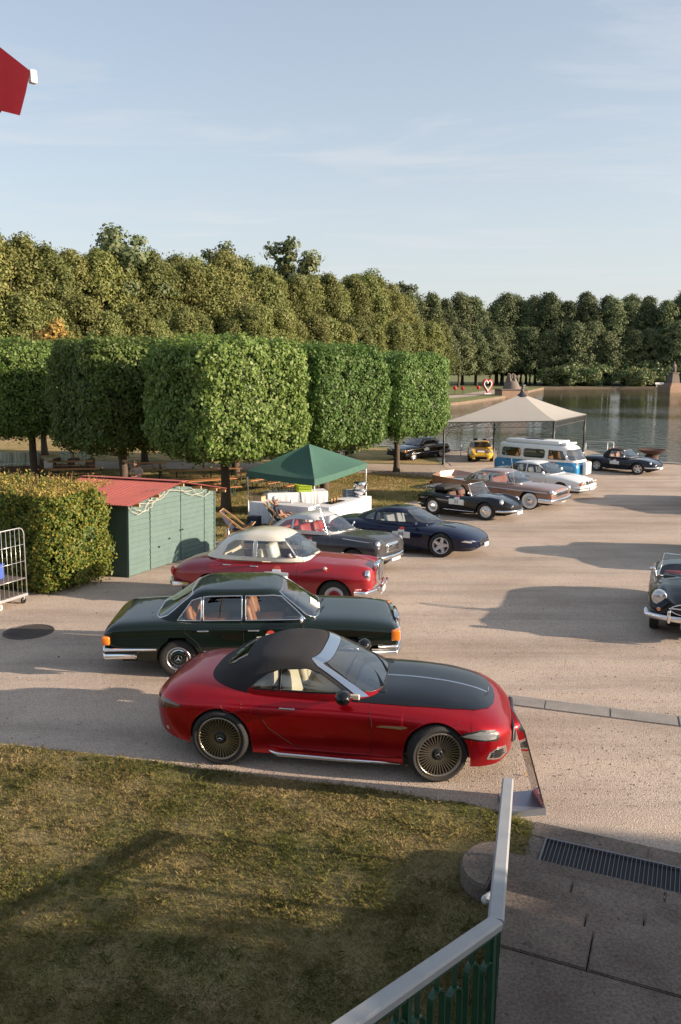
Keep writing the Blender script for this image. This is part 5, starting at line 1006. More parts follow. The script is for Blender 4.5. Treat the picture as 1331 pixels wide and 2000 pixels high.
handrail(A - (B - A) * .01, B, ''); handrail(B + (D - B).normalized() * .004, D, '')
for p, q, n_ in ((A, B, 12), (B, D, 15)):
    d = q - p; L_ = d.length; dh = Vector((d.x, d.y, 0)).normalized(); lo = Vector((0, 0, -.86)); hi = Vector((0, 0, -.085))
    b_ = MB().bar(p + lo, q + lo, .03, .035); b_.bar(p + hi, q + hi, .035, .02); b_.build('railing_frame', M_green, rl)
    for k in range(0, n_ + 1, 4 if n_ == 12 else 5): c = p + d * min(.985, max(.012, k / n_)); MB().box(c + Vector((0, 0, -.52)), (.042, .042, .92), rz=math.atan2(dh.y, dh.x)).build('post', M_green, rl)
    for k in range(n_):
        c0 = p + d * ((k + .18) / n_); c1 = p + d * ((k + .82) / n_); b_ = MB(); pts = []
        top = -.19 if k % 2 else -.27
        pts.append(c0 + lo); pts.append(c0 + Vector((0, 0, top - .05)))
        for t in np.linspace(0, math.pi, 9)[1:-1]: pts.append(c0.lerp(c1, .5 - .5 * math.cos(t)) + Vector((0, 0, top - .05 + .06 * math.sin(t))))
        pts.append(c1 + Vector((0, 0, top - .05))); pts.append(c1 + lo)
        nrm = dh.cross(Vector((0, 0, 1))) * .02
        V = []; 
        for i, w_ in enumerate(pts):
            tdir = (pts[min(i + 1, len(pts) - 1)] - pts[max(i - 1, 0)]).normalized(); side = tdir.cross(nrm.normalized()).normalized() * .006
            V += [w_ + nrm + side, w_ + nrm - side, w_ - nrm - side, w_ - nrm + side]
        F = [(i * 4 + j, i * 4 + (j + 1) % 4, (i + 1) * 4 + (j + 1) % 4, (i + 1) * 4 + j) for i in range(len(pts) - 1) for j in range(4)]
        mid = c0.lerp(c1, .5); b_.add(V, F); b_.bar(mid + Vector((0, 0, top + .005)), mid + hi, .012, .03); b_.build('baluster_arch', M_green, rl)
gr = thing('drain_grate', 'long steel drain grate set in dark stone at the foot of the stairs', 'drain grate')
M_steel = mat('galvanised_steel', (.2, .2, .21), .5, .6, vary=.3, vscale=14)
g0 = Vector((2.19, 7.93)); gw = .46; gl = 2.4
def gp(a, b, z): p = g0 + E1 * a + E2 * b; return Vector((p.x, p.y, z))
fr_ = MB(); 
for a0, b0, a1, b1 in ((0, 0, gl, 0), (0, gw, gl, gw), (0, 0, 0, gw), (gl, 0, gl, gw)): fr_.bar(gp(a0, b0, .02), gp(a1, b1, .02), .02, .03)
fr_.build('grate_frame', M_steel, gr); fp = MB(); fp.prism([tuple(gp(a, b, 0).xy) for a, b in ((0, 0), (gl, 0), (gl, gw), (0, gw))][::-1], .004, .006); fp.build('drain_pit', mat('drain_dark', (.03, .03, .032), .7), gr)
bar_me = MB().box((0, 0, 0), (.0045, gw - .015, .025)).mesh('bar', M_steel); ang = math.atan2(E1.y, E1.x)
for k in range(1, 58): link('grate_bar', bar_me, gr, gp(k * .0412, gw / 2, .02), (0, 0, ang))
bs = thing('drain_border', 'dark stone border slabs framing the drain grate', 'paving')
for a0, a1, b0, b1 in ((-.17, 1.0, -.30, -.015), (1.01, 2.6, -.30, -.015), (-.17, -.015, -.005, gw + .02)):
    slab('border_slab', [tuple(gp(a, b, 0).xy) for a, b in ((a0, b0), (a1, b0), (a1, b1), (a0, b1))][::-1], -.05, .018, M_stone, bs, .006)
kd = Vector((.951, -.31)); kn = Vector((.31, .951)); k0 = Vector((.35, 12.1))
ks = thing('kerb_strip', 'row of pale flush kerb stones crossing the gravel', 'kerb')
for i in range(7):
    a = k0 + kd * (i * .92 + .004); b = k0 + kd * ((i + 1) * .92 - .006); w_ = random.uniform(.34, .36); slab('kerb_stone', [tuple(a), tuple(b), tuple(b + kn * w_), tuple(a + kn * w_)], -.06, .014 + random.uniform(0, .006), M_kerb, ks, .008)
mh = thing('manhole_cover', 'round dark iron manhole cover on the gravel at the left', 'manhole cover', (-5.88, 14.78, zg(14.78)), 0, slope=True)
M_iron = mat('cast_iron', (.10, .085, .078), .65, .4, vary=.3, vscale=9)
MB().lathe([(.46, -.02), (.46, .012), (.43, .016), (.425, .006), (.0005, .006)], 40).build('cover_plate', M_iron, mh)
b_ = MB()
for i in range(-9, 10):
    for j in range(-9, 10):
        if i * i + j * j < 82: b_.box((i * .045, j * .045, .009), (.024, .024, .008))
b_.build('cover_studs', M_iron, mh)['kind'] = 'stuff'
# ------------------------------------------------------------------ information stele
sg_ = thing('sign_stand', 'leaning dark glossy sign panel on a steel base by the red roadster', 'sign', (2.27, 8.62, 0), R(7))
M_gp = mat('dark_gloss_panel', (.035, .028, .024), .06, .0, .9, coat=1)
V = [(-.006, .185, .06), (-.006, -.185, .06), (-.29, -.185, 1.03), (-.325, .185, 1.16)]; V += [(x + .018, y, z) for x, y, z in V]
addmesh('panel', V, [(0, 1, 2, 3), (7, 6, 5, 4), (0, 4, 5, 1), (1, 5, 6, 2), (2, 6, 7, 3), (3, 7, 4, 0)], M_gp, sg_)
addmesh('base', [(.012, .2, 0), (.012, -.2, 0), (-.42, -.2, 0), (-.42, .2, 0), (.012, .2, .085), (.012, -.2, .085), (-.42, -.2, .075), (-.42, .2, .075)], [(0, 1, 2, 3)[::-1], (4, 5, 6, 7), (0, 1, 5, 4), (1, 2, 6, 5), (2, 3, 7, 6), (3, 0, 4, 7)], mat('satin_steel', (.28, .31, .36), .38, .7), sg_)
# ------------------------------------------------------------------ hedge
u1 = Vector((.375, .927, 0)); u2 = Vector((-.927, .375, 0)); K = Vector((-6.11, 17.28, 0))
def hedgepts(n, seed, hz, top=False):
    P, N = boxcrown(n, 4.4, 1.05, .0, 2.3, .16, .16, seed, 9); P = P + 0
    return P, N
hg = thing('beech_hedge', 'tall clipped beech hedge with yellowing leaves left of the shed', 'hedge', (K + u1 * 1.02 + u2 * 4.4 + Vector((0, 0, zg(18.6) + .02))), math.atan2(u2.y, u2.x))
P, N = hedgepts(95000, 51, 2.3); k = P[:, 0] < 1.6; P = P[k]; N = N[k]
link('foliage', leaf_mesh('hedge_leaves', P, N, .075, M_beech, .62, .15, 1.0), hg)
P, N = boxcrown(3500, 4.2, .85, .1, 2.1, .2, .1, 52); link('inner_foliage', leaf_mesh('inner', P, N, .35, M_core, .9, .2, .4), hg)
n_ = 9000; P = np.stack([rng.uniform(-4.4, 4.4, n_), rng.uniform(-1.05, 1.05, n_), 2.26 + rng.exponential(.055, n_)], 1); link('top_shoots', leaf_mesh('shoots', P, np.tile([0, 0, 1.], (n_, 1)), .07, M_beechtop, .5, -.6, 1.4), hg)
b_ = MB()
for i in range(160):
    x = random.uniform(-4.3, 2); y = random.uniform(-1, 1); h = random.uniform(.12, .38); b_.tube([(x, y, 2.2), (x + random.uniform(-.06, .06), y + random.uniform(-.06, .06), 2.2 + h)], .004, 3)
b_.build('twigs', mat('twig', (.2, .11, .05), .8), hg)['kind'] = 'stuff'
# ------------------------------------------------------------------ shed
M_shed = mat('shed_green', (.085, .138, .126), .75, vary=.22, vscale=4, bump=.25, bscale=12); M_shedd = mat('shed_green_dark', (.05, .085, .07), .8); M_roof = mat('roof_red', (.42, .11, .085), .65, vary=.25, vscale=3)
M_wood = mat('bare_wood', (.45, .27, .13), .6, vary=.3, vscale=7); M_cable = mat('pale_cable', (.55, .5, .42), .6)
sh = thing('garden_shed', 'green timber shed with red corrugated roof behind the hedge', 'shed', (-5.17, 19.38, zg(19.38)), R(70.4)); sh.rotation_euler = (0, R(3.4), R(70.4))
W_ = 4.34; De = 2.6; ev = 1.78; ap = 2.12
def top_at(x): return ev + (ap - ev) * (1 - abs(x - W_ / 2) / (W_ / 2))
brk = [0, .95, 2.45, 3.75, W_]
for i in range(4):
    x0, x1 = brk[i] + .018, brk[i + 1] - .018; pn = bpy.data.objects.new('door_panel' if 0 < i < 3 else 'wall_panel', None); COL.objects.link(pn); pn.parent = sh; pn.empty_display_size = .1
    z = .03
    while z < ap:
        h = .135; a = min(z + h - .008, top_at(x0) - .01); b2 = min(z + h - .008, top_at(x1) - .01)
        if a > z or b2 > z:
            a = max(a, z + .002); b2 = max(b2, z + .002); j = random.uniform(-.003, .003)
            addmesh('board', [(x0, -.012 + j, z), (x1, -.012 + j, z), (x1, .004 + j, b2), (x0, .004 + j, a), (x0, .02, z), (x1, .02, z), (x1, .02, b2), (x0, .02, a)], [(0, 1, 2, 3), (5, 4, 7, 6), (0, 4, 5, 1), (1, 5, 6, 2), (2, 6, 7, 3), (3, 7, 4, 0)], M_shed, pn)
        z += h
wl = MB(); wl.add([(0, .03, 0), (W_, .03, 0), (W_, .03, ev), (W_ / 2, .03, ap), (0, .03, ev)], [(0, 1, 2, 3, 4)]).add([(0, De, 0), (W_, De, 0), (W_, De, ev), (W_ / 2, De, ap), (0, De, ev)], [(4, 3, 2, 1, 0)]).add([(0, .03, 0), (0, De, 0), (0, De, ev), (0, .03, ev)], [(0, 3, 2, 1)]).add([(W_, .03, 0), (W_, De, 0), (W_, De, ev), (W_, .03, ev)], [(0, 1, 2, 3)]); wl.build('wall', M_shedd, sh)
for x in (0, W_): MB().box((x, .0, ev / 2), (.05, .06, ev)).build('corner_post', M_shed, sh)
for s_ in (0, 1):
    V = []; F = []; nx = 72; ridge = W_ / 2; e_ = -.28 if s_ == 0 else W_ + .28
    ys = np.linspace(-.28, De + .25, nx * 2)
    for y in ys:
        for t in np.linspace(0, 1, 5): x = ridge + (e_ - ridge) * t; V.append((x, y, ap + .06 - (ap - ev) / (W_ / 2) * abs(x - ridge) + .016 * math.sin(y * 2 * math.pi / .076)))
    for i in range(len(ys) - 1):
        for j in range(4): F.append((i * 5 + j, (i + 1) * 5 + j, (i + 1) * 5 + j + 1, i * 5 + j + 1))
    addmesh('roof_sheet', V, F, M_roof, sh, True)
MB().bar((W_ / 2, -.3, ap + .085), (W_ / 2, De + .28, ap + .085), .32, .012).build('ridge_cap', M_roof, sh)
for x in (.1, 1.0, W_ / 2, 3.1, 4.0, W_ + .2): MB().box((x, -.12, top_at(min(max(x, 0), W_)) - .02 - (.03 if x > W_ else 0)), (.05, .3, .07)).build('rafter_end', M_wood, sh)
for k in range(7):
    a = random.uniform(-.1, 3.2); l = random.uniform(.9, 1.6); q = []
    for t in np.linspace(0, 1, 14): x = min(a + l * t, W_ + .2); q.append((x, -.06 - .05 * random.random(), top_at(min(max(x, 0), W_)) - .05 - random.uniform(.85, 1.0) * .28 * math.sin(math.pi * t) * (.5 + .5 * (k % 3) / 2)))
    MB().tube(q, .007, 4).build('light_cable', M_cable, sh)
for x, z in ((1.85, .7), (2.4, .85), (2.52, .85), (1.35, .55)): MB().box((x, -.02, z), (.04, .03, .04)).build('bolt', M_blackpl, sh)
# ------------------------------------------------------------------ canopy tent with buffet tables
M_tent = mat('tent_green', (.035, .10, .075), .8, vary=.1, vscale=2); M_pole = mat('white_pole', (.66, .68, .7), .4, .2); M_cloth = mat('white_cloth', (.72, .74, .80), .85, vary=.05, vscale=3)
Lc, Fc, Rc = Vector((-3.3, 28.6, 0)), Vector((-.85, 26.4, 0)), Vector((1.0, 30.8, 0)); Bc = Lc + Rc - Fc; ct = (Lc + Rc) / 2
zt0 = zg(29); tn = thing('canopy_tent', 'dark green pop up canopy over the white buffet tables', 'canopy tent', (ct.x, ct.y, zt0))
cs = [c - ct for c in (Fc, Rc, Bc, Lc)]; ap_ = Vector((0, 0, 2.78)); eh = 1.95
V = []; F = []; n_ = 12; m_ = 10
for q in range(4):
    a, b = cs[q], cs[(q + 1) % 4]; base = len(V)
    for i in range(m_ + 1):
        for j in range(n_ + 1):
            t = i / m_; s2 = j / n_; e = a.lerp(b, s2); p_ = Vector((e.x, e.y, eh)).lerp(ap_, t); p_.z -= .10 * math.sin(math.pi * t) * math.sin(math.pi * s2) ** .7 + .02 * math.sin(math.pi * s2) * (1 - t); V.append(p_)
    for i in range(m_):
        for j in range(n_): k = base + i * (n_ + 1) + j; F.append((k, k + 1, k + n_ + 2, k + n_ + 1))
addmesh('canopy', V, F, M_tent, tn, True)
for q in range(4):
    a, b = cs[q], cs[(q + 1) % 4]; V = []; nrm = Vector((b.y - a.y, a.x - b.x, 0)).normalized()
    for j in range(25): e = a.lerp(b, j / 24); w_ = nrm * .015 * math.sin(j * 2.1) + nrm * .01; dz = -.02 * math.sin(math.pi * j / 24); V += [(e.x + nrm.x * .004, e.y + nrm.y * .004, eh + dz), (e.x + w_.x, e.y + w_.y, eh - .21 + dz)]
    addmesh('valance', V, [(i * 2, i * 2 + 1, i * 2 + 3, i * 2 + 2) for i in range(24)], M_tent, tn)
for c in cs: MB().tube([(c.x * .985, c.y * .985, -.1), (c.x * .985, c.y * .985, 1.1)], .024, 8).tube([(c.x * .985, c.y * .985, 1.0), (c.x * .985, c.y * .985, eh)], .018, 8).box((c.x * .985, c.y * .985, 1.02), (.06, .06, .05)).build('pole', M_pole, tn, True)
def cloth_table(label, c, l, d, rz, h=.76):
    t = thing('buffet_table', label, 'table', (c[0], c[1], zg(c[1])), R(rz), 'white cloth buffet tables under the tent'); V = []; F = []; per = []
    for (ax, ay), (bx, by) in (((-l / 2, -d / 2), (l / 2, -d / 2)), ((l / 2, -d / 2), (l / 2, d / 2)), ((l / 2, d / 2), (-l / 2, d / 2)), ((-l / 2, d / 2), (-l / 2, -d / 2))):
        n2 = int(math.hypot(bx - ax, by - ay) / .045)
        for j in range(n2): s2 = j / n2; per.append((ax + (bx - ax) * s2, ay + (by - ay) * s2, by - ay, ax - bx))
    for i, (x, y, nx_, ny_) in enumerate(per):
        q = math.hypot(nx_, ny_); o = .02 * math.sin(i * 1.15) + .012 * math.sin(i * .43); nx_ /= q; ny_ /= q
        V += [(x, y, h), (x + nx_ * .012, y + ny_ * .012, h - .03), (x + nx_ * (o * .6 + .02), y + ny_ * (o * .6 + .02), h * .5), (x + nx_ * (o + .035), y + ny_ * (o + .035), .015)]
    N2 = len(per); F = [(i * 4 + j, ((i + 1) % N2) * 4 + j, ((i + 1) % N2) * 4 + j + 1, i * 4 + j + 1)[::-1] for i in range(N2) for j in range(3)]; F.append(tuple(i * 4 for i in range(N2)))
    o = addmesh('table_cloth', V, F, M_cloth, t, True); o.data.polygons[len(F) - 1].use_smooth = False
    for x in (-l / 2 + .1, l / 2 - .1):
        for y in (-d / 2 + .1, d / 2 - .1): MB().box((x, y, h / 2), (.03, .03, h - .05)).build('leg', M_pole, t)
cloth_table('front buffet table with pleated white skirt behind the deck chair', (-2.0, 28.72), 2.45, .75, -28)
cloth_table('right hand buffet table with white cloth beside the blue coupe', (.05, 29.35), 2.9, .78, 58)
cloth_table('rear buffet table with glasses and green crate', (-1.75, 31.6), 2.4, .7, 15, .82)
def crate(label, c, rz, z, col, nm):
    t = thing('crate', label, 'crate', (c[0], c[1], zg(c[1]) + z), R(rz)); m = mat(nm, col, .45)
    MB().box((0, 0, .015), (.58, .38, .03)).build('crate_floor', m, t)
    for s_ in (-1, 1):
        for i in range(4): MB().box((0, s_ * .185, .05 + i * .062), (.58, .016, .034)).build('slat', m, t); MB().box((s_ * .285, 0, .05 + i * .062), (.016, .37, .034)).build('slat', m, t)
        for q in (-1, 1): MB().box((s_ * .28, q * .18, .14), (.035, .035, .26)).build('corner_post', m, t)
    b_ = MB()
    for i in range(5):
        for j in range(3): b_.lathe([(.03, .03), (.036, .2), (.03, .25), (.0005, .25)], 8, ((i - 2) * .105, (j - 1) * .105, 0))
    b_.build('bottles', mat(nm + '_bottle', tuple(x * .8 for x in col), .25), t, True)
crate('lime green plastic crate on the rear buffet table', (-1.45, 31.55), 15, .83, (.42, .58, .05), 'lime_plastic')
crate('grey blue plastic crate on the right buffet table', (.42, 30.35), 25, .78, (.2, .27, .36), 'grey_blue_plastic')
cf = thing('chafing_dish', 'polished steel chafing dishes stacked on the right buffet table', 'chafing dish', (.72, 30.1, zg(30.1) + .77), 0)
MB().lathe([(.0005, .02), (.12, .02), (.14, 0), (.08, .1), (.1, .14), (.26, .24), (.28, .3), (.0005, .3)], 24).build('lower_bowl', M_chrome, cf, True); MB().lathe([(.0005, .31), (.2, .32), (.24, .36), (.24, .56), (.22, .6), (.0005, .6)], 24).build('upper_pot', M_chrome, cf, True); MB().tube([(.24, -.08, .5), (.3, -.05, .5), (.3, .05, .5), (.24, .08, .5)], .012, 6).build('handle', M_chrome, cf, True)
bx_ = thing('cardboard_box', 'brown cardboard box at the corner of the front buffet table', 'box', (-2.95, 29.3, zg(29.3) + .765), R(-25)); m = mat('cardboard', (.42, .29, .18), .85); MB().box((0, 0, .11), (.36, .3, .22)).build('carton', m, bx_)
for s_ in (-1, 1): MB().box((s_ * .2, 0, .235), (.16, .3, .006), ry=R(-25 * s_)).build('flap', m, bx_)
tr_ = thing('serving_tray', 'dark serving tray with small jars on the right buffet table', 'tray', (-.18, 28.95, zg(28.95) + .765), R(58)); MB().box((0, 0, .012), (.75, .34, .02)).build('tray_board', M_blackpl, tr_)
for x in (-.2, 0, .2): MB().lathe([(.0005, 0), (.035, 0), (.035, .12), (.03, .13), (.0005, .13)], 10, (x, .05, .022)).build('jar', mat('amber_jar', (.5, .28, .1), .2), tr_, True)
for i in range(9):
    x, y = -2.55 + .115 * (i % 5), 31.25 + .12 * (i // 5); g2 = thing('drinking_glass', 'clear drinking glass on the rear buffet table', 'glass', (x, y, zg(y) + .825), 0, 'glasses on the rear buffet table'); MB().lathe([(.0005, .005), (.03, .005), (.036, .14), (.033, .14), (.028, .012)], 10).build('glass_cup', M_glass, g2, True)
cu = thing('cup', 'white cup on the front buffet table', 'cup', (-1.75, 28.75, zg(28.7) + .765), 0); MB().lathe([(.0005, 0), (.045, 0), (.055, .12), (.05, .12), (.0005, .02)], 14).build('cup_body', M_white, cu, True); MB().tube([(.05, 0, .03), (.09, 0, .04), (.09, 0, .09), (.052, 0, .1)], .008, 5).build('handle', M_white, cu)
sb = thing('storage_box', 'dark navy storage box on the grass by the tent pole', 'box', (-3.02, 28.15, zg(28.2)), R(-20)); MB().box((0, 0, .17), (.42, .32, .34), bev=.02).build('box_body', mat('navy_plastic', (.015, .02, .05), .5), sb); MB().box((0, -.163, .17), (.1, .004, .1)).build('print', M_platew, sb); MB().box((0, 0, .35), (.44, .34, .03), bev=.01).build('lid', mat('navy_plastic', (.015, .02, .05), .5), sb)
# ------------------------------------------------------------------ deck chairs, seated visitors
def deck_chair(label, c, rz, fab):
    t = thing('deck_chair', label, 'deck chair', (c[0], c[1], zg(c[1])), R(rz), 'folding wooden deck chairs')
    for s_ in (-.28, .28): MB().bar((-.62, s_, .88), (.48, s_, .03), .035, .05).build('back_rail', M_wood, t); MB().bar((.42, s_ * .9, .46), (-.55, s_ * .9, .03), .035, .05).build('seat_rail', M_wood, t); MB().bar((-.22, s_ * 1.1, .6), (-.48, s_ * 1.1, .07), .025, .04).build('prop', M_wood, t)
    for x, z in ((-.62, .88), (.48, .03), (.42, .46), (-.55, .03)): MB().tube([(x, -.28, z), (x, .28, z)], .018, 6).build('crossbar', M_wood, t)
    V = []
    for u in np.linspace(0, 1, 14):
        x = -.6 + 1.0 * u; z = .86 * (1 - u) + .45 * u - .52 * math.sin(math.pi * u) ** .8 * (1 - .35 * u)
        V += [(x, -.24, z), (x, .24, z)]
    addmesh('sling', V, [(i * 2, i * 2 + 1, i * 2 + 3, i * 2 + 2) for i in range(13)], fab, t, True)
deck_chair('wooden deck chair with the seated man in the white cap', (-1.95, 27.75), -12, mat('sling_grey_green', (.12, .16, .15), .85))
deck_chair('empty wooden deck chair beside the green shed', (-3.2, 25.75), -4, mat('sling_dark', (.02, .02, .045), .85))
ps = thing('parasol_stand', 'pale round parasol base with metal tube beside the shed', 'parasol stand', (-3.42, 24.4, zg(24.4)), 0); MB().lathe([(.0005, .1), (.2, .1), (.3, .07), (.32, 0), (.0005, 0)], 24).build('base_plate', mat('concrete_white', (.55, .52, .48), .8), ps); MB().tube([(0, 0, .09), (0, 0, .5)], .035, 10).build('tube', M_alu, ps, True); MB().tube([(.03, 0, .44), (.09, 0, .44)], .014, 6).build('clamp_knob', M_blackpl, ps)
def person(label, loc, rz, J, edges, mats, head, group=None):
    """skeleton J: name -> (xyz, radius); one continuous skinned body"""
    t = thing('person', label, 'person', loc, R(rz)); names = list(J); me = bpy.data.meshes.new('body'); me.from_pydata([J[n_][0] for n_ in names], [(names.index(a), names.index(b)) for a, b, _ in edges], [])
    o = bpy.data.objects.new('tmp', me); COL.objects.link(o); md = o.modifiers.new('s', 'SKIN'); md.use_smooth_shade = True; o.modifiers.new('u', 'SUBSURF').levels = 1
    for i, n_ in enumerate(names): sv = me.skin_vertices[0].data[i]; sv.radius = (J[n_][1],) * 2 if isinstance(J[n_][1], float) else J[n_][1]; sv.use_root = (n_ == 'pelvis')
    dg = bpy.context.evaluated_depsgraph_get(); dg.update(); m2 = bpy.data.meshes.new_from_object(o.evaluated_get(dg)); bpy.data.objects.remove(o)
    bm = bmesh.new(); bm.from_mesh(m2)
    h0, hr, pitch = head; Mx = Matrix.Translation(h0) @ Matrix.Rotation(R(pitch), 4, 'Y')
    r0 = bmesh.ops.create_uvsphere(bm, u_segments=16, v_segments=12, radius=1, matrix=Mx @ Matrix.Diagonal((.098, .078, .122, 1)))
    for dx, dy, dz, rr in ((.098, 0, -.01, .02), (.09, 0, -.055, .018), (.0, .078, -.005, .024), (.0, -.078, -.005, .024), (.07, 0, -.09, .035)): bmesh.ops.create_uvsphere(bm, u_segments=8, v_segments=6, radius=1, matrix=Mx @ Matrix.Translation((dx, dy, dz)) @ Matrix.Diagonal((rr * .8, rr * .7, rr, 1)))
    m3 = bpy.data.meshes.new('body'); bm.to_mesh(m3); bm.free(); bpy.data.meshes.remove(m2)
    ml = list(dict.fromkeys([m for _, _, m in edges])); ml = [MATS[m] for m in ml]; skin = MATS['skin']; 
    if skin not in ml: ml.append(skin)
    m3.materials.clear()
    for m in ml: m3.materials.append(m)
    hv = Vector(h0)
    for p_ in m3.polygons:
        c = p_.center; best = 1e9; bi = 0; p_.use_smooth = True
        for a, b, m in edges:
            pa, pb = Vector(J[a][0]), Vector(J[b][0]); d = pb - pa; tt = max(0, min(1, (c - pa).dot(d) / d.length_squared)); q = (c - pa - d * tt).length
            if q < best: best = q; bi = ml.index(MATS[m])
        p_.material_index = ml.index(skin) if (c - hv).length < .135 and c.z > hv.z - .13 else bi
    link('body', m3, t); return t, Mx
mat('skin', (.45, .24, .17), .55); mat('polo_navy', (.03, .035, .05), .8); mat('shorts_dark', (.06, .055, .05), .85); mat('shirt_white', (.6, .6, .63), .85); mat('trousers_beige', (.25, .2, .15), .85); M_hair = mat('grey_hair', (.25, .22, .2), .9)
def hand(J, E, base, wrist, d, side, pre):
    d = Vector(d).normalized(); sd = Vector(side).normalized(); w_ = Vector(wrist)
    J[pre + 'palm'] = (tuple(w_ + d * .06), .028); E.append((base, pre + 'palm', 'skin'))
    for i, (o, l) in enumerate(((-.03, .07), (-.01, .085), (.01, .08), (.03, .062))): J[pre + 'k%d' % i] = (tuple(w_ + d * .095 + sd * o), .0095); J[pre + 'f%d' % i] = (tuple(w_ + d * (.095 + l) + sd * o * 1.3 + Vector((0, 0, -.03))), .008); E += [(pre + 'palm', pre + 'k%d' % i, 'skin'), (pre + 'k%d' % i, pre + 'f%d' % i, 'skin')]
    J[pre + 'th'] = (tuple(w_ + d * .07 + sd * -.055), .010); E.append((pre + 'palm', pre + 'th', 'skin'))
# reclining man: pelvis low in the sling, legs out to the front
J = {'pelvis': ((.12, 0, .30), (.15, .13)), 'waist': ((-.05, 0, .44), (.145, .12)), 'chest': ((-.22, 0, .64), (.165, .12)), 'neckb': ((-.31, 0, .80), .07), 'neck': ((-.33, 0, .87), .055)}
E = [('pelvis', 'waist', 'shorts_dark'), ('waist', 'chest', 'polo_navy'), ('chest', 'neckb', 'polo_navy'), ('neckb', 'neck', 'skin')]
for s_, q in ((-1, 'r'), (1, 'l')):
    J.update({q + 'sh': ((-.28, s_ * .19, .74), .068), q + 'el': ((-.12, s_ * .29, .50), .045), q + 'wr': ((.12, s_ * .20, .52), .030), q + 'hip': ((.16, s_ * .10, .31), .092), q + 'kn': ((.58, s_ * .15, .52), .062), q + 'an': ((.80, s_ * .15, .10), .042), q + 'toe': ((.98, s_ * .17, .05), .035)})
    E += [('chest', q + 'sh', 'polo_navy'), (q + 'sh', q + 'el', 'polo_navy'), (q + 'el', q + 'wr', 'skin'), ('pelvis', q + 'hip', 'shorts_dark'), (q + 'hip', q + 'kn', 'shorts_dark'), (q + 'kn', q + 'an', 'skin'), (q + 'an', q + 'toe', 'shorts_dark')]
    hand(J, E, q + 'wr', J[q + 'wr'][0], (.9, -s_ * .35, 0), (0, 1, 0), q)
pm, Mx = person('person in dark polo, white cap and sunglasses reclining in a deck chair', (-1.95, 27.75, zg(27.75)), -12, J, E, None, (Vector((-.32, 0, .965)), .1, -6))
b_ = MB().sphere((0, 0, 0), (.106, .088, .09), 16, 8); b_.box((.12, 0, .0), (.11, .13, .014), bev=.006); o = b_.build('cap', M_white, pm, True); o.matrix_local = Mx @ Matrix.Translation((0, 0, .06))
o = MB().box((.088, 0, .012), (.025, .14, .035), bev=.008).build('sunglasses', M_blackpl, pm); o.matrix_local = Mx
# man leaning over a beer table
J = {'pelvis': ((-.05, 0, .55), (.16, .13)), 'waist': ((-.03, 0, .74), (.15, .12)), 'chest': ((.08, 0, 1.02), (.18, .13)), 'neckb': ((.16, 0, 1.19), .075), 'neck': ((.21, 0, 1.25), .058)}
E = [('pelvis', 'waist', 'trousers_beige'), ('waist', 'chest', 'shirt_white'), ('chest', 'neckb', 'shirt_white'), ('neckb', 'neck', 'skin')]
for s_, q in ((-1, 'r'), (1, 'l')):
    J.update({q + 'sh': ((.11, s_ * .2, 1.12), .075), q + 'el': ((.22, s_ * .33, .86), .05), q + 'wr': ((.42, s_ * .12, .82), .03), q + 'hip': ((.0, s_ * .1, .52), .095), q + 'kn': ((.44, s_ * .14, .5), .065), q + 'an': ((.4, s_ * .14, .08), .043), q + 'toe': ((.57, s_ * .15, .04), .036)})
    E += [('chest', q + 'sh', 'shirt_white'), (q + 'sh', q + 'el', 'shirt_white'), (q + 'el', q + 'wr', 'skin'), ('pelvis', q + 'hip', 'trousers_beige'), (q + 'hip', q + 'kn', 'trousers_beige'), (q + 'kn', q + 'an', 'trousers_beige'), (q + 'an', q + 'toe', 'trousers_beige')]
    hand(J, E, q + 'wr', J[q + 'wr'][0], (.8, -s_ * .5, 0), (0, 1, 0), q)
pm, Mx = person('person in white shirt sitting bent over a beer table behind the shed', (-9.05, 36.3, zg(36.3)), -100, J, E, None, (Vector((.30, 0, 1.34)), .1, 38))
o = MB().sphere((-.02, 0, .02), (.098, .082, .11), 14, 8).build('hair', M_hair, pm, True); o.matrix_local = Mx @ Matrix.Translation((-.012, 0, .015))
# ------------------------------------------------------------------ beer tables, benches and lounge seats
M_plank = mat('orange_wood', (.45, .19, .07), .5, vary=.25, vscale=5, coat=.2); M_frame = mat('green_black_steel', (.012, .03, .02), .5)
def proto_table(nm, l, w_, h, npl):
    t = thing(nm, 'x', 'x'); pw = w_ / npl
    for i in range(npl): MB().box((0, (i - (npl - 1) / 2) * pw, h - .0125), (l, pw - .008, .025)).build('plank', M_plank, t)
    for s_ in (-1, 1):
        x = s_ * l * .36; b_ = MB().bar((x, -w_ * .42, h - .03), (x, -w_ * .42, 0), .03, .03).bar((x, w_ * .42, h - .03), (x, w_ * .42, 0), .03, .03).bar((x, -w_ * .42, h * .28), (x, w_ * .42, h * .28), .025, .025).bar((x, -w_ * .42, h - .04), (x, w_ * .42, h - .04), .025, .025).bar((x, 0, h * .28), (x - s_ * l * .2, 0, h - .04), .02, .02); b_.build('leg_frame', M_frame, t)
    return t
ptab = proto_table('beer_table', 2.2, .5, .77, 3); pben = proto_table('beer_bench', 2.2, .25, .48, 2)
sets = [(-6.9, 38.2, 10), (-9.6, 35.2, 12), (-12.6, 38.6, 8), (-3.9, 38.0, 48), (-6.2, 41.6, 12), (-9.9, 41.0, 8), (-2.1, 36.4, 48), (-13.8, 41.6, 5), (-5.6, 35.2, 30), (-1.9, 40.2, 40)]
first = [True, True]
where = ['left of the nearest linden trunk', 'where the man in white sits', 'in front of the striped armchairs', 'behind the tent pole', 'in the back row below the lindens', 'deep in the shade behind the man', 'directly behind the tent', 'furthest back by the armchairs', 'between the shed and the nearest linden', 'furthest to the right in the shade']
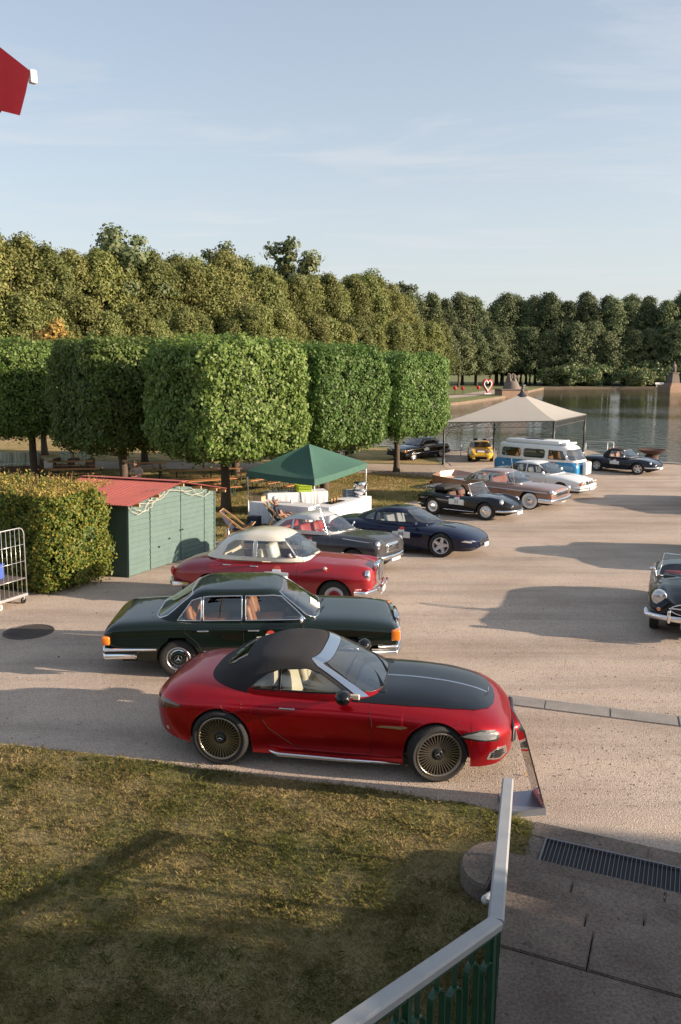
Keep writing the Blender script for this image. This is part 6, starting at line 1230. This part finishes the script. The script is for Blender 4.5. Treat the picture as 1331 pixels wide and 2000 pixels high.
for i, (x, y, a) in enumerate(sets):
    for kind, pr, offs in ((0, ptab, (0,)), (1, pben, (-.62, .62))):
        for o_ in offs:
            o = pr if first[kind] else copy_tree(pr); first[kind] = False; ca, sa = math.cos(R(a)), math.sin(R(a))
            yy = y + o_ * ca; o.location = (x - o_ * sa, yy, zg(yy)); o.rotation_euler = (0, 0, R(a + random.uniform(-4, 4)))
            tag(o, ('orange wooden beer table ' if kind == 0 else 'orange wooden beer bench, ' + ('near' if o_ < 0 else 'far') + ' side of the table ') + where[i], 'table' if kind == 0 else 'bench', 'beer tables under the lindens' if kind == 0 else 'beer benches under the lindens')
ms, n, L, p = nodes_of('striped_cushion'); tcn = n.new('ShaderNodeTexCoord'); sx = n.new('ShaderNodeSeparateXYZ'); L.new(tcn.outputs['Object'], sx.inputs[0]); ml_ = n.new('ShaderNodeMath'); ml_.operation = 'MULTIPLY'; ml_.inputs[1].default_value = 5.5; L.new(sx.outputs[1], ml_.inputs[0]); fr2 = n.new('ShaderNodeMath'); fr2.operation = 'FRACT'; L.new(ml_.outputs[0], fr2.inputs[0])
rr = ramp(n, [(0, (.55, .55, .46)), (.22, (.13, .33, .36)), (.42, (.55, .52, .35)), (.6, (.5, .38, .12)), (.8, (.55, .55, .48))]); rr.color_ramp.interpolation = 'CONSTANT'; L.new(fr2.outputs[0], rr.inputs[0]); L.new(rr.outputs[0], p.inputs['Base Color']); p.inputs['Roughness'].default_value = .9
M_wick = mat('brown_wicker', (.14, .085, .05), .8, vary=.3, vscale=30, bump=.6, bscale=60)
def lounge(nm, label, c, rz, w_, cat):
    t = thing(nm, label, cat, (c[0], c[1], zg(c[1])), R(rz), 'striped garden lounge seats'); MB().box((0, 0, .17), (.8, w_, .3), bev=.03).build('seat_frame', M_wick, t)
    for s_ in (-1, 1): MB().box((0, s_ * (w_ / 2 + .08), .32), (.85, .16, .62), bev=.04).build('armrest', M_wick, t, True)
    MB().box((-.4, 0, .5), (.12, w_, .75), ry=R(-10), bev=.03).build('back_frame', M_wick, t); k_ = 1 if w_ < 1 else 3
    for i in range(k_): y = (i - (k_ - 1) / 2) * w_ / k_; MB().box((.06, y, .38), (.68, w_ / k_ - .02, .14), bev=.04).build('seat_cushion', ms, t, True); MB().box((-.28, y, .68), (.16, w_ / k_ - .02, .58), ry=R(-12), bev=.05).build('back_cushion', ms, t, True)
lounge('garden_sofa', 'long garden sofa with striped cushions at the left edge under the lindens', (-17.2, 43.6), -75, 2.1, 'sofa'); lounge('garden_armchair', 'striped garden armchair next to the sofa', (-15.0, 44.3), -95, .68, 'armchair'); lounge('garden_armchair', 'striped garden armchair nearer to the beer tables', (-13.9, 44.0), -98, .68, 'armchair')
# ------------------------------------------------------------------ roll container
ca = thing('roll_cage', 'galvanised wire roll cage trolley at the left edge before the hedge', 'trolley', (-6.83, 16.5, zg(16.5)), R(68), slope=True); M_galv = mat('galvanised_wire', (.55, .56, .57), .35, .75)
def cage_side(y, nm='side_frame'):
    b_ = MB(); pts = [(-.38, y, .22), (-.38, y, 1.52), (-.34, y, 1.6), (-.27, y, 1.64), (.27, y, 1.64), (.34, y, 1.6), (.38, y, 1.52), (.38, y, .22)]; b_.tube(pts, .014, 7)
    for z in (.55, .92, 1.28): b_.tube([(-.38, y, z), (.38, y, z)], .007, 5)
    for x in (-.25, -.125, 0, .125, .25): b_.tube([(x, y, .22), (x, y, 1.64)], .006, 5)
    b_.build(nm, M_galv, ca, True)
cage_side(0); cage_side(1.0)
MB().box((0, .5, .19), (.8, 1.04, .06), bev=.01).build('base_frame', M_galv, ca); MB().box((0, .5, .55), (.72, .98, .03)).build('shelf', mat('worn_board', (.12, .1, .085), .8), ca); MB().box((0, .5, .225), (.72, .98, .01)).build('deck', mat('worn_board', (.12, .1, .085), .8), ca)
for x in (-.33, .33):
    for y in (.06, .94): w_ = MB().lathe([(.02, -.018), (.06, -.02), (.062, 0), (.06, .02), (.02, .018)], 16, (x, y, .062), 'Y').build('castor', mat('castor_white', (.6, .58, .52), .6) if x < 0 else M_blackpl, ca, True); MB().box((x, y, .13), (.03, .06, .08)).build('fork', M_galv, w_)
cx_ = thing('blue_crate', 'blue plastic crate inside the roll cage at the left edge', 'crate', ca.matrix_basis @ Vector((-.1, .55, .57)), R(68)); MB().box((0, 0, .15), (.4, .5, .3), bev=.02).build('crate_body', mat('crate_blue', (.05, .1, .4), .4), cx_); MB().box((0, 0, .305), (.42, .52, .03), bev=.01).build('rim', mat('crate_blue', (.05, .1, .4), .4), cx_)
# ------------------------------------------------------------------ gazebo by the lake
M_gz = mat('gazebo_iron', (.035, .035, .034), .5); M_gzt = mat('gazebo_canvas', (.29, .28, .26), .85, vary=.06, vscale=1)
gc = [Vector((5.85, 46.3, 0)), Vector((12.3, 47.3, 0)), Vector((15.7, 52.8, 0)), Vector((9.7, 51.8, 0))]; gct = sum(gc, Vector()) / 4
gz = thing('gazebo', 'open iron gazebo with pale tented roof at the lakeside', 'gazebo', (gct.x, gct.y, ZL)); gc = [c - gct for c in gc]; EZ = 2.32; AP = Vector((0, 0, 3.8))
V = []; F = []; m_ = 12; n_ = 8
for q in range(4):
    a, b = gc[q] * 1.03, gc[(q + 1) % 4] * 1.03; base = len(V)
    for i in range(m_ + 1):
        for j in range(n_ + 1):
            t = i / m_; e = a.lerp(b, j / n_); p_ = Vector((e.x * (1 - t * .97), e.y * (1 - t * .97), EZ + .1 + (AP.z - EZ - .1) * t ** 1.18)); V.append(p_)
    for i in range(m_):
        for j in range(n_): k = base + i * (n_ + 1) + j; F.append((k, k + 1, k + n_ + 2, k + n_ + 1))
addmesh('tent_roof', V, F, M_gzt, gz, True)
for q in range(4):
    a, b = gc[q], gc[(q + 1) % 4]; d = (b - a).normalized(); MB().bar(a + Vector((0, 0, EZ + .06)), b + Vector((0, 0, EZ + .06)), .06, .07).build('eave_beam', M_gz, gz); MB().bar(a + Vector((0, 0, EZ - .26)), b + Vector((0, 0, EZ - .26)), .03, .04).build('lower_beam', M_gz, gz)
    b_ = MB(); L_ = (b - a).length; k_ = 16
    for i in range(k_): p0 = a + d * (L_ * i / k_) ; p1 = a + d * (L_ * (i + 1) / k_); b_.tube([p0 + Vector((0, 0, EZ - .25)), p1 + Vector((0, 0, EZ + .03))], .012, 5).tube([p0 + Vector((0, 0, EZ + .03)), p1 + Vector((0, 0, EZ - .25))], .012, 5)
    b_.build('lattice', M_gz, gz)
    for e, dd in ((a, d), (b, -d)): MB().tube([e + Vector((0, 0, EZ - 1.0)), e + dd * .12 + Vector((0, 0, EZ - .7)), e + dd * .38 + Vector((0, 0, EZ - .42)), e + dd * .75 + Vector((0, 0, EZ - .28))], .022, 6).build('bracket', M_gz, gz, True)
    MB().tube([a, a + Vector((0, 0, EZ + .05))], .06, 10).lathe([(.12, 0), (.12, .06), (.08, .1), (.075, .5), (.085, .52), (.06, .55)], 12, a).build('post', M_gz, gz, True)
MB().lathe([(.34, -.08), (.26, .02), (.14, .12), (.07, .3), (.05, .45), (.1, .5), (.1, .56), (.04, .6), (.015, .95), (.0005, 1.0)], 14, AP).box(AP + Vector((0, 0, .55)), (.36, .05, .1)).build('finial', M_gz, gz, True)
# lakeside platform and rails
slab('quay', [(6.2, 45.5), (12.6, 46.8), (16.6, 50), (16.4, 53.6), (9.4, 53.0), (6.1, 52.5)], ZL - 1.2, ZL + .02, M_path, None, .02); tag(bpy.data.objects['quay'], kind='structure')
def lake_rail(label, pts, h=.95):
    t = thing('lake_railing', label, 'railing', (pts[0][0], pts[0][1], ZL + .01), 0, 'white tube railings at the quay'); p0 = Vector((*pts[0], 0)); q = [Vector((*p, 0)) - p0 for p in pts]
    for c in q: MB().tube([c, c + Vector((0, 0, h))], .025, 7).build('post', M_pole, t, True)
    for z in (h, h * .45): MB().tube([c + Vector((0, 0, z)) for c in q], .022, 7).build('rail', M_pole, t, True)
lake_rail('white tube railing beside the yellow rally coupe', [(7.4, 50.2), (8.5, 51.2), (9.8, 52.4)]); lake_rail('white tube railing between the camper van and the navy roadster', [(15.0, 50.0), (16.2, 49.6), (16.5, 49.4)])
fb = thing('fire_bowl', 'rusty steel fire bowl on a round pedestal at the lake edge', 'fire bowl', (17.4, 45.6, ZL), 0); M_rust = mat('rusted_steel', (.09, .05, .04), .8, .3, vary=.4, vscale=6); MB().lathe([(.36, 0), (.36, .62), (.3, .64), (.0005, .64)], 24).build('pedestal', M_rust, fb, True); MB().lathe([(.25, .66), (.5, .74), (.78, .92), (.8, .95), (.74, .93), (.4, .78), (.0005, .76)], 28).build('bowl', M_rust, fb, True)
# ------------------------------------------------------------------ far bank: heart frame, sculpture group, statue
M_sand = mat('sandstone_dark', (.16, .13, .11), .9, vary=.35, vscale=1.5, bump=.4, bscale=4); M_sandl = mat('sandstone_plinth', (.30, .20, .14), .9, vary=.3, vscale=1.2)
ht = thing('heart_frame', 'large red and white heart shaped flower frame on the far bank', 'heart frame', (25.2, 142, ZL), R(8))
def heart(s, t): return (s * .16 * math.sin(t) ** 3 * .062 * 100 / 1.0 * .0625 * 16, s * (13 * math.cos(t) - 5 * math.cos(2 * t) - 2 * math.cos(3 * t) - math.cos(4 * t)) / 16)
hp = [(.82 * math.sin(t) ** 3, 0, 1.55 + 1.3 * (13 * math.cos(t) - 5 * math.cos(2 * t) - 2 * math.cos(3 * t) - math.cos(4 * t)) / 17) for t in np.linspace(0, 6.283, 49)[:-1]]
MB().tube(hp, .17, 8, closed=True).build('red_outer_ring', mat('heart_red', (.5, .02, .03), .7, vary=.3, vscale=9), ht, True); MB().tube([(x * .78, -.16, 1.55 + (z - 1.55) * .8) for x, y, z in hp], .11, 7, closed=True).build('white_inner_ring', M_white, ht, True); MB().box((0, 0, .12), (1.2, .6, .24)).build('base', M_white, ht)
for i, (x, y) in enumerate([(17.2, 140), (19.5, 141), (20.6, 139.5), (23.8, 143)]):
    t = thing('flower_stand', 'red flower ball on a thin post along the bank', 'flower stand', (x, y, ZL), 0, 'red flower posts by the heart'); MB().tube([(0, 0, 0), (0, 0, .9)], .03, 6).build('post', M_blackpl, t); MB().sphere((0, 0, 1.1), .32, 10, 8).build('flower_ball', mat('heart_red', (.5, .02, .03), .7), t, True)
sp = thing('sculpture_group', 'dark stone figure group on a sandstone pier in the lake', 'sculpture', (28.6, 138.6, ZW), R(10)); MB().box((0, 0, .55), (4.6, 3.4, 1.5), bev=.05).build('pier', M_sandl, sp); MB().box((0, 0, 1.36), (4.9, 3.7, .16)).build('cornice', M_sand, sp)
b_ = MB(); b_.lathe([(1.5, 1.42), (1.3, 2.0), (1.0, 2.6), (.5, 2.9), (.0005, 3.0)], 12); rs_ = random.Random(4)
b_.build('rock_base', M_sand, sp, True)
for i in range(6):
    a = i * 1.05; x, y = .8 * math.cos(a), .55 * math.sin(a); h = rs_.uniform(1.0, 1.6); dx = rs_.uniform(-.5, .5); MB().tube([(x, y, 2.2), (x + dx * .4, y, 2.2 + h * .45), (x + dx * .6, y, 2.2 + h * .8), (x + dx * .65, y, 2.2 + h)], [.28, .32, .2, .13], 9).sphere((x + dx * .7, y, 2.2 + h + .12), (.16, .16, .2), 10, 8).tube([(x + dx * .6, y, 2.2 + h * .75), (x + dx * .6 + .5, y, 2.2 + h * .95), (x + dx * .6 + .9, y, 2.2 + h * 1.15)], [.12, .09, .05], 7).build('figure', M_sand, sp, True)
su = thing('stone_statue', 'weathered statue on a tall stepped pedestal at the far lake edge', 'statue', (64.6, 161, ZW), R(14)); 
MB().box((0, 0, .5), (4.0, 4.0, 1.3), bev=.04).build('base_block', M_sandl, su); MB().box((0, 0, 1.3), (3.0, 3.0, .35), bev=.05).box((0, 0, 1.6), (2.4, 2.4, .3), bev=.05).build('step_block', M_sandl, su); MB().add([(x * (1.0 if z < 2 else .72), y * (1.0 if z < 2 else .72), z) for z in (1.75, 3.6) for x, y in ((-.9, -.9), (.9, -.9), (.9, .9), (-.9, .9))], [(0, 1, 5, 4), (1, 2, 6, 5), (2, 3, 7, 6), (3, 0, 4, 7), (4, 5, 6, 7)]).box((0, 0, 3.68), (1.6, 1.6, .2)).build('pedestal', M_sand, su)
MB().tube([(0, 0, 3.75), (.05, 0, 4.4), (.0, 0, 5.0), (-.05, 0, 5.35), (-.05, 0, 5.5)], [.42, .34, .38, .3, .12], 12).sphere((-.05, 0, 5.7), (.17, .17, .22), 12, 8).tube([(.0, .3, 5.3), (.25, .5, 5.0), (.5, .35, 5.2)], [.13, .1, .07], 8).tube([(-.1, -.3, 5.3), (-.4, -.4, 4.9), (-.5, -.2, 4.6)], [.13, .1, .07], 8).build('figure', M_sand, su, True)
bn = thing('park_bench', 'white park bench beside the far statue', 'bench', (69.8, 181, ZL), R(5)); MB().box((0, 0, .45), (2.0, .5, .06)).build('seat', M_white, bn); MB().box((0, .25, .75), (2.0, .05, .4)).build('backrest', M_white, bn)
for x in (-.8, .8): MB().box((x, 0, .21), (.08, .45, .42)).build('leg', M_white, bn)
# ------------------------------------------------------------------ terrace, parasol, house that throws the foreground shade
M_plaster = mat('sandstone_wall', (.42, .36, .28), .9, vary=.15, vscale=1.5)
tz = MB().prism([(-14, -12), (1.6, -12), (1.6, .2), (-14, .2)][::1], -.1, 3.4); o = tz.build('terrace', M_plaster); tag(o, 'sandstone terrace in front of the house, behind the stairs', 'terrace')
hs = thing('house', 'sandstone house standing to the right behind the terrace', 'house')
h0 = Vector((2.22, 8.24)) + Vector((.981, -.192)) * (6.4 / .268); d1 = Vector((.917, -.399)); d2 = Vector((-.93, -.37))
foot = [tuple(h0 + d1 * 16), tuple(h0), tuple(h0 + d2 * 2.2), tuple(h0 + d2 * 2.2 + Vector((2.5, -14))), tuple(h0 + d1 * 16 + Vector((0, -9)))][::-1]
MB().prism(foot, 0, 6.2).build('wall', M_plaster, hs); MB().prism(foot, 6.21, 6.4).build('roof', M_roof, hs)
shade = [((10.7, -.2), 5.5), ((13.2, .75), 5.3), ((15.7, 1.8), 5.0), ((18.2, 2.5), 4.5), ((8.2, -1.0), 4.4), ((12, -2.2), 4.7), ((15, -1.2), 4.8), ((18, -.2), 5.0), ((20.5, 1.2), 5.6), ((9.5, -4.0), 4.7)]
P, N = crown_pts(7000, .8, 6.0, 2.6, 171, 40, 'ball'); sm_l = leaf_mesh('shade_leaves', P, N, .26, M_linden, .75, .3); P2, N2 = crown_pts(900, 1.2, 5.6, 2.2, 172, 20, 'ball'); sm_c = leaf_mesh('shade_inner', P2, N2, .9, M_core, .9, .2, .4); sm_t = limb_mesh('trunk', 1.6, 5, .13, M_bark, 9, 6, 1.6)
for i, ((x, y), h) in enumerate(shade):
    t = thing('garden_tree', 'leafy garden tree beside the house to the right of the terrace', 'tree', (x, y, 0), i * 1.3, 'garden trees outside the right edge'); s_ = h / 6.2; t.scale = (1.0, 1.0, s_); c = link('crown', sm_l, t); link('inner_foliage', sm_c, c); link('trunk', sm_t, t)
pa = thing('parasol', 'dark red parasol corner hanging in at the upper left', 'parasol', (-2.82, 2.27, 3.4)); M_par = mat('parasol_red', (.075, .004, .008), .85, 0, .08, vary=.15, vscale=4, bump=.3, bscale=18)
H2 = 1.5; V = []; F = []; n_ = 10; m_ = 8; cz = 2.84
crn = [Vector((-H2, -H2, 0)), Vector((H2, -H2, 0)), Vector((H2, H2, 0)), Vector((-H2, H2, 0))]
for q in range(4):
    a, b = crn[q], crn[(q + 1) % 4]; base = len(V)
    for i in range(m_ + 1):
        for j in range(n_ + 1): t = i / m_; s2 = j / n_; e = a.lerp(b, s2); p_ = Vector((e.x * (1 - t), e.y * (1 - t), cz + .55 * t)); p_.z -= .05 * math.sin(math.pi * s2) * (1 - t); V.append(p_)
    for i in range(m_):
        for j in range(n_): k = base + i * (n_ + 1) + j; F.append((k, k + 1, k + n_ + 2, k + n_ + 1))
addmesh('canopy', V, F, M_par, pa, True)
for q in range(4):
    a, b = crn[q], crn[(q + 1) % 4]; V = []; nn = 40
    for j in range(nn + 1):
        s2 = j / nn; e = a.lerp(b, s2); c = Vector((e.x, e.y, 0)).normalized(); edge = min(s2, 1 - s2); dp = .25 * min(1, .80 + edge * 2.2) + .012 * math.sin(j * .8) ; inn = .07 + .03 * math.sin(j * .9) + .02 * math.sin(j * 2.3); zc = cz - .05 * math.sin(math.pi * s2)
        tg = (b - a).normalized() * (.09 * (1 if s2 < .5 else -1) * max(0, 1 - edge * 8))
        V += [(e.x, e.y, zc), (e.x - c.x * inn * .4 + tg.x * .5, e.y - c.y * inn * .4 + tg.y * .5, zc - dp * .5), (e.x - c.x * inn + tg.x, e.y - c.y * inn + tg.y, zc - dp)]
    addmesh('valance', V, [(i * 3 + j, i * 3 + j + 1, (i + 1) * 3 + j + 1, (i + 1) * 3 + j) for i in range(nn) for j in range(2)], M_par, pa, True)
for c in crn: MB().bar((0, 0, cz + .5), (c.x * .985, c.y * .985, cz - .03), .02, .02).build('rib', M_wood, pa); MB().box((c.x * 1.004, c.y * 1.004, cz - .022), (.032, .032, .055), rz=R(45), bev=.008).build('rib_cap', M_white, pa)
MB().tube([(0, 0, 0), (0, 0, cz + .6)], .03, 10).build('pole', M_wood, pa, True); MB().lathe([(.35, 0), (.35, .08), (.0005, .1)], 20).build('base', M_kerb, pa)
# ------------------------------------------------------------------ grass, pebbles, fallen leaves
def blade_mesh(name, P, hgt, wid, m, lean=.6):
    k = len(P); a = rng.uniform(0, 6.283, k); d = np.stack([np.cos(a), np.sin(a), np.zeros(k)], 1); s = np.stack([-np.sin(a), np.cos(a), np.zeros(k)], 1); h = hgt * rng.uniform(.45, 1.3, (k, 1)); w_ = wid * rng.uniform(.6, 1.3, (k, 1)); le = rng.uniform(.1, lean, (k, 1)) * h; up = np.array([[0, 0, 1.]])
    V = np.stack([P - s * w_, P + s * w_, P + d * le * .45 + up * h * .6 + s * w_ * .6, P + d * le * 1.3 + up * h, P + d * le * .45 + up * h * .6 - s * w_ * .6], 1).reshape(-1, 3)
    me = bpy.data.meshes.new(name); me.vertices.add(5 * k); me.loops.add(5 * k); me.polygons.add(k); me.vertices.foreach_set('co', V.astype(np.float32).ravel()); me.loops.foreach_set('vertex_index', np.arange(5 * k, dtype=np.int32)); me.polygons.foreach_set('loop_start', np.arange(0, 5 * k, 5, dtype=np.int32)); me.materials.append(m); me.update(); me.validate(); return me
mg, n, L, p = nodes_of('grass_blades'); ge = n.new('ShaderNodeNewGeometry'); r1 = ramp(n, [(.0, (.165, .2, .05)), (.36, (.30, .285, .095)), (.64, (.47, .37, .175)), (1, (.6, .47, .28))]); pn_ = noise(n, L, ge.outputs['Position'], .75, 6, .62); ad = n.new('ShaderNodeMath'); ad.operation = 'MULTIPLY_ADD'; L.new(ge.outputs['Random Per Island'], ad.inputs[0]); ad.inputs[1].default_value = .62
mr_ = n.new('ShaderNodeMapRange'); mr_.inputs[1].default_value = .36; mr_.inputs[2].default_value = .66; mr_.inputs[3].default_value = -.24; mr_.inputs[4].default_value = .46; L.new(pn_, mr_.inputs[0]); L.new(mr_.outputs[0], ad.inputs[2]); L.new(ad.outputs[0], r1.inputs[0]); L.new(r1.outputs[0], p.inputs['Base Color']); p.inputs['Roughness'].default_value = .6; p.inputs['Specular IOR Level'].default_value = .25
tl = n.new('ShaderNodeBsdfTranslucent'); L.new(r1.outputs[0], tl.inputs[0]); mx = n.new('ShaderNodeMixShader'); mx.inputs[0].default_value = .4; L.new(p.outputs[0], mx.inputs[1]); L.new(tl.outputs[0], mx.inputs[2]); L.new(mx.outputs[0], n['Material Output'].inputs[0])
def scatter(poly, n_, pad=.0):
    A = np.array(poly); x = rng.uniform(A[:, 0].min() - pad, A[:, 0].max() + pad, n_); y = rng.uniform(A[:, 1].min() - pad, A[:, 1].max() + pad, n_); k = inpoly(x, y, poly); return x[k], y[k]
x, y = scatter([(-6.5, 10.6)] + LAWN[1:11] + [(-.0, 3.6), (-3, 3.2), (-6.5, 4)], 560000); x += rng.normal(0, .03, len(x)); y += rng.normal(0, .03, len(y))
cl = np.sin(x * 3.1 + np.sin(y * 2.3) * 2) * np.sin(y * 3.7 + np.sin(x * 1.9) * 2) + .5 * np.sin(x * 9.0 + y * 4) * np.sin(y * 8 - x * 3); k = rng.random(len(x)) < .8 + .12 * cl; x = x[k]; y = y[k]; cl = cl[k]
P = np.stack([x, y, np.full(len(x), .01)], 1); tag(link('lawn_grass', blade_mesh('blades', P, (.028 + .007 * cl)[:, None], .0021, mg, 1.3)), 'short half dried lawn grass in front of the stairs', 'grass', kind='stuff')
tx, ty = scatter([(-6.5, 10.6)] + LAWN[1:11] + [(-3, 3.2), (-6.5, 4)], 1500); tk = np.repeat(np.arange(len(tx)), 12); x = tx[tk] + rng.normal(0, .02, len(tk)); y = ty[tk] + rng.normal(0, .02, len(tk))
P = np.stack([x, y, np.full(len(x), .01)], 1); tag(link('grass_tufts', blade_mesh('tufts', P, .055, .0022, mg, 1.1)), 'longer tufts of grass and weeds in the lawn', 'grass', kind='stuff')
x, y = scatter([(-4.0, 24.8), (-1.9, 26.2), (.6, 30.2), (3.2, 34.2), (6.2, 39.2), (5.7, 40.8), (-1, 43), (-8, 44), (-18, 44.5), (-18, 26), (-10, 25.5)], 150000)
P = np.stack([x, y, zga(y) + .01], 1); tag(link('picnic_grass', blade_mesh('blades', P, .06, .007, mg, 1.2)), 'dry park grass below the clipped lindens', 'grass', kind='stuff')
x = rng.uniform(-7, 9, 26000); y = 7.5 + rng.exponential(6, 26000); k = (~inpoly(x, y, LAWN)) & (y < 26) & ((x < 1.0) | (y > 8.6)); x = x[k]; y = y[k]; n_ = len(x); r_ = rng.uniform(.004, .011, n_) * (1 + .8 * (rng.random(n_) < .05))
O6 = np.array([[1, 0, 0], [-.9, .3, 0], [0, 1, 0], [.2, -1, 0], [.1, .1, .8], [0, 0, -.5]]); F6 = np.array([[0, 2, 4], [2, 1, 4], [1, 3, 4], [3, 0, 4]])
V = (np.stack([x, y, zga(y) + .001], 1)[:, None, :] + O6[None] * r_[:, None, None]).reshape(-1, 3); F = (np.arange(n_)[:, None, None] * 6 + F6[None]).reshape(-1, 3)
mp2, n, L, p = nodes_of('pebbles'); ge = n.new('ShaderNodeNewGeometry'); r1 = ramp(n, [(0, (.2, .16, .13)), (.5, (.36, .3, .25)), (1, (.5, .45, .4))]); L.new(ge.outputs['Random Per Island'], r1.inputs[0]); L.new(r1.outputs[0], p.inputs['Base Color']); p.inputs['Roughness'].default_value = .9
tag(addmesh('loose_pebbles', V, F, mp2), 'loose pebbles scattered over the gravel', 'pebbles', kind='stuff')
rk = thing('white_stone', 'pale crumpled stone lying beside the rounded step', 'stone', (1.33, 6.62, .2), .4); b_ = MB().sphere((0, 0, .05), (.07, .05, .05), 8, 6).sphere((.05, .04, .04), (.05, .04, .04), 8, 6); b_.build('stone_body', mat('chalk', (.6, .6, .58), .8), rk)
n_ = 260; x = rng.uniform(-6, 8, n_); y = 4 + rng.exponential(6, n_); k = (x < 1.0) | (y > 8.6); x = x[k]; y = y[k]; P = np.stack([x, y, zga(y) + .03], 1); tag(link('stray_leaves', leaf_mesh('stray', P, np.tile([0, 0, 1.], (len(x), 1)), .045, leaf_mat('stray_litter', (.25, .14, .05), (.4, .25, .1), (.5, .35, .15)), .7, 0, .5)), 'stray dry leaves blown over lawn and gravel', 'leaves', kind='stuff')
n_ = 2600; x = 2.4 + rng.normal(0, 2.2, n_); y = 40.5 + rng.normal(0, 1.3, n_); P = np.stack([x, y, zga(y) + .03], 1); tag(link('fallen_leaves', leaf_mesh('litter', P, np.tile([0, 0, 1.], (n_, 1)), .09, leaf_mat('litter', (.2, .1, .03), (.32, .18, .06), (.4, .25, .1)), .7, 0, .5)), 'fallen brown leaves beside the path', 'leaves', kind='stuff')
